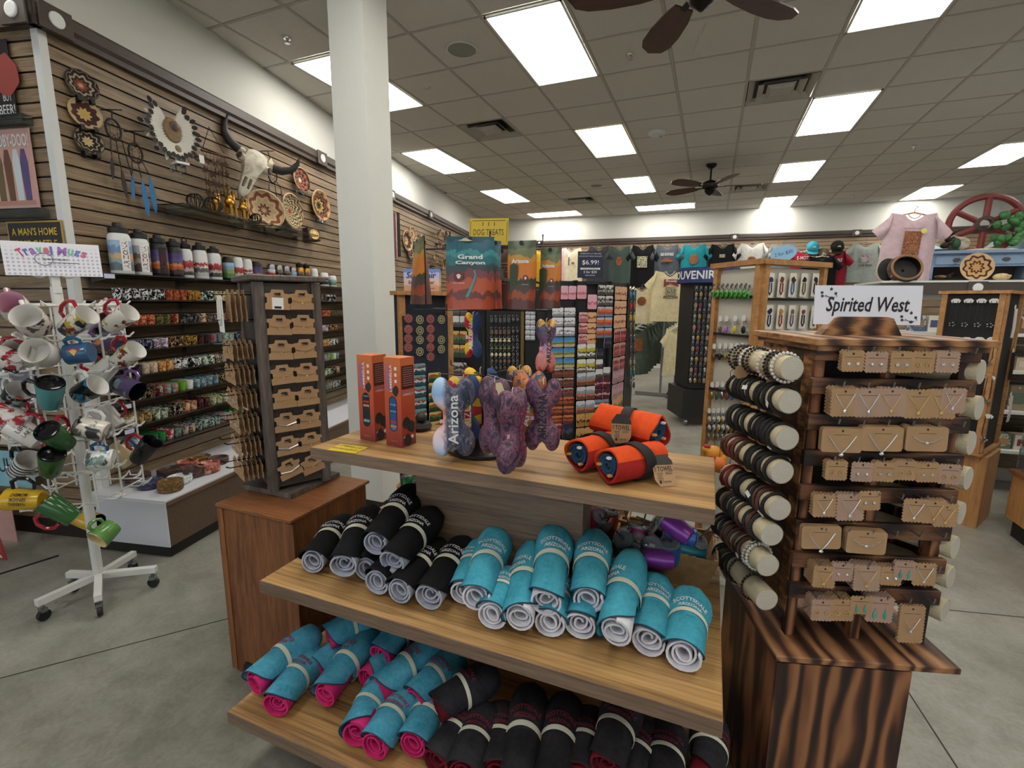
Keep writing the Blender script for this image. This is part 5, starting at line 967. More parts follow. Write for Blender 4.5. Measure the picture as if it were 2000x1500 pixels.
MUGK = {'toon': (.15, .055, 'mug_toon', 'ceramic_white', 'ceramic_red', None, .8), 'open': (.115, .062, 'mug_brown', 'ceramic_white', 'ceramic_white', None, 1), 'pinkopen': (.115, .06, 'mug_brown', 'ceramic_pink', 'ceramic_pink', None, 1), 'red_rim': (.105, .062, 'ceramic_white', 'ceramic_white', 'ceramic_white', None, 1), 'blue': (.1, .052, 'ceramic_blue', 'ceramic_blue', 'ceramic_blue', None, 1), 'xmas': (.13, .055, 'mug_xmas', 'ceramic_white', 'ceramic_red', None, 1),
        'teal_lid': (.145, .056, 'ceramic_teal', 'ceramic_black', 'ceramic_black', 'ceramic_black', .8), 'night': (.125, .056, 'mug_night', 'ceramic_white', 'ceramic_white', None, .85), 'purple': (.13, .055, 'mug_purple', 'ceramic_black', 'ceramic_purple', None, 1), 'photo': (.125, .055, 'mug_photo', 'ceramic_black', 'ceramic_white', None, 1), 'green_lid': (.15, .055, 'ceramic_green', 'ceramic_black', 'ceramic_red', 'ceramic_black', .78), 'floral': (.105, .05, 'mug_floral', 'ceramic_white', 'ceramic_blue', None, 1),
        'black': (.15, .055, 'ceramic_black', 'ceramic_black', 'ceramic_red', None, .8), 'yellow': (.15, .055, 'ceramic_yellow', 'ceramic_black', 'ceramic_black', None, .85), 'green': (.15, .056, 'ceramic_green', 'ceramic_black', 'ceramic_red', None, .78), 'frog': (.1, .058, 'ceramic_frog', 'ceramic_cream', 'ceramic_frog', None, .8), 'stripe': (.14, .055, 'ceramic_stripe', 'ceramic_white', 'ceramic_black', None, .85), 'cream': (.14, .052, 'ceramic_cream', 'ceramic_black', 'ceramic_blue', None, .9), 'white': (.14, .055, 'ceramic_white', 'ceramic_black', 'ceramic_red', None, .85)}
def mug(k, px, py, ax, roll, near, lab, extra=None):
    """ax: axis of the mug as seen (right, up, toward the viewer); near: metres in front of the pole"""
    if k not in MUG: MUG[k] = [mug_proto(*MUGK[k]), 0]
    P0 = RC0+vdir*near; p = onp(px, py, P0, vdir); d = RC @ V(ax); m = axm(p, d) @ Rz(roll) @ S(.88, .88, .88) @ T(0, 0, -MUGK[k][0]/2)
    t, n_ = MUG[k]
    if n_ == 0: t.matrix_basis = m; o = t
    else: o = dup(t, m)
    MUG[k][1] += 1; tag(o, lab, 'mug', 'mugs on the wire rack'); return o
for a in (('open', 62, 628, (.35, .35, .8), 1.9, .3, 'brown printed mug with its white inside toward the viewer, top left'), ('pinkopen', 30, 603, (.3, .4, .8), 1.9, .22, 'pink-lined mug behind the top left one'), ('toon', 150, 630, (.85, .5, .15), 1.6, .27, 'white cartoon mug with red handle in the top row next to the pole'), ('toon', 233, 624, (.85, .5, .15), 1.6, .17, 'white cartoon mug with red handle at the right end of the top row'), ('red_rim', 80, 690, (.3, .2, .9), 1.8, .28, 'white mug with a red rim facing out in the second row'), ('red_rim', 44, 690, (.3, .2, .9), 1.8, .2, 'white mug with a red rim half behind its twin'),
    ('blue', 156, 690, (-.95, -.15, .25), 1.2, .28, 'steel blue mug with a red shield emblem'), ('toon', 247, 696, (.85, .5, .15), 1.6, .17, 'white cartoon mug with red handle at the right of the second row'), ('xmas', 12, 700, (-.6, .4, .6), 1.5, .2, 'white and red holiday mug at the left edge'), ('teal_lid', 98, 770, (.45, .75, .45), 2.4, .3, 'teal travel mug with a black lid'), ('night', 172, 762, (.85, .4, .1), 1.7, .27, 'dark night-print mug with a white handle'), ('purple', 250, 757, (.9, -.35, .1), 1.5, .17, 'purple monster-print mug in the third row'),
    ('white', 205, 722, (-.5, -.75, .3), 1.5, .08, 'white mug with a black base hanging behind'), ('photo', 180, 838, (-.85, .3, .3), 1.6, .27, 'cream mug printed with a black and white portrait'), ('green_lid', 112, 855, (.1, .55, .8), 1.6, .3, 'green travel mug with its black lid facing out'), ('green_lid', 100, 905, (.5, .7, .45), 1.6, .26, 'green travel mug with a black lid in the fifth row'), ('floral', 198, 896, (-.9, .05, .4), 1.4, .27, 'white floral mug opening to the left'), ('black', 283, 880, (.65, .7, .1), 1.7, .16, 'glossy black mug with a red handle at the far right'),
    ('yellow', 50, 975, (-.95, .05, .2), 1.6, .24, 'yellow mug lettered in black near the bottom left'), ('green', 118, 997, (-.6, .6, .3), -1.5, .3, 'green mug with red handle and script lettering in the bottom row'), ('frog', 206, 1040, (-.25, -.55, .75), 1.7, .27, 'green frog mug hanging lowest on the rack'), ('stripe', 46, 910, (.7, .5, .3), 1.6, .1, 'navy and white striped mug at the left'), ('white', 50, 845, (-.6, .6, .3), 1.5, .18, 'cream mug lettered Life at the left'), ('cream', 236, 888, (-.6, .65, .2), 1.6, .05, 'cream mug with a black base behind the floral one'),
    ('white', 212, 815, (-.5, .7, .2), 1.6, .05, 'white mug with a black base behind the portrait mug'), ('xmas', 20, 815, (-.6, .5, .3), 1.6, .16, 'red-handled mug at the far left edge'), ('night', 30, 775, (.7, .5, .3), 1.6, .15, 'grey and orange mug at the left edge'), ('purple', 215, 665, (-.6, -.5, .3), 1.6, -.05, 'dark mug at the back behind the red handles'), ('pinkopen', 205, 612, (.4, -.5, .3), 1.5, -.12, 'pink mug at the back of the top row'), ('yellow', 168, 1015, (.8, -.2, .1), 1.6, -.1, 'yellow mug at the back of the bottom row')):
    o = mug(*a); pm = o.matrix_basis.translation; bs = max(range(40), key=lambda i: (o.matrix_basis.to_3x3() @ V((math.cos(i*pi/20), math.sin(i*pi/20), 0))).dot(CAM-pm))*pi/20
    if a[0] == 'blue':
        rr = .0535; wf = lambda x, y: (rr*math.cos(bs+y/rr), rr*math.sin(bs+y/rr), .05-x); b = MB(); b.add([wf(x, y) for x, y in ((-.03, .012), (-.02, .026), (0, .028), (.02, .026), (.03, .012), (0, -.03))], [(0, 1, 2, 5), (2, 3, 4, 5)]); b.obj('shield_emblem', 'ceramic_red', o); rr = .0545; b = MB(); b.add([wf(x, y) for x, y in ((-.017, .012), (0, .02), (.017, .012), (0, -.014))], [(0, 1, 3), (1, 2, 3)]); b.obj('emblem_centre', 'ceramic_yellow', o)
    if a[0] == 'yellow' and a[1] == 50: 
        for i, s in enumerate(('WARNING', 'SENIOR', 'MOMENT')): text(s, 'ink', .07, o, None, h=.017, wrap=lambda x, y: (.0565*math.cos(bs-(y+.024*(1-i))/.0565), .0565*math.sin(bs-(y+.024*(1-i))/.0565), .075+x), bold=.02)
    if 'Life' in a[6]: text('LIFE', 'ink', .05, o, None, h=.02, wrap=lambda x, y: (.057*math.cos(x/.057+bs), .057*math.sin(x/.057+bs), .085+y)); text('LAKE', 'ink', .05, o, None, h=.02, wrap=lambda x, y: (.057*math.cos(x/.057+bs), .057*math.sin(x/.057+bs), .055+y))
# ---------------------------------------------------------------- pedestal and kraft-card bracelet tower
wood('oak', [(.3, '3f2413'), (.45, '6c4023'), (.6, '8a5730'), (.75, 'a56f42')], (8, 8, .6), 3, .45, fine=.5); wood('oak_top', [(.3, '4a2c18'), (.45, '784a2a'), (.6, '935f38'), (.75, 'a97349')], (.6, 8, 8), 3, .4, fine=.5)
wood('grey_wood', [(.3, '2c2723'), (.5, '5a5049'), (.7, '7c7068')], (8, 8, .6), 3, .6, fine=.5)
t = empty('wood_pedestal', T(1.365, -3.265, 0)); b = MB(); b.box((0, 0, .3575), (.36, .41, .715)); b.obj('cabinet', 'oak', t); b = MB(); b.box((0, 0, .7225), (.386, .432, .015), bev=.003); b.obj('top', 'oak_top', t)
for x in (-.182, .18): b = MB(); b.box((x, -.206, .36), (.03, .006, .7)); b.obj('corner_strip', 'oak', t)
b = MB(); b.prism([(-.03, 0), (-.03, .04), (-.015, .06), (.015, .06), (.03, .04), (.03, 0)], .004, T(-.1, -.206, .0) @ Rx(pi/2)); b.obj('foot_notch', 'black', t); tag(t, 'oak-stained pedestal cabinet under the bracelet card tower', 'pedestal')
TA = V((1.333, -3.364, .74)); TD = V((.442, .897, 0)).normalized(); TN = V((TD.y, -TD.x, 0)); TW = .2375; TH = .845
tc = TA+TD*TW/2-TN*TW/2; mt = frame(TD, (0, 0, 1), TN); tw = empty('bracelet_tower', T(tc.x, tc.y, .7305))
def tl(p): return V(p)-V((tc.x, tc.y, .7305))
t_ = NT('pegboard', .7); vo = t_.n('TexVoronoi', {'Vector': t_.coord('Object', (40, 40, 40)), 'Scale': 1.0, 'Randomness': 0.0}).outputs['Distance']; t_.out(t_.ramp(vo, [(.1, '0a0a0a'), (.14, '4a4038')]))
rt = Rz(math.atan2(TD.y, TD.x)); h_ = TW/2
b = MB(); b.box((0, 0, .435), (TW-.014, TW-.014, .8)); b.obj('pegboard_panel', '463c34', tw, rt)
for sx in (-1, 1):
    for sy in (-1, 1): b = MB(); b.box((sx*(h_-.015), sy*(h_-.015), .43), (.034, .034, .82)); b.obj('corner_post', 'grey_wood', tw, rt)
b = MB(); b.box((0, 0, .855), (TW+.04, TW+.04, .022), bev=.004); b.obj('top_cap', 'grey_wood', tw, rt); b = MB(); b.box((0, 0, .011), (.27, .27, .02)); b.obj('turntable_base', 'grey_wood', tw, Rz(.0))
b = MB(); b.lathe([(.0022, 0), (.0022, .0008)], 6); ph = b.mesh('peg_hole', 'black')
for fc in range(2):
    for r in range(17):
        for c in range(8):
            if c in (3, 4) or c in (0, 7) or r % 2 == 0:
                x, y = -.078+.0223*c, .06+.0465*r
                m = rt @ (frame((1, 0, 0), (0, 0, 1), (0, -1, 0)) if fc == 0 else frame((0, 1, 0), (0, 0, 1), (1, 0, 0)) if 0 else frame((0, -1, 0), (0, 0, 1), (-1, 0, 0)))
                put('peg_hole', ph, tw, m @ T(x, y, h_-.0068))
tag(tw, 'grey pegboard turntable tower hung with kraft bracelet cards', 'display tower')
flat('chain_gold', 'd8b06a', .35, .6); flat('chain_silver', 'd6d6d6', .3, .7); flat('peg_steel', '9a9a98', .3, .9)
b = MB(); w_, hh = .078, .062
b.prism([(-w_/2, -hh/2), (w_/2, -hh/2), (w_/2, -.012), (w_/2-.006, -.01), (w_/2-.006, .006), (w_/2, .008), (w_/2, .018), (.022, .02), (.018, .031), (-.018, .031), (-.022, .02), (-w_/2, .018), (-w_/2, .008), (-w_/2+.006, .006), (-w_/2+.006, -.01), (-w_/2, -.012)], .0012); cardm = b.mesh('card', 'kraft')
b = MB(); b.prism([(-.012, .016), (.012, .016), (.008, .021), (-.008, .021)], .0004, z0=.0012); slotm = b.mesh('hang_slot', 'black')
b = MB(); b.tube([(-w_/2+.006, .0, .0025), (-.02, -.005, .003), (0, -.007, .003), (.02, -.005, .003), (w_/2-.006, .0, .0025)], .0012, 4); b.sph((0, -.012, .003), (.004, .004, .002), 6, 4); brm = b.mesh('bracelet', 'chain_gold')
b = MB(); b.tube([(-w_/2+.006, -.004, .0025), (0, -.012, .003), (w_/2-.006, -.004, .0025)], .0024, 5); brm2 = b.mesh('bracelet', 'chain_silver')
b = MB(); b.box((0, .018, .0016), (.02, .0015, .0004)); b.box((0, .014, .0016), (.026, .0008, .0004)); prm = b.mesh('card_print', 'ink')
PEG = MB(); PEG.tube([(0, .018, 0), (0, .019, .06), (0, .026, .066)], .0022, 5); pegm = PEG.mesh('peg_hook', 'black_metal')
def bcard(mw, lab, br=True, alt=0, parts=True):
    o = empty('bracelet_card', mw); put('card', cardm, o)
    if parts:
        put('hang_slot', slotm, o); put('card_print', prm, o, T(0, -.004, 0))
        if br: put('bracelet', brm2 if alt else brm, o, T(0, 0, 0))
    return tag(o, lab, 'bracelet card', 'kraft bracelet cards on the dark tower')
MF = M.Translation((tc.x, tc.y, .7305)) @ rt @ frame((1, 0, 0), (0, 0, 1), (0, -1, 0)); ML = M.Translation((tc.x, tc.y, .7305)) @ rt @ frame((0, -1, 0), (0, 0, 1), (-1, 0, 0))
RWN = ['top', 'second', 'third', 'fourth', 'fifth', 'sixth', 'seventh', 'bottom']
for r in range(8):
    y = .775-.0945*r
    for c in range(2):
        m = MF @ T(-.047+.088*c, y, h_+.022) @ Rz(RN.uniform(-.05, .05)+(.25 if r == 7 else 0)) @ Rx(-.04) @ S(1.12, 1.2, 1)
        if r == 0 and c == 0:
            o = bcard(m, 'kraft card turned to show its barcode sticker at the top of the dark tower', False); b = MB(); b.box((0, -.012, .0018), (.036, .036, .0006)); k = b.obj('sticker', 'white_card', o); b = MB(); b.box((0, -.024, .0024), (.022, .007, .0004)); b.obj('barcode', 'ink', k)
        else: bcard(m, f'kraft bracelet card, {RWN[r]} row {["left", "right"][c]} column, front of the dark tower', alt=int(r in (5, 6, 7) and c == 0))
        put('peg_hook', pegm, tw, rt @ frame((1, 0, 0), (0, 0, 1), (0, -1, 0)) @ T(-.047+.088*c, y, h_-.008))
    # side face: cards stacked deep on long pegs
    for c in range(2):
        put('peg_hook', pegm, tw, rt @ frame((0, -1, 0), (0, 0, 1), (-1, 0, 0)) @ T(-.045+.09*c, y, h_-.008) @ S(1, 1, 2.1))
        for k in range(5 if r > 1 else (4 if r == 0 and c == 1 else 0)):
            z = h_+.012+.017*k+(.01 if r == 0 else 0)
            bcard(ML @ T(-.045+.09*c, y, z) @ Rz(RN.uniform(-.06, .06)) @ S(1.1, 1.15 if r else 1.9, 1) @ T(0, -.012 if r == 0 else 0, 0), f'kraft card {ORD[k]} on its peg, {RWN[r]} row {["far", "near"][c]} peg, side of the dark tower', True, int(k == 4 and r in (4, 5, 6)), parts=(k == 4))
b = MB(); b.prism([(-.04, -.1), (.04, -.1), (.04, .03), (.015, .035), (-.015, .035), (-.04, .03)], .0015); o = b.obj('necklace_card', 'white_card', None, ML @ T(.045, .755, h_+.1)); b = MB(); b.tube([(-.02, .02, .003), (-.022, -.05, .005), (0, -.075, .005), (.02, -.05, .005), (.02, .02, .003)], .004, 5); b.obj('shell_string', 'd8d0c4', o); tag(o, 'white card with a shell necklace at the outer end of the top side peg', 'necklace card')
# ---------------------------------------------------------------- burnt-wood jewellery tower on its pedestal
def burnt(name, sc_, cols, scale=3.0, dist=7):
    t = NT(name, .55); v = t.coord('Object', sc_, 5); wv = t.n('TexWave', {'Vector': v, 'Scale': scale, 'Distortion': dist, 'Detail': 3, 'Detail Scale': 1.2, 'Detail Roughness': .6}).outputs['Fac']; n_ = t.noise(v, 2.2, 4)
    x = t.math('ADD', t.math('MULTIPLY', wv, .55), t.math('MULTIPLY', n_, .45)); return t.out(t.ramp(x, cols), wv, .15, .002)
BC = [(.2, '1f120d'), (.38, '43271a'), (.55, '74482c'), (.75, '986643')]
burnt('burnt_v', (3, 3, .5), BC, 1.7, 11); burnt('burnt_h', (.5, 4, 6), [(.2, '1c110c'), (.4, '3b261b'), (.6, '5a3a26'), (.8, '7c5436')], 3.5, 5); burnt('burnt_top', (3, .6, 3), [(.2, '21130d'), (.36, '4d2f1e'), (.55, '85583a'), (.8, 'a87a52')], 1.8, 10); burnt('burnt_plank', (1, 2, 7), [(.2, '2a1a10'), (.45, '6b4528'), (.65, '9a6c42'), (.85, 'b5895a')], 4, 4)
A17 = math.radians(16.9); PB = V((3.116, -3.346, 0)); mb = T(PB.x, PB.y, 0) @ Rz(A17)
t = empty('jewellery_pedestal', mb); b = MB(); b.box((.172, .2, .28), (.335, .4, .56)); b.obj('cabinet', 'burnt_v', t); b = MB(); b.box((.2275, .2275, .571), (.455, .455, .018), bev=.002); b.obj('top_plate', 'burnt_top', t); tag(t, 'burnt-grain plywood pedestal under the jewellery tower', 'pedestal')
TO = V((3.149, -3.245, .5805)); DD = V((math.cos(math.radians(17.8)), math.sin(math.radians(17.8)), 0)); NN = V((DD.y, -DD.x, 0)); mj = T(*TO) @ Rz(math.radians(17.8)); FW = .37; FD = .3
jt = empty('jewellery_tower', mj)
for x in (.012, .185, .358):
    b = MB(); b.box((x, .014, .41), (.024, .024, .82)); b.obj('front_post', 'burnt_v', jt)
for x, y in ((.012, FD), (.358, FD)): b = MB(); b.box((x, y, .41), (.024, .024, .82)); b.obj('rear_post', 'burnt_v', jt)
b = MB(); b.box((FW/2, FD*.55, .42), (FW-.03, .01, .76)); b.obj('inner_panel', '1d130e', jt)
for k in range(6): b = MB(); b.box((.004, .035+.046*k, .435), (.012, .044, .77)); b.obj('side_plank', 'burnt_plank', jt)
for k in range(6): b = MB(); b.box((FW-.004, .035+.046*k, .435), (.012, .044, .77)); b.obj('side_plank', 'burnt_plank', jt)
b = MB(); b.box((FW/2, FD/2-.005, .829), (FW+.05, FD+.07, .018), bev=.002); b.obj('top_plank', 'burnt_plank', jt); b = MB(); b.box((FW/2, FD/2-.005, .813), (FW+.03, FD+.05, .012)); b.obj('top_moulding', 'burnt_plank', jt)
def jz(px, py, off=0): return onp(px, py, TO+NN*off, NN)
RZ = [jz(x, y).z-TO.z for x, y in ((1591, 687), (1587, 752), (1580, 821.5), (1574, 891), (1566, 958), (1558, 1026), (1548, 1088), (1546, 1148))]
b = MB(); b.tube([(0, 0, 0), (0, -.034, 0), (0, -.037, .013)], .0022, 5); pgm = b.mesh('peg', 'peg_steel')
for r, z in enumerate(RZ):
    b = MB(); b.box((FW/2-.002, -.008, z), (FW+.018, .018, .042), bev=.002); b.obj('rail', 'burnt_h', jt)
    for k in range(6): put('peg', pgm, jt, T(.045+.058*k, -.016, z+.006))
tag(jt, 'burnt-wood slatted jewellery tower with cards in front and bracelet bolsters at its sides', 'display tower')
def scallop(w_, h_, n1, n2):
    P = []; r = w_/n1/2
    def side(a, c, n_):
        a, c = V(a), V(c); d = (c-a)/n_; o = V((d.y, -d.x)).normalized()*r*.85
        for i in range(n_):
            for k in (0, .2, .5, .8): P.append(tuple(a+d*(i+k)+o*math.sin(pi*k)**.6))
    side((-w_/2, -h_/2), (w_/2, -h_/2), n1); side((w_/2, -h_/2), (w_/2, h_/2), n2); side((w_/2, h_/2), (-w_/2, h_/2), n1); side((-w_/2, h_/2), (-w_/2, -h_/2), n2); return P
def rrect(w_, h_, r, n=3):
    P = []
    for cx, cy, a0 in ((w_/2-r, -h_/2+r, -pi/2), (w_/2-r, h_/2-r, 0), (-w_/2+r, h_/2-r, pi/2), (-w_/2+r, -h_/2+r, pi)):
        for i in range(n+1): a = a0+i*pi/2/n; P.append((cx+r*math.cos(a), cy+r*math.sin(a)))
    return P
CT = {}
for nm, poly, mt_ in (('ear', scallop(.048, .046, 6, 6), 'kraft'), ('neck', scallop(.062, .066, 7, 8), 'kraft'), ('big', rrect(.098, .062, .008), 'kraft'), ('mid', scallop(.052, .056, 6, 7), 'kraft'), ('tall', scallop(.058, .1, 7, 11), 'kraft')):
    b = MB(); b.prism(poly, .0012); CT[nm] = b.mesh('card', mt_)
flat('kraft_pink', 'a98a76', .9, var=.02)
CTP = {}
for nm in ('ear', 'neck', 'mid'): CTP[nm] = CT[nm].copy(); CTP[nm].materials.clear(); CTP[nm].materials.append(MT('kraft_pink'))
b = MB(); b.lathe([(.0028, .0013), (.003, .0016)], 8); hol = b.mesh('punch_hole', '3a2818')
EM = []
for i, (sh, m_) in enumerate((('star', 'chain_silver'), ('ball', 'chain_silver'), ('ring', 'chain_gold'), ('drop', '3aa08c'))):
    b = MB()
    for s_ in (-1, 1):
        c = V((s_*.0105, -.006, .003))
        if sh == 'star': b.prism([((.006 if k % 2 == 0 else .0026)*math.cos(k*pi/5)+c.x, (.006 if k % 2 == 0 else .0026)*math.sin(k*pi/5)+c.y) for k in range(10)], .002, z0=.0015)
        elif sh == 'ball': b.sph(c, .0045, 8, 5)
        elif sh == 'ring': b.tube([c+V((.005*math.cos(a), .005*math.sin(a), 0)) for a in [k*pi/5 for k in range(10)]], .0013, 4, closed=True)
        else: b.sph(c+V((0, -.006, 0)), (.0035, .009, .002), 8, 5); b.tube([c+V((0, .002, 0)), c+V((0, .009, 0))], .001, 4)
    EM.append(b.mesh('earring_pair', m_))
NM = []
for i, m_ in enumerate(('chain_silver', 'chain_gold')):
    b = MB(); b.tube([(-.02, .018, .0022), (-.008, -.004, .0028), (0, -.016, .003), (.008, -.004, .0028), (.02, .018, .0022)], .0009, 4); b.sph((0, -.02, .003), (.004, .005, .002), 8, 5); NM.append(b.mesh('necklace', m_))
b = MB(); b.tube([(-.033, .012, .0022), (-.015, -.016, .003), (0, -.034, .003), (.015, -.016, .003), (.033, .012, .0022)], .0014, 4); b.sph((0, -.037, .003), (.006, .004, .002), 8, 5); NB = b.mesh('necklace', 'chain_silver')
b = MB(); b.tube([(-.034, .006, .0022), (-.015, -.006, .003), (0, -.01, .003), (.015, -.006, .003), (.034, .006, .0022)], .0014, 4); b.sph((0, -.01, .003), (.005, .004, .002), 8, 5); NB2 = b.mesh('necklace', 'chain_silver')
b = MB(); b.box((0, 0, .0014), (.04, .0008, .0003)); PL = b.mesh('print_line', 'ink')
def tc_(x, y): return 1380+x/2.083, 620+y/2.083
JROW = [[(595, 178, 'ear', 0, 2, 0), (690, 182, 'ear', 1, 0, 1), (793, 183, 'ear', 0, 2, 0), (880, 182, 'ear', 2, 0, 0), (980, 182, 'ear', 0, 3, 1)],
        [(562, 345, 'neck', 0, 4, 0), (660, 347, 'neck', 0, 1, 1), (752, 345, 'neck', 1, 2, 1), (862, 352, 'neck', 1, 0, 0), (958, 352, 'neck', 1, 1, 0), (1002, 338, 'mid', 0, 0, 1)],
        [(550, 500, 'big', 0, 2, 0), (714, 495, 'big', 0, 3, 0), (895, 495, 'big', 1, 4, 0)],
        [(527, 622, 'ear', 2, 2, 0), (632, 628, 'ear', 1, 0, 1), (722, 628, 'ear', 0, 2, 0), (808, 622, 'ear', 2, 2, 0), (898, 630, 'ear', 0, 1, 0), (986, 638, 'ear', 2, 0, 1)],
        [(478, 765, 'mid', 0, 2, 0), (584, 772, 'neck', 0, 2, 1), (662, 745, 'ear', 1, 0, 0), (846, 785, 'mid', 0, 0, 0), (925, 790, 'mid', 1, 2, 0), (972, 805, 'mid', 1, 0, 0)],
        [(466, 895, 'big', 0, 2, 0), (650, 915, 'big', 1, 3, 0)],
        [(478, 1055, 'mid', 1, 7, 0), (552, 1035, 'ear', 1, 1, 1), (652, 1060, 'neck', 1, 4, 1), (750, 1052, 'ear', 1, 3, 0), (805, 1030, 'ear', 3, 1, 1), (885, 1045, 'mid', 0, 0, 0)],
        [(470, 1190, 'mid', 2, 6, 1), (552, 1190, 'mid', 2, 5, 0), (626, 1170, 'ear', 3, 0, 0), (704, 1188, 'neck', 3, 4, 1), (832, 1248, 'tall', 0, 1, 0)]]
KN = {'ear': 'earring card', 'neck': 'necklace card', 'mid': 'small jewellery card', 'big': 'wide kraft necklace card', 'tall': 'tall necklace card'}
base = M.Rotation(math.radians(17.8), 4, 'Z') @ frame((1, 0, 0), (0, 0, 1), (0, -1, 0))
for r, row in enumerate(JROW):
    for i, (x, y, k, v_, nb, pk) in enumerate(row):
        px, py = tc_(x, y); off = .052
        for j in range(nb+1):
            o_ = off-.0062*j; q = jz(px, py, off)-NN*(.0062*j)+V((0, 0, .0005*j)); 
            o = empty('jewellery_card', T(*q) @ base @ Rx(-.05) @ Rz(RN.uniform(-.04, .04))); put('card', (CTP if pk and k in CTP else CT)[k], o)
            if j == 0:
                put('punch_hole', hol, o, T(0, {'ear': .018, 'neck': .027, 'mid': .022, 'big': .024, 'tall': .043}[k], 0)); put('print_line', PL, o, T(0, {'ear': .01, 'neck': .018, 'mid': .014, 'big': .014, 'tall': .03}[k], 0))
                if k == 'ear' or (k in ('mid', 'neck') and v_ >= 2): put('earring_pair', EM[v_], o, S(1.25, 1.25, 1) if k != 'ear' else S(1, 1, 1))
                elif k == 'big': put('necklace', NB if v_ == 0 else NB2, o)
                else: put('necklace', NM[v_ % 2], o, S(1.15, 1.15, 1) if k == 'neck' else S(1, 1, 1))
            pl = 'in front' if j == 0 else f'{ORD[j]} behind the front one'
            tag(o, f'{KN[k]}, {pl}, {ORD[i]} place of the {ORD[r]} tower rail', 'jewellery card', 'jewellery cards on the burnt-wood tower')
# bolsters with bracelets
t_ = NT('linen', .95, 0, .1); v = t_.coord('Object'); n_ = t_.noise(v, 420, 2); t_.out(t_.ramp(n_, [(.3, 'b8aa8a'), (.7, 'd0c3a4')]), n_, .5, .002)
t_ = NT('linen_end', .95, 0, .1); v = t_.coord('Object'); n_ = t_.noise(v, 420, 2); t_.out(t_.ramp(n_, [(.3, 'b4ac9c'), (.7, 'cec7b8')]), n_, .5, .002)
flat('cord_black', '15130f', .7); flat('leather_brown', '4e2c1c', .6, var=.02); flat('bead_dark', '241c18', .35); flat('bead_white', 'd0ccc4', .35); flat('leather_red', '7a2a22', .6)
b = MB(); b.lathe([(.031, 0), (.031, .27)], 22, Rx(-pi/2), cap=False); bols = b.mesh('linen_tube', 'linen', True)
b = MB(); b.lathe([(.002, -.0005), (.029, .0), (.031, .002)], 22, Rx(-pi/2)); bole = b.mesh('end_cap', 'linen_end', True)
def ringm(nm, r, mt_, beads=0):
    b = MB()
    if beads:
        for k in range(beads): a = 2*pi*k/beads; b.sph((r*math.cos(a), 0, r*math.sin(a)), pi*r/beads*.95, 6, 4)
    else: b.tube([(r*math.cos(a)*(1+.02*math.sin(3*a)), .002*math.sin(2*a), r*math.sin(a)) for a in [k*2*pi/22 for k in range(22)]], .0055, 5, closed=True)
    return b.mesh(nm, mt_, True)
RG = [('black cord', ringm('band', .0345, 'cord_black')), ('black leather', ringm('band', .036, 'cord_black')), ('brown leather', ringm('band', .036, 'leather_brown')), ('dark bead', ringm('bead_string', .037, 'bead_dark', 24)), ('white bead', ringm('bead_string', .037, 'bead_white', 24)), ('red leather', ringm('band', .036, 'leather_red'))]
b = MB(); b.box((0, 0, 0), (.012, .02, .0008)); tgm = b.mesh('price_sticker', 'white_card')
b = MB(); b.prism([(-.018, -.016), (.018, -.016), (.022, .0), (.012, .02), (-.012, .02), (-.022, 0)], .001); ktg = b.mesh('kraft_hang_tag', 'kraft')
LB = [(1547, 720), (1543, 785), (1538, 857), (1528, 923), (1523, 995), (1508, 1045), (1500, 1105), (1498, 1172)]
RB = [(1917, 727), (1913, 797), (1898, 866), (1892, 935), (1878, 1003), (1866, 1070), (1858, 1128), (1846, 1193)]
BR = [[3, 3, 3, 4, 3, 3, None, None, 4, 3, 3, 4], [1, 1, 1, 1, 0, 1, None, 1, 1, 1, None, 1], [1, 1, 0, 1, 1, None, 1, 0, 1, 1, 1, 1], [2, 2, 5, 2, 2, None, 1, 1, 0, 1, 1, 1], [5, 5, None, 0, 1, 1, None, 0, 1, 2, 2, 0], [0, 1, 2, 0, 0, 1, 2, None, 0, 2, 1, None], [1, 1, 1, 2, 2, 2, 2, 0, 2, 4, 4, None], [0, 0, 1, 0, 1, 3, None, None, None, 3, None, None]]
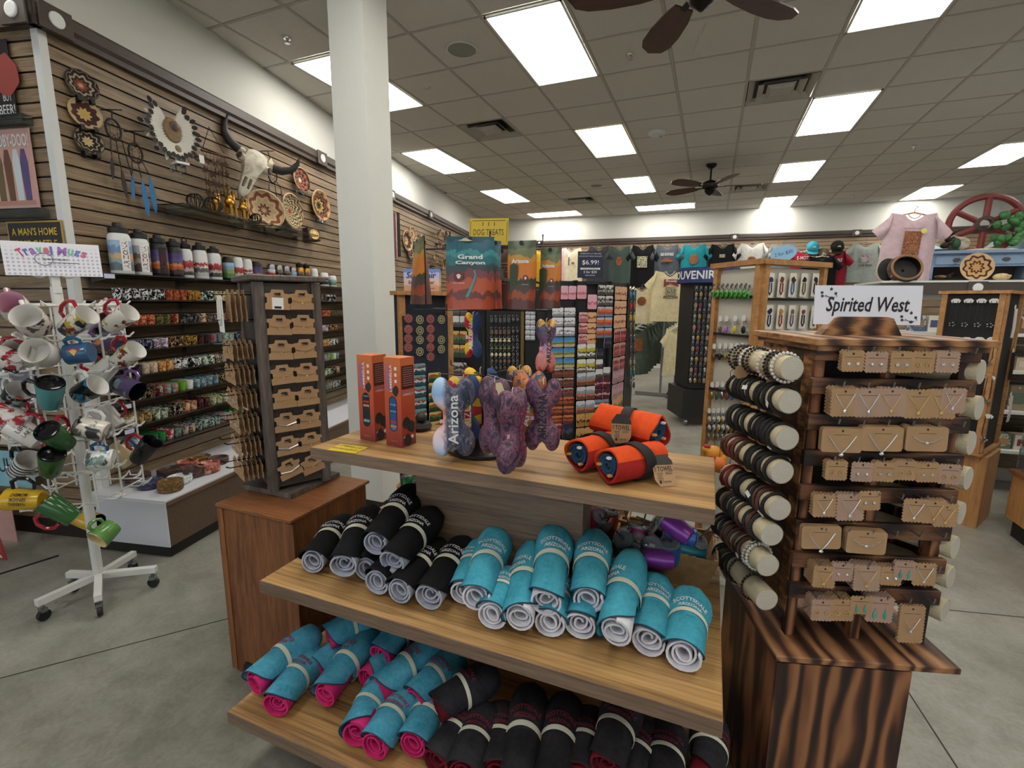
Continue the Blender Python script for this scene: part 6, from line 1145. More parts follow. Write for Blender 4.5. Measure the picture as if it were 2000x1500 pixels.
for side, L_ in (('left', LB), ('right', RB)):
    for r, (px, py) in enumerate(L_):
        q = jz(px, py, .035 if side == 'left' else .0); m = T(*q) @ Rz(math.radians(17.8)) @ (Rz(.12) if side == 'left' else Rz(.6))
        o = empty('bracelet_bolster', m); put('linen_tube', bols, o); put('end_cap', bole, o); b = MB(); b.cyl(((.03 if side == 'left' else -.03), .15, 0), ((.06 if side == 'left' else -.06), .15, 0), .006); b.obj('peg', 'burnt_v', o)
        tag(o, f'linen bracelet bolster, {ORD[r]} from the top, {"near" if side == "left" else "far right"} side of the jewellery tower', 'bolster', 'linen bracelet bolsters')
        seq = BR[r] if side == 'left' else [[], [], [0], [5, 5], [1], [2], [0], [1, 2]][r]
        for j, g_ in enumerate(seq):
            if g_ is None: continue
            nm, me = RG[g_]; y = (.25-.0205*j) if side == 'left' else .06+.03*j
            m2 = m @ T(0, y, RN.uniform(-.003, .001)) @ Rz(RN.uniform(-.2, .2)) @ Rx(RN.uniform(-.15, .15)) @ Ry(RN.uniform(0, 6)); w_ = empty('bracelet', m2); put(me.name.split('.')[0], me, w_)
            if j % 3 == 2: put('price_sticker', tgm, w_, Ry(0) @ T(0, .006, .041) @ Rz(RN.uniform(-1, 1)))
            if g_ in (3, 4) and r == 0 and j in (3, 7, 8): put('kraft_hang_tag', ktg, w_, T(0, .0, .045) @ Rx(1.2))
            if g_ < 2 and j % 2 == 0: 
                b = MB(); b.tube([(.033, 0, -.01), (.04, .004, -.03), (.036, -.002, -.05)], .0011, 4); b.obj('loose_tie', 'cord_black', w_)
            tag(w_, f'{nm} bracelet, {ORD[j]} from the back, {ORD[r]} bolster, {"near" if side == "left" else "far right"} side', 'bracelet', 'bracelets on the linen bolsters')
# sign in a wooden holder
P0 = TO-NN*.13; zt_ = TO.z+.838; c0 = onp(1674, 655, P0, NN); t = empty('sign_holder', T(c0.x, c0.y, zt_) @ Rz(math.radians(17.8))); b = MB(); hw = .105
b.prism([(-hw, 0), (hw, 0), (hw*.75, .046), (hw*.6, .05), (-hw*.55, .05), (-hw*.65, .046)], .035, T(0, .0175, 0) @ Rx(pi/2)); b.obj('wood_block', 'burnt_plank', t); tag(t, 'trapezoid burnt-wood sign holder on top of the jewellery tower', 'sign holder')
P0 = P0-NN*.0; A_ = onp(1590, 556, P0, NN); B_ = onp(1807, 558, P0, NN); D_ = onp(1580, 632, P0, NN); W_ = (B_-A_).length*.97; H_ = (A_-D_).length*1.0; c_ = onp(1694, 596, P0, NN)
t = empty('shop_sign', T(c_.x, c_.y, c_.z) @ base @ Rx(-.08)); b = MB(); b.box((0, 0, 0), (W_, H_, .003)); b.obj('card', 'dfe0e8', t); text('Spirited West', 'ink', W_*.78, t, T(0, -.004, .002), shear=.22, h=H_*.5, bold=.025)
for sx, sy in ((-1, 1), (1, -1)):
    b = MB(); rn = random.Random(3)
    for k in range(6): x, y = rn.uniform(-.03, .03), rn.uniform(-.015, .015); b.tube([(x, y, 0), (x+rn.uniform(-.015, .015), y+rn.uniform(-.012, .012), 0)], .0007, 4); b.prism([(x+.004*math.cos(a), y+.004*math.sin(a)) for a in [i*pi/3 for i in range(6)]], .0004)
    b.obj('flower_sprig', '3c3c44', t, T(sx*W_*.38, sy*H_*.3, .002))
tag(t, 'white card sign with black script standing on the jewellery tower', 'sign')
# ---------------------------------------------------------------- fixtures behind the table
def dep(px, py, d): return CAM+RC @ (V(((px-1000)/938.33, -(py-750)/938.33, -1))*d)
def panel_frame(px0, px1, d0, d1):
    """vertical panel whose top corners lie at these sight lines and depths: origin (floor level), direction, width"""
    A = dep(px0, 600, d0); B = dep(px1, 600, d1); A.z = B.z = 0; d = (B-A); w_ = d.length; d.normalize(); n = V((d.y, -d.x, 0)); m = frame(d, (0, 0, 1), n); m.translation = A; return m, w_, A, n
def pxy(px, py, m):
    q = onp(px, py, m.translation, m.col[2].to_3d()); q = m.inverted() @ q; return q.x, q.y
wood('pine', [(.3, '8a5f36'), (.5, 'b07f4c'), (.7, 'c99a64')], (8, 8, .5), 3, .5, fine=.4); flat('navy_board', '171d2c', .7); t_ = NT('black_grid', .6); t_.out('0e0e10')
MAGM = {}
def magnet_mesh(k, w_, h_):
    key = (k, round(w_, 3), round(h_, 3))
    if key not in MAGM: b = MB(); b.prism(rrect(w_, h_, min(w_, h_)*.12, 2), .003, mi=0, mi2=1); MAGM[key] = b.mesh('magnet', ['white_card', k])
    return MAGM[key]
for nm, st, ax, amp in (('pc_gila', [(0, '8a8a90'), (.3, 'd8d8da'), (.5, '5a5a60'), (.6, 'dcdcde')], 1, .5), ('pc_desert', [(0, 'c0aa80'), (.3, '6a7a3c'), (.5, 'a8b07a'), (.55, '4a90c8'), (.8, '3a80c0')], 1, .2), ('pc_horseshoe', [(0, '7a3a24'), (.3, '2c4a5a'), (.42, '8a4a2c'), (.65, '5a2c1c'), (.85, 'b0b4b8')], 1, .4), ('pc_canyon', [(0, '6a2c1c'), (.3, 'a85a34'), (.55, '5a2a20'), (.75, 'c8794a')], 1, .3), ('pc_pink', [(0, 'd89aa8'), (.35, 'b8606e'), (.5, 'dca8b4'), (.9, 'e0b0bc')], 1, .35), ('pc_rose', [(0, 'a8606a'), (.4, 'd8a098'), (.6, '9a4a54'), (.8, 'd8b0a4')], 1, .4), ('pc_peach', [(0, 'd8a078'), (.4, '7a4a34'), (.55, 'd8a880')], 1, .4), ('pc_yellow', [(0, '5a5a54'), (.2, 'd8d8d2'), (.35, '4a4e40'), (.45, 'c8b43c'), (.7, 'dcdcd6')], 1, .3), ('pc_runner', [(0, '7a4a3c'), (.3, 'b87a62'), (.5, '8aa0b0'), (.7, 'c8ced2')], 1, .25), ('pc_orange', [(0, '6a7c94'), (.25, '9a4a3a'), (.5, 'd8622c'), (.75, 'a8b0bc')], 1, .3), ('pc_tan', [(0, 'a8743c'), (.35, '3a2a20'), (.5, 'c89a54')], 1, .5), ('pc_maroon', [(0, '5a2030'), (.4, 'c8a0a4'), (.55, '5a2030')], 1, .35), ('pc_teal', [(0, '2a4a54'), (.35, 'c8d4d4'), (.55, '8a4a44'), (.75, '6aa0a8')], 1, .4), ('pc_dusk', [(0, '1c1c24'), (.4, '4a4a60'), (.6, '28283c')], 1, .4), ('pc_snow', [(0, '4a3c34'), (.25, '6a5a50'), (.45, 'd8d8d8')], 1, .25), ('pc_red', [(0, '8a2c34'), (.35, 'b85a5a'), (.55, '7c2430'), (.8, 'c88a84')], 1, .3), ('pc_mauve', [(0, '9a6c74'), (.4, 'b8909a'), (.7, 'a87a84')], 1, .3), ('pc_moto', [(0, '4a4440'), (.35, 'b0aaa4'), (.5, '2c2826'), (.7, 'c8c4be')], 1, .5), ('pc_green', [(0, '2c3c20'), (.4, '5a7a3c'), (.6, 'a83a2c'), (.75, 'd8b85a')], 1, .4)): land(nm, st, ax=ax, amp=amp, scale=4, rnd=4)
def magnets(m, items, where):
    cnt = {}
    for (px0, py0, px1, py1, nc, nr, k, nm) in items:
        x0, y0 = pxy(px0, py0, m); x1, y1 = pxy(px1, py1, m); w_ = (x1-x0)/nc; h_ = (y0-y1)/nr
        for c in range(nc):
            for r in range(nr):
                o = put('souvenir_magnet', magnet_mesh(k, w_*.92, h_*.92), None, m @ T(x0+(c+.5)*w_, y0-(r+.5)*h_, .008) @ Rz(RN.uniform(-.03, .03)))
                cnt[nm] = cnt.get(nm, 0)+1; tag(o, f'{nm} magnet, {ORD[cnt[nm]-1]} of its kind on the {where}', 'magnet', 'souvenir magnets on the displays')
# magnet tower: two faces
m1, w1, A1, n1 = panel_frame(1070, 1124, 2.85, 2.9); m2, w2, A2, n2 = panel_frame(1124, 1190, 2.9, 3.0); m3, w3, A3_, n3 = panel_frame(1192, 1224, 3.0, 3.25)
t = empty('magnet_tower', T(A2.x, A2.y, 0)); off = M.Translation(-V((A2.x, A2.y, 0)))
for m, w_ in ((m1, w1), (m2, w2), (m3, w3)):
    b = MB(); b.box((w_/2, .9, -.02), (w_, 1.46, .04)); b.obj('steel_panel', 'black_grid', t, off @ m)
    b = MB(); b.box((w_, .9, -.015), (.015, 1.47, .05)); b.obj('edge_post', 'black_metal', t, off @ m)
q = (A1+A3_)/2+V((-.05, .2, 0))-A2; b = MB(); b.box((q.x, q.y, .09), (.4, .4, .14)); b.obj('plinth', 'black', t); b = MB(); b.box((q.x, q.y-.08, 1.62), (.3, .2, .01)); b.obj('top_cap', 'black', t); tag(t, 'black magnetic display tower covered in souvenir magnets behind the table', 'display tower')
magnets(m1, [(1077, 600, 1122, 657, 2, 3, 'pc_gila', 'white sketch'), (1077, 658, 1121, 718, 2, 3, 'pc_desert', 'blue desert'), (1077, 719, 1119, 775, 2, 3, 'pc_horseshoe', 'red river bend'), (1077, 776, 1119, 826, 2, 3, 'pc_canyon', 'orange canyon'), (1078, 826, 1096, 850, 1, 1, 'pc_red', 'dark red'), (1097, 826, 1118, 856, 1, 1, 'pc_dusk', 'black sunburst')], 'left face of the magnet tower')
b = MB()
magnets(m1, [(1094, 557, 1124, 586, 2, 1, 'pc_pink', 'pink cactus')], 'top left of the magnet tower')
magnets(m2, [(1125, 556, 1144, 585, 1, 1, 'pc_pink', 'pink cactus'), (1146, 574, 1164, 605, 1, 1, 'pc_pink', 'lower pink cactus'), (1129, 609, 1145, 672, 1, 3, 'pc_rose', 'rose'), (1146, 609, 1162, 672, 1, 3, 'pc_peach', 'peach'), (1126, 671, 1160, 728, 2, 2, 'pc_yellow', 'yellow sun'), (1125, 727, 1159, 806, 2, 3, 'pc_runner', 'roadrunner'), (1124, 806, 1157, 860, 2, 2, 'pc_tan', 'tan horseman'),
             (1166, 556, 1180, 598, 1, 2, 'pc_moto', 'grey motorcycle'), (1182, 556, 1195, 598, 1, 2, 'pc_moto', 'second-column grey motorcycle'), (1165, 598, 1193, 660, 2, 3, 'pc_orange', 'orange mountain'), (1178, 658, 1192, 680, 1, 1, 'pc_dusk', 'dark blue'), (1163, 680, 1177, 702, 1, 1, 'pc_dusk', 'lower dark blue'), (1162, 701, 1175, 738, 1, 2, 'pc_snow', 'snowy cactus'), (1176, 716, 1190, 738, 1, 1, 'pc_snow', 'second snowy cactus'), (1160, 738, 1189, 778, 2, 2, 'pc_maroon', 'maroon state'), (1159, 780, 1187, 800, 2, 1, 'pc_teal', 'teal car')], 'middle face of the magnet tower')
magnets(m3, [(1199, 558, 1219, 640, 2, 3, 'pc_peach', 'small grey-pink'), (1197, 642, 1217, 720, 2, 3, 'pc_red', 'dark red desert'), (1194, 720, 1214, 774, 2, 2, 'pc_mauve', 'mauve'), (1193, 776, 1213, 800, 2, 1, 'pc_tan', 'orange cactus')], 'right face of the magnet tower')
m4, w4, A4, n4 = panel_frame(1225, 1243, 3.28, 3.6); b = MB(); b.box((w4/2, .85, -.02), (w4, 1.5, .03)); b.obj('side_grid', 'black_grid', t, off @ m4)
# price sign on the tower
q = dep(1153, 517, 2.95); t = empty('price_sign', T(*q) @ Rz(.35) @ Rx(pi/2)); b = MB(); b.box((0, 0, 0), (.155, .158, .004)); b.obj('board', '1c2136', t)
text("AMERICA'S #1 SELLING", 'c8ccd4', .13, t, T(0, .066, .003)); text('SOUTHWEST FRIDGE MAGNETS', 'c8ccd4', .14, t, T(0, .05, .003)); text('$6.99!', 'e8eaee', .1, t, T(0, .012, .003), h=.03); b = MB(); b.box((0, -.024, .0025), (.12, .011, .001)); b.obj('white_strip', 'white_card', t); text('MADE IN AMERICA', '1c2136', .1, t, T(0, -.024, .0035)); text('5 for $30', 'e8eaee', .08, t, T(0, -.045, .003)); text('MIX & MATCH', 'e8eaee', .06, t, T(0, -.064, .003)); tag(t, 'navy price sign reading six ninety-nine above the magnet tower', 'sign')
# navy board with round magnets
mN, wN, AN, nN = panel_frame(775, 880, 2.45, 2.65); t = empty('magnet_stand', mN); x1, zt1 = pxy(828, 575, mN)
b = MB(); b.box((wN/2, .85, -.015), (wN, zt1*2-.85-.85 if 0 else 1.4, .03)); b.obj('back_board', 'navy_board', t)
for x in (.018, wN-.018): b = MB(); b.box((x, zt1/2, 0), (.034, zt1, .05)); b.obj('upright', 'pine', t)
b = MB(); b.box((wN/2, zt1+.005, 0), (wN+.03, .02, .09)); b.obj('top_rail', 'pine', t); x0, y0 = pxy(778, 617, mN); x1, y1 = pxy(868, 775, mN); b = MB(); b.box((wN*.46, (y0+y1)/2, .03), (x1-x0, y0-y1, .008)); b.obj('front_board', 'navy_board', t); tag(t, 'pine-framed navy board with round souvenir magnets', 'display stand')
coil('disc_red', [(0, 'b8604a'), (.3, '5a2430'), (.5, 'c87a70'), (.7, '5a2430'), (.86, 'b06a68')]); coil('disc_yellow', [(0, '4a4a34'), (.3, 'c8bc84'), (.5, '2a2a22'), (.75, 'cfc69a'), (.9, '3a3428')])
b = MB(); b.lathe([(1, 0), (1, .1), (.9, .14), (.02, .14)], 20); dr = b.mesh('round_magnet', 'disc_red'); dy = b.mesh('round_magnet', 'disc_yellow')
k = [0, 0]
for cx, ys, ty in ((791, (622, 643, 661, 678), 0), (813, (624, 645, 663, 686), 1), (834, (623, 642, 660, 678, 696), 0), (855, (624, 663, 681), 1)):
    for y in ys: a, c = pxy(cx, y, mN); o = put('round_magnet', dy if ty else dr, None, mN @ T(a, c, .036) @ S(.024, .024, .024)); tag(o, f'round {["red", "yellow"][ty]} magnet, {ORD[k[ty]]} of its colour on the navy board', 'magnet', 'round magnets on the navy board'); k[ty] += 1
magnets(mN @ T(0, 0, .03), [(804, 710, 833, 838, 1, 6, 'pc_teal', 'teal scene'), (834, 728, 862, 838, 1, 6, 'pc_green', 'green cactus')], 'lower navy board')
q0 = dep(823, 548, 2.7); t = empty('souvenir_sign', T(*q0) @ Rz(.35) @ Rx(pi/2)); land('sign_sky', [(0, 'd89a70'), (.3, 'd8b8a8'), (.6, 'b0b4d8'), (.85, '6a86c0')], ax=1, amp=.12, scale=5); b = MB(); b.box((0, 0, -.03), (.2, .13, .06)); b.obj('box', ['sign_sky'], t); text('Souvenir', '2c2c5a', .17, t, T(0, .03, .002), shear=.2, bold=.02); text('Super Center', '2a2430', .15, t, T(0, -.012, .002), shear=.2, bold=.02); text('Gifts & Souvenirs', 'ink', .09, t, T(.03, -.042, .002)); tag(t, 'lavender box sign with Souvenir Super Center script on the pine frame', 'sign')
# black keychain panel behind the spinner
mK, wK, AK, nK = panel_frame(882, 1072, 3.15, 2.95); t = empty('keychain_display', mK); b = MB(); b.box((wK/2, .85, -.02), (wK, 1.45, .03)); b.obj('panel', 'black_grid', t)
x, _ = pxy(1022, 600, mK); b = MB(); b.box((x, .9, .0), (.02, 1.3, .03)); b.obj('brass_strip', '6a5424', t); tag(t, 'black panel hung with small keychains behind the dog toys', 'display panel')
flat('key_brown', '6a5444', .5); flat('key_cream', 'c8be9c', .4); flat('key_grey', '5a5a58', .4, .5)
def keychain(m, px, py, mt_, lab, shape=0, s_=1.0, grp='keychains behind the spinner'):
    a, c = pxy(px, py, m); t = empty('keychain', m @ T(a, c, .012) @ S(s_, s_, s_)); b = MB(); b.tube([(.008*math.cos(q), .014+.008*math.sin(q), 0) for q in [i*2*pi/8 for i in range(8)]], .0015, 4, closed=True); b.obj('ring', 'chrome', t); b = MB()
    if shape == 0: b.sph((0, -.008, 0), (.011, .013, .005), 8, 5)
    elif shape == 1: b.prism(rrect(.02, .028, .004, 2), .004, T(0, -.01, 0))
    else:
        b.sph((0, -.012, 0), (.012, .008, .006), 8, 5)
        for k in range(4): b.tube([(0, -.006, 0), (-.012+.008*k, .008, 0)], .0015, 4)
    b.obj('charm', mt_, t); tag(t, lab, 'keychain', grp)
for r, (y, mt_, sh, nm) in enumerate(((622, 'key_grey', 1, 'steel'), (645, 'key_brown', 1, 'leather'), (662, 'key_cream', 2, 'cactus pot'), (677, '6a7a4a', 2, 'green cactus'), (690, 'key_cream', 0, 'cream oval'), (703, 'key_brown', 0, 'brown owl'), (716, 'key_grey', 0, 'grey coin'))):
    for c in range(7): keychain(mK, 962+8.3*c, y, mt_ if c < 5 else 'key_grey', f'{nm} keychain, {ORD[c]} along the {ORD[r]} row behind the dog toys', sh if c < 5 else 0)
magnets(mK, [(884, 592, 914, 640, 2, 2, 'pc_snow', 'framed sepia picture'), (884, 645, 914, 700, 2, 2, 'pc_green', 'green desert picture'), (884, 706, 914, 760, 1, 2, 'pc_moto', 'grey photo'), (1027, 605, 1046, 665, 2, 6, 'pc_gila', 'small silver')], 'keychain panel')
for r in range(9):
    for c in range(2): keychain(m4, 1228+7*c, 572+22*r, ('2c7a98', 'a83a2c', 'b89a34', '6a5a34', '4a4640', '3a3836', '8a7a6a', '2c6a70', '4a4a4c')[r], f'hanging toy lizard, {["outer", "inner"][c]} column, {ORD[r]} from the top on the magnet tower side', 0, 2.0, 'toys on the side of the magnet tower')
# pine two-faced keychain tower behind the jewellery tower
mA, wA, AA, nA = panel_frame(1395, 1482, 2.6, 2.3); mB_, wB, AB_, nB = panel_frame(1484, 1602, 2.3, 2.5); t = empty('pine_tower', T(AB_.x, AB_.y, 0)); off = M.Translation(-V((AB_.x, AB_.y, 0))); flat('board_cream', 'c9c4b4', .8); ZK = 1.7
for m, w_, py in ((mA, wA, 512), (mB_, wB, 508)):
    b = MB(); b.box((w_/2, ZK/2, -.012), (w_, ZK-.05, .012)); b.obj('cream_panel', 'board_cream', t, off @ m)
    for x in (.012, w_-.012): b = MB(); b.box((x, ZK/2, 0), (.03, ZK, .035)); b.obj('post', 'pine', t, off @ m)
    b = MB(); b.box((w_/2, ZK, -.01), (w_+.05, .025, .07)); b.obj('cap_rail', 'pine', t, off @ m)
    for k in range(5 if m is mA else 2): 
        a, c = pxy(1440 if m is mA else 1540, (580, 655, 700, 770, 850)[k] if m is mA else (585, 660)[k], m); b = MB(); b.box((w_/2, c, .006), (w_-.05, .012, .02)); b.obj('hook_bar', 'black', t, off @ m)
tag(t, 'pine-framed cream display tower of keychains and bottle openers', 'display tower')
flat('alien_green', '4a9a3a', .3); flat('poly_purple', 'a06ac0', .4); flat('poly_yellow', 'c8b82c', .4); flat('tag_white', 'dcdad4', .6); flat('charm_gold', 'a88a4a', .3, .7); flat('charm_silver', '9a9a98', .25, .8)
b = MB(); b.sph((0, -.02, .004), (.013, .02, .007), 10, 6); al = b.mesh('alien_charm', 'alien_green', True); b = MB(); b.sph((-.005, -.018, .0105), (.003, .006, .002), 6, 4); b.sph((.005, -.018, .0105), (.003, .006, .002), 6, 4); ae = b.mesh('eyes', 'black')
b = MB(); b.tube([(.007*math.cos(q), .012+.007*math.sin(q), 0) for q in [i*2*pi/8 for i in range(8)]], .0014, 4, closed=True); b.box((0, .024, 0), (.014, .014, .001)); kr = b.mesh('split_ring', 'charm_silver')
for r in range(2):
    for c in range(8):
        a, z = pxy(1404+9*c, 566+3*r, mA); t = empty('keychain', mA @ T(a, z, .012+.02*(1-r))); put('split_ring', kr, t); o = put('alien_charm', al, t); put('eyes', ae, o); tag(t, f'green alien keychain, {ORD[c]} along in the {["front", "back"][r]} row of the pine tower', 'keychain', 'keychains on the pine tower')
CH = [('white_card', 'tag_white')]
def charm(m, px, py, mt_, lab, sz=1.0, long=1):
    a, z = pxy(px, py, m); t = empty('keychain', m @ T(a, z, .014) @ S(sz, sz, sz)); put('split_ring', kr, t); b = MB(); b.sph((0, -.012*long, .003), (.011, .014*long, .007), 8, 5); b.obj('charm', mt_, t); b = MB(); b.prism([(-.009, .02), (.009, .02), (.012, .034), (.005, .044), (-.005, .044), (-.012, .034)], .001, z0=.004); b.obj('card_tag', 'tag_white', t); tag(t, lab, 'keychain', 'keychains on the pine tower')
for i, (px, mt_, nm) in enumerate(((1412, 'key_brown', 'leopard-spot'), (1424, 'poly_purple', 'purple'), (1441, 'poly_yellow', 'yellow'), (1458, 'black', 'black round'))): charm(mA, px, 637, mt_, f'{nm} pom keychain in the second row of the pine tower', 1.25, 1.2)
for i in range(6): charm(mA, 1400+11*i, 690, ('key_brown', 'black', 'charm_gold')[i % 3], f'leather shoe keychain, {ORD[i]} along the third row of the pine tower', 1.2, 1.2)
for i in range(7): charm(mA, 1396+10*i, 765, ('charm_gold', '3a5a3a', 'charm_silver', '7a3a2c', '2c6aa8')[i % 5], f'metal charm keychain, {ORD[i]} along the fourth row of the pine tower', 1.25, 1.4)
for r in range(3):
    for i in range(8): charm(mA, 1390+9*i, 815+16*r, 'charm_silver' if (i+r) % 3 else 'charm_gold', f'silver charm keychain, {ORD[i]} along row {NUM[r]} of the lower pine tower', 1.2, 1.4)
b = MB(); b.prism(rrect(.05, .115, .003, 1), .001); oc = b.mesh('backing_card', 'ddd6c6'); 
for r in range(2):
    for c in range(5):
        px = 1499+22*c-2*r; py = 557+62*r; a, z = pxy(px, py, mB_); t = empty('bottle_opener', mB_ @ T(a, z, .012)); put('backing_card', oc, t); mt_ = (('26306a', '7a2c1c', '4a6a9a', '6a5a3a', '1c1c30'), ('1c2452', '8a2c1c', '5a5a6a', '1a1a1c', '6a5a8a'))[r][c]
        b = MB(); b.tube([(-.008, .01, .004), (-.01, -.03, .004), (0, -.045, .004), (.01, -.03, .004), (.008, .01, .004)], .0032, 5); b.obj('opener_loop', mt_, t); b = MB(); b.prism(blob(9, .013, r*5+c, .35), .004); b.obj('figure_top', ('26306a', '7a2c1c', '3a2018', '141414', '141420')[c] if r == 0 else ('1c2452', 'b0803a', '6a6a5a', '8a3038', '6a6a7a')[c], t, T(0, .026, .002)); tag(t, f'carded bottle opener, {ORD[c]} along the {["upper", "lower"][r]} row of the pine tower', 'bottle opener', 'bottle openers on the pine tower')
# plush toys hanging low behind the table
for px, py, d, c, lab, s_ in ((1394, 886, 2.5, 'd8952c', 'yellow and red plush toy hanging behind the table corner', .044), (1404, 908, 2.45, 'd8742c', 'orange knotted plush toy behind the table corner', .042), (1424, 925, 2.42, '5aa04a', 'green plush toy below the pine tower', .036)):
    q = dep(px, py, d); t = empty('plush_toy', T(*q)); b = MB(); b.sph((0, 0, 0), (s_, s_*.8, s_), 10, 7); b.sph((s_*.9, 0, -s_*.5), (s_*.6, s_*.5, s_*.6), 10, 7); b.sph((-s_*.8, 0, .4*s_), (s_*.55, s_*.5, s_*.5), 10, 7); b.obj('body', c, t, smooth=True); b = MB()
    for k in (-1, 1): b.sph((k*s_*.7, 0, -s_*1.5), (s_*.28, s_*.25, s_*.35), 8, 5)
    b.obj('feet', 'black', t); b = MB(); b.tube([(0, 0, s_), (0, .0, s_*3)], .0015, 4); b.obj('hang_loop', 'black', t); b = MB(); b.sph((-s_*.8, -.01, .9*s_), (s_*.4, s_*.3, s_*.25), 8, 5); b.obj('cap', 'b02c2c', t); tag(t, lab, 'plush toy')
# round black souvenir spinner farther back
q = pz(1360, 835, 0); SX, SY = q.x, q.y+.35; t = empty('souvenir_spinner', T(SX, SY, 0) @ Rz(.4)); b = MB(); b.box((0, 0, .28), (.62, .55, .36)); b.obj('base_cabinet', 'black', t); b = MB(); b.box((0, 0, 1.12), (.5, .45, 1.3)); b.obj('core', 'black_grid', t)
for x in (-.25, .25): b = MB(); b.lathe([(.03, -.015), (.03, .015)], 12, T(x, -.25, .05) @ Ry(pi/2)); b.obj('caster', 'steel', t)
b = MB(); b.lathe([(.36, 1.75), (.36, 1.93)], 28, cap=True); o = b.obj('sign_drum', '22346a', t); text('SOUVENIR', 'white_card', .62, o, None, h=.1, bold=.03, wrap=lambda x, y: (.363*math.sin(x/.363-1.0), -.363*math.cos(x/.363-1.0), 1.84+y)); tag(t, 'tall black souvenir spinner with a round blue lettered drum', 'display spinner')
KC = []
for i_, c_ in enumerate(('charm_silver', 'charm_gold', '4a3a34', '8a7a70', '6a2c2c', '2c3a4a')):
    b = MB(); b.sph((0, -.012, .004), (.011, .015, .006), 7, 4); KC.append(b.mesh('charm', c_))
for f, (ox, oy, dx, n_) in enumerate(((-.25, -.235, 1, 9), (.26, -.22, 0, 8))):
    for r in range(9):
        for c in range(n_):
            p = (-.22+.055*c, -.24, 1.64-.13*r) if dx else (.265, -.2+.06*c, 1.64-.13*r)
            o = empty('keychain', T(SX, SY, 0) @ Rz(.4) @ T(*p) @ (Rx(pi/2) if dx else Ry(pi/2) @ Rz(pi/2)) @ S(1.9, 2.3, 1.9)); put('split_ring', kr, o);
            put('charm', KC[(r*3+c) % len(KC)], o); tag(o, f'small charm keychain, {ORD[c]} along row {ORD[r]} on the {["front", "side"][f]} of the souvenir spinner', 'keychain', 'keychains on the souvenir spinner')
# ---------------------------------------------------------------- shirts
def shirt(m, mt_, w_, h_, lab, prints=(), grp='shirts on the back wall', hanger='clear_plastic', seed=0, thin=.05):
    t = empty('t_shirt', m); b = MB(); sd = seed*1.7
    def body(u, v):
        x = (u-.5)*2; top = max(0, (v-.86)/.14); hw = .5*(1-.04*math.sin(v*pi))-.1*max(0, (v-.8)/.2); z = thin*.5*(1-abs(x)**3)*(1-.6*top)+.012*math.sin(x*7+sd+v*2)*(1-v*.6); yy = v-.055*top*(1-abs(x))*1.2-.055*top*max(0, 1-(x*2.4)**2)
        return (x*hw*w_, yy*h_, z)
    b.sheet(body, 14, 12, th=.012); b.obj('body', mt_, t, smooth=1.2)
    for s_ in (-1, 1):
        b = MB()
        def sl(u, v): a = V((s_*.36*w_, .96*h_)).lerp(V((s_*.46*w_, .68*h_)), u); e = V((s_*.7*w_, .72*h_)).lerp(V((s_*.56*w_, .6*h_)), u); p = a.lerp(e, v); return (p.x, p.y, thin*.45*math.sin(pi*u)*(1-.2*v)+.006*math.sin(v*6+sd))
        b.sheet(sl if s_ < 0 else (lambda u, v: sl(1-u, v)), 6, 5, th=.012); b.obj('sleeve', mt_, t, smooth=1.2)
    b = MB(); b.tube([(-.13*w_, .985*h_, .012), (-.07*w_, .93*h_, .022), (0, .91*h_, .024), (.07*w_, .93*h_, .022), (.13*w_, .985*h_, .012)], .008*h_, 5); b.obj('collar', mt_, t, smooth=1.2)
    if hanger: b = MB(); b.tube([(-.3*w_, .95*h_, 0), (0, 1.0*h_, 0), (.3*w_, .95*h_, 0)], .012*h_, 5); b.tube([(0, 1.0*h_, 0), (0, 1.05*h_, 0), (.02, 1.08*h_, 0), (.01, 1.1*h_, -.02)], .006*h_, 5); b.obj('hanger', hanger, t)
    for pr in prints:
        if pr[0] == 't': text(pr[1], pr[2], pr[3]*w_, t, T(pr[4]*w_, pr[5]*h_, thin*.5+.024), bold=.02, h=pr[6]*h_ if len(pr) > 6 else None)
        else: b = MB(); b.prism(pr[1], .002); b.obj('print', pr[2], t, T(pr[3]*w_, pr[4]*h_, thin*.5+.021) @ S(w_, h_, 1))
    return tag(t, lab, 't-shirt', grp)
for c in ('d2c8ac', '3a3a3e', '3c4a44', '0f0f11', '474c54', '1c7780', 'b4b2ac', '777a7a', '878d86', '7c1726', 'b8a0a4', '9ab4b8', 'c89a2c', 'd8a8b0', '4a564c', 'cfc39c'): rib('cloth_'+c, c, ''.join('%02x' % min(255, int(int(c[i:i+2], 16)*1.12)+4) for i in (0, 2, 4)), 30)
SQ = lambda w_, h_: [(-w_, -h_), (w_, -h_), (w_, h_), (-w_, h_)]
blot('print_warm', [(.3, '2c1c14'), (.5, 'b0602c'), (.65, 'd8a04a')], 14, 'Generated', const=True); blot('print_bone', [(.3, '14140f'), (.5, 'c8c4a0'), (.7, '2c2c24')], 14, 'Generated', const=True); blot('print_flag', [(.3, '2c3048'), (.48, 'c8c0bc'), (.58, '7a2c34'), (.7, '20243c')], 12, 'Generated', const=True); blot('print_brown', [(.3, '5a2c18'), (.5, 'a86a3a'), (.65, '7a4424')], 14, 'Generated', const=True)
CIR = [(math.cos(k*pi/8), math.sin(k*pi/8)) for k in range(16)]; ci = lambda r, q=1: [(x*r, y*r*q) for x, y in CIR]
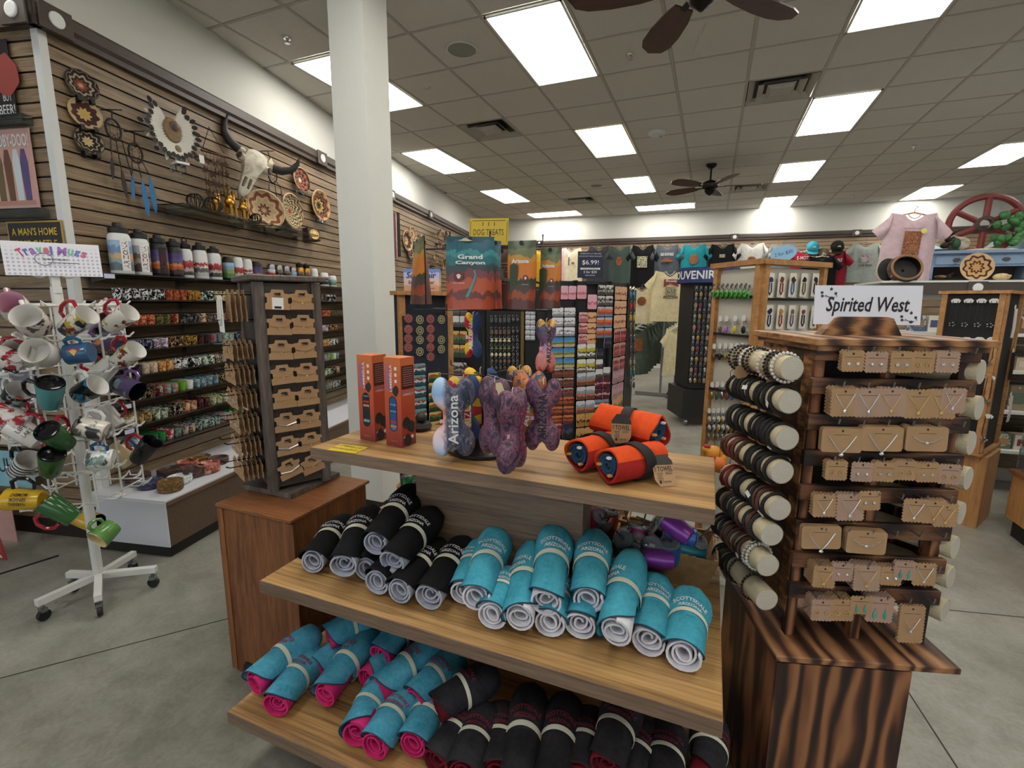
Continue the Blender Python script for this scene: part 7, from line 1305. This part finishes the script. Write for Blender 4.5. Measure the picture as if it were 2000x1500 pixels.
for i, (px, yt, yb, c, lab, pr) in enumerate((
    (1055, 484, 560, 'c89a2c', 'yellow tee at the far left of the back wall', ()), (1088, 484, 556, 'd8a8b0', 'pink tee beside the yellow one on the back wall', ()),
    (1116, 484, 556, 'd2c8ac', 'cream tee with a green cactus on the back wall', (('p', [(-.02, -.1), (.02, -.1), (.02, .12), (-.02, .12)], '2c5a3c', -.08, .62), ('p', ci(.07, .5), '9a5a2c', .1, .58))), (1170, 480, 560, '3a3a3e', 'charcoal tee half behind the price sign', ()), (1211, 480, 555, '3c4a44', 'dark green tee with an orange sun print', (('p', ci(.13, .9), 'print_warm', 0, .6),)),
    (1256, 478, 562, '0f0f11', 'black tee with a square cream print', (('p', SQ(.2, .13), 'print_bone', 0, .6),)), (1304, 477, 556, '474c54', 'slate tee lettered Old Guys Rule with a truck', (('t', 'OLD GUYS RULE', 'white_card', .5, 0, .75, .07), ('p', [(-.22, -.04), (.22, -.04), (.22, .0), (.1, .02), (.06, .06), (-.08, .06), (-.12, .02), (-.22, .0)], 'print_warm', 0, .6))), (1357, 476, 556, '1c7780', 'teal tee with a round red print', (('p', ci(.17, .75), 'print_brown', 0, .62),)),
    (1412, 476, 556, '0f0f11', 'black tee with a small white print, right of the teal tee', (('p', SQ(.1, .04), 'print_bone', .0, .7),)), (1470, 474, 553, 'b4b2ac', 'pale grey tee with a cartoon print', (('p', ci(.14, .4), 'print_warm', 0, .6),)), (1530, 476, 553, '777a7a', 'grey tee behind the blue oval sign', ()), (1692, 474, 552, '878d86', 'grey-green tee with a flag buffalo and Live Free lettering', (('p', ci(.19, .6), 'print_flag', .03, .62), ('t', 'LIVE FREE', 'ink', .4, .02, .43, .05))), (1835, 472, 552, '9ab4b8', 'pale blue tee behind the tortoise statue', ()), (1972, 466, 545, '9ab4b8', 'pale blue tee at the right edge behind the wheel', ()))):
    s0, z1 = bw(px, yt, .12); _, z0 = bw(px, yb, .12); m = frame(BU, (0, 0, 1), BN); m.translation = bp(s0, z0, .1); shirt(m, 'cloth_'+c, .56, (z1-z0), lab, pr, seed=i, thin=.1)
for i, (px, yt, yb, c, lab, pr, o_) in enumerate(((1575, 490, 560, 'a81c34', 'red tee lettered E-Motion laid behind the pine tower', (('t', 'E-MOTION', 'white_card', .6, 0, .8, .1),), .35), (1606, 500, 572, '0f0f11', 'black Scottsdale tee below the olive cap', (('t', 'SCOTTSDALE', 'white_card', .6, 0, .76, .08),), .5), (1626, 490, 566, '7c1726', 'maroon Scottsdale tee below the black cap', (('t', 'SCOTTSDALE', 'white_card', .6, 0, .76, .08),), .3))):
    if c == 'a81c34': rib('cloth_'+c, c, 'b83048', 30)
    s0, z1 = bw(px, yt, o_); _, z0 = bw(px, yb, o_); m = frame(BU, (0, 0, 1), BN); m.translation = bp(s0, z0, o_); shirt(m, 'cloth_'+c, .56, z1-z0, lab, pr, hanger='white_card', seed=i, thin=.1)
for i, px in enumerate((1060, 1100, 1150, 1200, 1240, 1285, 1330, 1380)):
    s0, z0 = bw(px, 640, .12); m = frame(BU, (0, 0, 1), BN); m.translation = bp(s0, 1.0, .1); shirt(m, 'cloth_'+('0f0f11', '3a3a3e', '3c4a44')[i % 3], .56, .75, f'dark tee in the lower row of the back wall, {ORD[i]} from the left', (), seed=i, thin=.1)
def capm(px, py, c, lab):
    s0, z0 = bw(px, py, .35); m = frame(BU, (0, 0, 1), BN); m.translation = bp(s0, z0, .35); t = empty('baseball_cap', m @ Rx(.5)); b = MB(); b.lathe([(.11, -.06), (.115, -.02), (.105, .05), (.07, .1), (.01, .12)], 18); b.obj('crown', c, t, smooth=True)
    b = MB(); b.sheet(lambda u, v: (.1*math.sin((u-.5)*2.4)*(1+.1*v), -.05-.02*v-.02*abs(u-.5), .1*math.cos((u-.5)*2.4)+.09*v*math.cos((u-.5)*2)), 10, 4, th=.006); b.obj('brim', c, t, smooth=True); b = MB(); b.lathe([(.03, 0), (.03, .004)], 12, T(0, .04, .104)); b.obj('patch', 'white_card', t); tag(t, lab, 'cap', 'caps on the back wall')
rib('cap_teal', '2f8aa0', '4aa8bc'); rib('cap_olive', '5a4c38', '76654a'); rib('cap_black', '14140f', '24241e'); capm(1588, 483, 'cap_teal', 'teal baseball cap pegged on the back wall'); capm(1607, 497, 'cap_olive', 'olive baseball cap pegged above the black Scottsdale tee'); capm(1636, 482, 'cap_black', 'black baseball cap pegged above the maroon tee')
q = dep(1530, 495, 2.46); t = empty('oval_sign', T(q.x, q.y, q.z) @ Rz(.3) @ Rx(pi/2)); b = MB(); b.prism(ci(.066, .62), .003); b.obj('card', '8ab8d8', t, Rz(.25)); text('2 for $30', '2a4a7a', .09, t, T(0, 0, .004) @ Rz(.25)); b = MB(); b.cyl((0, -.03, 0), (0, 1.7-q.z, 0), .003, n=6); b.obj('stem', 'clear_plastic', t); tag(t, 'pale blue oval price sign standing on the pine tower', 'sign')
# ---------------------------------------------------------------- shirt rack on the floor
t = empty('shirt_rack', T(2.2, 3.44, 0)); b = MB(); b.box((-.05, 0, .03), (.7, .04, .05)); b.box((.12, .1, .03), (.04, .5, .05)); b.obj('foot', 'steel', t)
for x in (.0, .22): b = MB(); b.box((x, 0, .7), (.035, .035, 1.35)); b.obj('post', 'steel', t)
b = MB(); b.box((-.1, -.2, 1.2), (.03, .9, .03)); b.box((.3, -.1, 1.15), (.03, .7, .03)); b.obj('arm', 'steel', t); b = MB(); b.box((.1, 0, 1.37), (.5, .03, .03)); b.obj('top_bar', 'steel', t); tag(t, 'steel four-way shirt rack standing behind the souvenir spinner', 'rack')
A_ = py_(1252, 740, 3.0); 
for k in range(12):
    m = T(1.85+.035*k, 2.95+.085*k, .4+.035*k) @ Rz(.85) @ Rx(pi/2); shirt(m, 'cloth_4a564c', .52, .72, f'grey-green tee, {ORD[k]} from the front on the shirt rack', ((('p', SQ(.16, .14), 'print_brown', 0, .66),) if k == 0 else ()), 'green tees on the shirt rack', 'white_card', k, .05)
for k in range(7): m = T(2.4+.03*k, 3.05+.085*k, .42+.02*k) @ Rz(.95) @ Rx(pi/2); shirt(m, 'cloth_cfc39c', .46, .72, f'cream tee, {ORD[k]} from the front of the right arm of the shirt rack', (), 'cream tees on the shirt rack', 'white_card', k, .05)
q = py_(1250, 632, 3.0); shirt(T(q.x, q.y, q.z) @ Rz(.3) @ Rx(pi/2), 'cloth_d2c8ac', .4, .55, 'cream tee with an orange desert print hanging at the end of the rack', (('p', ci(.17, .7), 'print_warm', 0, .62),), 'display tees on the shirt rack', 'clear_plastic', 3)
q = py_(1303, 628, 2.9); shirt(T(q.x, q.y, q.z) @ Rz(.3) @ Rx(pi/2), 'cloth_cfc39c', .52, .74, 'large cream Phoenix Arizona tee on top of the rack', (('p', [(-.2, -.02), (0, .06), (.2, -.02), (.2, .13), (-.2, .13)], '8e2c2a', .03, .7), ('t', 'Phoenix', 'white_card', .3, .03, .8, .05), ('p', SQ(.15, .08), 'print_bone', .03, .6), ('t', 'ARIZONA', 'ink', .42, .03, .48, .06)), 'display tees on the shirt rack', 'clear_plastic', 5)
# ---------------------------------------------------------------- partition with the raised display on the right
PP = dep(1745, 548, 4.2); PP.z = 0; ZR = 1.71; mp = frame(BU, (0, 0, 1), BN); mp.translation = PP
def pp(px, py, off=-.2): q = mp.inverted() @ onp(px, py, PP+BN*off, BN); return q
t = empty('partition_wall', mp); struct(t, 'chest-high slat partition with a white ledge on top'); 
b = MB(); b.box((2.5, ZR/2-.02, -.35), (5, ZR-.04, .66)); b.obj('core', 'drywall', t); b = MB(); b.box((2.45, ZR-.008, -.3), (5.1, .016, .7)); b.obj('ledge', 'white_paint', t); b = MB(); b.box((2.45, ZR-.065, .03), (5.1, .095, .03)); o = b.obj('fascia', 'trim_brown', t)
q = pp(1910, 556, .05); b = MB(); b.box((q.x, ZR-.07, .05), (.13, .12, .012)); b.obj('joint_block', 'trim_brown', o); b = MB(); b.lathe([(.036, 0), (.034, .006), (.004, .008)], 18, T(q.x, ZR-.06, .056)); b.obj('medallion', 'white_card', o); b = MB(); b.box((q.x-.01, ZR-.16, .05), (.09, .05, .004)); b.obj('price_holder', 'white_card', o)
b = MB(); b.prism([(0, 0), (.012, 0), (.012, .066), (0, .066)], 4.9); me = b.mesh('slat', 'slat_board')
for k in range(19): put('slat', me, t, frame((0, 0, 1), (0, 1, 0), (-1, 0, 0)) if 0 else T(4.95, .12+k*.0762, 0) @ frame((0, 0, 1), (0, 1, 0), (-1, 0, 0)))
PCOL = ['8a7a64', 'b8aa8c', '6a4a34', '4a5a7a', 'a8865a', 'c8c0b0', '5a6a5a', '7a3a30', 'd8d4c8', '2c2c30', '9a8a9a']
for r, z in enumerate((1.29, 1.0, .68, .36)):
    t = empty('goods_shelf', mp @ T(0, z, 0)); b = MB(); b.box((1.0, -.012, .19), (2.0, .024, .34)); b.obj('board', 'white_paint', t); b = MB(); b.box((.3, -.05, .1), (.02, .06, .18)); b.box((1.6, -.05, .1), (.02, .06, .18)); b.obj('bracket', 'white_paint', t); tag(t, f'white shelf of boxed gifts on the right partition, {ORD[r]} from the top', 'shelf', 'shelves on the right partition')
    x = .06; j = 0
    while x < 1.9:
        w_ = RN.uniform(.09, .17); h_ = RN.uniform(.1, .2); c = RN.choice(PCOL); b = MB(); b.box((0, h_/2, 0), (w_*.93, h_, .12)); nm = 'gift_'+c
        if nm not in MATS: blot(nm, [(.3, c), (.55, c), (.6, 'd8d2c2'), (.7, '4a4038')], 11, rnd=6)
        o = b.obj('gift_box', nm, None, mp @ T(x+w_/2, z+.0005, .25)); 
        b = MB(); b.box((0, h_*.5, .0605), (w_*.7, h_*.45, .001)); b.obj('label_print', PCOL[(j*3+r) % 11], o)
        if r == 0 and j == 1: text('ARIZONA', 'white_card', w_*.8, o, T(0, h_*.2, .062), bold=.02)
        tag(o, f'small boxed gift, {ORD[j]} along the {ORD[r]} shelf of the right partition', 'gift box', 'boxed gifts on the right partition'); x += w_+.01; j += 1
# raised display: tee on a wooden hanger
q = pp(1768, 545, -.12); z1 = pp(1770, 412, -.12).y; o = shirt(mp @ T(q.x, ZR+.005, -.2) @ Rz(-.05), 'cloth_b8a0a4', .42, z1-ZR-.01, 'mauve tee with a brown print on a wooden hanger above the ledge', (('p', SQ(.15, .17), 'print_brown', 0, .55), ('t', 'SOUTHWEST DESERT', '7a5a54', .36, 0, .76)), 'display shirts', 'pine', 2, .08)
b = MB(); b.prism(ci(.022, 1), .002); b.obj('sticker', 'd8cf5a', o, T(.07, .43, .07)) 
# painted wheel with prickly pear
flat('wheel_red', '6e2320', .5, var=.03); blot('pear_green', [(.3, '1c3a1c'), (.6, '3c7a3a')], 10); blot('plaster', [(.3, '9a8c78'), (.6, 'cfc2ac')], 10)
q = pp(1923, 438, -.33); t = empty('wagon_wheel_decor', mp @ T(q.x, q.y, -.33) @ Ry(-.1) @ S(.86, .8, .8)); R_ = .29
b = MB(); b.tube([(R_*math.cos(a), R_*math.sin(a), 0) for a in [k*2*pi/40 for k in range(40)]], .032, 8, closed=True); b.obj('rim', 'wheel_red', t, smooth=True); b = MB(); b.lathe([(.05, -.03), (.085, -.02), (.085, .03), (.05, .04), (.05, -.03)], 20, cap=False); b.obj('hub', '3a201c', t, smooth=True)
for k in range(6): a = k*pi/3+.5; b = MB(); b.cyl((.07*math.cos(a), .07*math.sin(a), 0), (R_*math.cos(a), R_*math.sin(a), 0), .03, .03, 8); b.obj('spoke', 'wheel_red', t)
rn = random.Random(5); 
for k in range(20): x, y = .17+rn.uniform(-.09, .12), -.08+rn.uniform(-.15, .17); b = MB(); b.sph((0, 0, 0), (.036, .046, .024), 10, 6); b.obj('cactus_pad', 'pear_green', t, T(x, y, .04+rn.uniform(0, .03)) @ Rz(rn.uniform(-.8, .8)), smooth=True)
b = MB(); b.sph((.05, -.285, .01), (.26, .03, .07), 14, 6); b.obj('plaster_base', 'plaster', t, smooth=True); b = MB(); b.sph((-.2, -.2, .02), (.11, .08, .04), 12, 8); b.tube([(-.27, -.24, .05), (-.3, -.17, .06), (-.25, -.12, .06), (-.18, -.16, .06)], .016, 6); b.obj('skull_relief', 'plaster', t, smooth=True); tag(t, 'red wagon wheel plaque with green prickly pear pads', 'wall plaque')
# blue dresser miniature
flat('blue_paint', '7c93ad', .6, var=.03); L_ = pp(1815, 491, -.25); R2 = pp(2010, 491, -.25); x0, x1, zt2 = L_.x, R2.x+.05, L_.y; t = empty('blue_dresser', mp @ T(x0, ZR, -.33)); W_ = x1-x0; H_ = zt2-ZR
b = MB(); b.box((W_/2, H_-.012, 0), (W_+.03, .024, .24)); b.obj('top', 'blue_paint', t); b = MB(); b.box((W_/2, H_*.7, -.01), (W_, H_*.42, .19)); b.box((.02, H_*.3, 0), (.04, H_*.58, .2)); b.box((W_-.02, H_*.3, 0), (.04, H_*.58, .2)); b.obj('case', 'blue_paint', t); b = MB(); b.box((W_/2, .012, 0), (W_, .02, .2)); b.box((W_/2, H_*.28, -.09), (W_, H_*.5, .01)); b.obj('lower_shelf', '3a2c24', t)
for k in range(2): b = MB(); b.box((W_*(.27+.46*k), H_*.7, .088), (W_*.4, H_*.3, .012), bev=.003); o = b.obj('drawer', 'blue_paint', t); b = MB(); b.prism([(-.03, 0), (-.015, .015), (.015, .015), (.03, 0), (.012, -.014), (-.012, -.014)], .008); b.obj('pull', '4a4034', o, T(W_*(.27+.46*k), H_*.7, .095))
tag(t, 'distressed pale blue small dresser with two drawers on the ledge', 'dresser')
# basket bowl, star plate, tortoise stack, feather fan, mirror
coil('coil_h', [(0, '3a1e14'), (.6, '5a3020'), (.75, 'c8a880'), (.85, '6a3824')]); coil('coil_star', [(0, 'd0a464'), (.28, '5a2418'), (.42, 'd0a870'), (.66, '5a2418'), (.8, 'd8b888')])
q = pp(1768, 523, .0); t = empty('woven_bowl', mp @ T(q.x, ZR+.1, .0) @ Rx(-.35) @ Rz(.2) @ S(1, 1, .8)); blot('weave_dark', [(.4, '4a2c1c'), (.58, '6a4028'), (.62, 'd0b090')], 60, const=True); b = MB(); b.lathe([(.001, -.1), (.05, -.1), (.11, -.06), (.13, -.01), (.115, .045)], 24, cap=False); b.obj('wall', 'weave_dark', t, smooth=True); b = MB(); b.lathe([(.1, .044), (.1, -.04), (.01, -.05)], 24, cap=False); b.obj('inside', '1c110c', t, smooth=True); b = MB(); b.tube([(.108*math.cos(a), .108*math.sin(a), .047) for a in [k*pi/12 for k in range(24)]], .01, 6, closed=True); b.obj('rim_coil', '8a6440', t); tag(t, 'dark woven bowl tipped forward on the ledge in front of the mauve tee', 'bowl')
q = pp(1918, 517, .0); t = empty('star_basket', mp @ T(q.x, ZR+.115, -.06) @ Rx(-.15)); b = MB(); b.lathe([(.02, -.12), (.5, -.1), (1, .0)], 32, S(.145, .145, .145), cap=False); b.lathe([(.02, -.16), (.5, -.14), (1, -.04)], 32, S(.145, .145, .145), cap=False); 
b2 = MB(); b2.lathe([(.02, -.12), (.5, -.1), (1, 0), (1.0, -.04), (.5, -.14), (.02, -.16)], 32, cap=False); b2.obj('woven_face', 'coil_star', t, S(.118, .118, .118), smooth=True); tag(t, 'round star-pattern basket leaning on the blue dresser', 'basket')
q = pp(1853, 460, -.25); t = empty('tortoise_statue', mp @ T(q.x, zt2+.001, -.27)); b = MB(); b.box((0, .008, 0), (.17, .014, .07)); b.obj('log_base', '2a1e18', t)
for k, (x, y, s_) in enumerate(((-.01, .05, 1), (.01, .1, .8), (.02, .155, .95))): b = MB(); b.sph((x, y, 0), (.036*s_, .03*s_, .03), 10, 6); b.sph((x+.035*s_, y+.012, .01), (.012, .012, .012), 8, 5); b.obj('tortoise', '33261e', t, smooth=True)
b = MB(); b.sph((.075, .06, -.01), (.035, .05, .02), 10, 6); b.obj('leaf', '234a2c', t, smooth=True); tag(t, 'dark statue of three stacked tortoises on the blue dresser', 'statue')
q = pp(1725, 510, .0); t = empty('oval_mirror', mp @ T(q.x+.07, ZR+.1, -.1) @ Rx(-.1)); b = MB(); b.lathe([(1, 0), (1.0, .01), (.02, .012)], 24, S(.075, .1, 1)); b.obj('dark_glass', '1c1a18', t); b = MB(); b.tube([(.078*math.cos(a), .104*math.sin(a), .006) for a in [k*pi/12 for k in range(24)]], .006, 6, closed=True); b.obj('rim', 'b8ac94', t); tag(t, 'dark oval tray with a pale rim beside the mauve tee', 'tray')
q = pp(1965, 532, .0); t = empty('coiled_pouch', mp @ T(q.x, ZR+.03, -.05)); b = MB(); b.sph((0, .0, 0), (.06, .03, .03), 12, 7); b.obj('body', 'coil_d', t, smooth=True); b = MB(); b.sph((.04, .005, .025), (.014, .012, .01), 8, 5); b.obj('clasp', 'b99a6c', t); tag(t, 'small coiled grass pouch at the right of the star basket', 'pouch')
for i, (px, lab) in enumerate(((1845, 'small bead bracelet strip on the dresser shelf'), (1862, 'small dark pottery figure on the dresser shelf'))): q = pp(px, 520, -.2); b = MB(); b.sph((0, .02, 0), (.05 if i == 0 else .02, .016 if i == 0 else .025, .02), 10, 6); b.sph((.02, .045 if i else .02, 0), (.012, .014, .012), 8, 5); tag(b.obj('trinket', 'driftwood' if i == 0 else '2a2420', None, mp @ T(q.x, ZR+.024, -.24), smooth=True), lab, 'trinket')
# ---------------------------------------------------------------- pine necklace stand
mL, wL, AL_, nL = panel_frame(1838, 1962, 3.3, 3.05); mR, wR, AR_, nR = panel_frame(1962, 1992, 3.05, 3.3); t = empty('necklace_stand', T(AR_.x, AR_.y, 0)); off = M.Translation(-V((AR_.x, AR_.y, 0))); _, zt3 = pxy(1900, 572, mL); _, zb3 = pxy(1900, 885, mL)
for m, w_ in ((mL, wL), (mR, wR)):
    b = MB(); b.box((w_/2, (zt3+zb3)/2, -.01), (w_, zt3-zb3, .012)); b.obj('black_panel', '0d0d0f', t, off @ m)
    for x in (.014, w_-.014): b = MB(); b.box((x, (zt3+zb3)/2, 0), (.03, zt3-zb3, .03)); b.obj('post', 'pine', t, off @ m)
    for z in (zt3+.005, zb3): b = MB(); b.box((w_/2, z, 0), (w_+.04, .02, .05)); b.obj('rail', 'pine', t, off @ m)
c_ = (AL_+AR_)/2-nL*.2-AR_; b = MB(); b.box((0, 0, zb3/2-.01), (.4, .36, zb3-.02)); b.obj('base_box', 'pine', t, T(c_.x, c_.y, 0) @ Rz(math.atan2(mL.col[0].y, mL.col[0].x))); tag(t, 'pine-framed black stand of necklaces on a wooden box', 'display stand')
b = MB(); b.prism([(-.02, -.012), (.02, -.012), (.026, .004), (.012, .016), (-.012, .016), (-.026, .004)], .001); ntag = b.mesh('card', 'tag_white'); b = MB(); b.tube([(-.012, 0, .004), (-.016, -.12, .006), (0, -.15, .006), (.016, -.12, .006), (.012, 0, .004)], .0018, 4); nch = b.mesh('cord', '2a2a2c')
b = MB(); 
for k in range(5): b.sph((.014*math.cos(k*1.3), -.155+.012*math.sin(k*1.3), .008), .007, 6, 4)
npd = b.mesh('pendant', 'charm_silver')
for r in range(4):
    for c in range(4):
        a, z = pxy(1868+25*c-4*r, 588+75*r, mL); o = empty('necklace', mL @ T(a, z, .012)); put('card', ntag, o); put('cord', nch, o); put('pendant', npd, o); tag(o, f'black cord necklace, {ORD[c]} along row {NUM[r]} of the pine necklace stand', 'necklace', 'necklaces on the pine stand')
for r in range(3):
    a, z = pxy(1978-4*r, 600+85*r, mR); o = empty('necklace', mR @ T(a, z, .012)); put('card', ntag, o); b = MB()
    for k in range(6): b.tube([(-.03+.012*k, -.01, .006), (-.034+.013*k, -.13, .01), (-.03+.012*k, -.2, .008)], .003, 4)
    b.obj('bead_strands', ('bead_white', '1a1a1c', 'bead_white')[r], o); tag(o, f'bundle of bead necklaces, {ORD[r]} from the top on the side of the pine stand', 'necklace', 'bead bundles on the pine stand')
# ---------------------------------------------------------------- glass counter case at the right edge
t = empty('glass_case', T(4.8, -.62, 0)); b = MB(); b.box((.5, -.6, .27), (1.0, 1.2, .3)); b.obj('wood_base', 'pine', t); b = MB(); b.box((.5, -.6, .06), (.94, 1.14, .12)); b.obj('kick_plate', '14120f', t); b = MB(); b.box((.5, -.6, .43), (1.03, 1.23, .03), bev=.004); b.obj('wood_rim', 'oak_top', t)
b = MB(); b.box((.5, -.6, .449), (.9, 1.1, .006)); b.obj('deck', '2a2824', t)
for x, y, w_, d_ in ((.01, -.6, .008, 1.18), (.99, -.6, .008, 1.18), (.5, -.01, .97, .008), (.5, -1.19, .97, .008)): b = MB(); b.box((x, y, .8), (w_, d_, .68)); b.obj('pane', 'glass', t)
b = MB(); b.box((.5, -.6, 1.144), (1.0, 1.2, .008)); b.obj('pane', 'glass', t); tag(t, 'glass-topped wooden counter case at the right edge', 'display case')
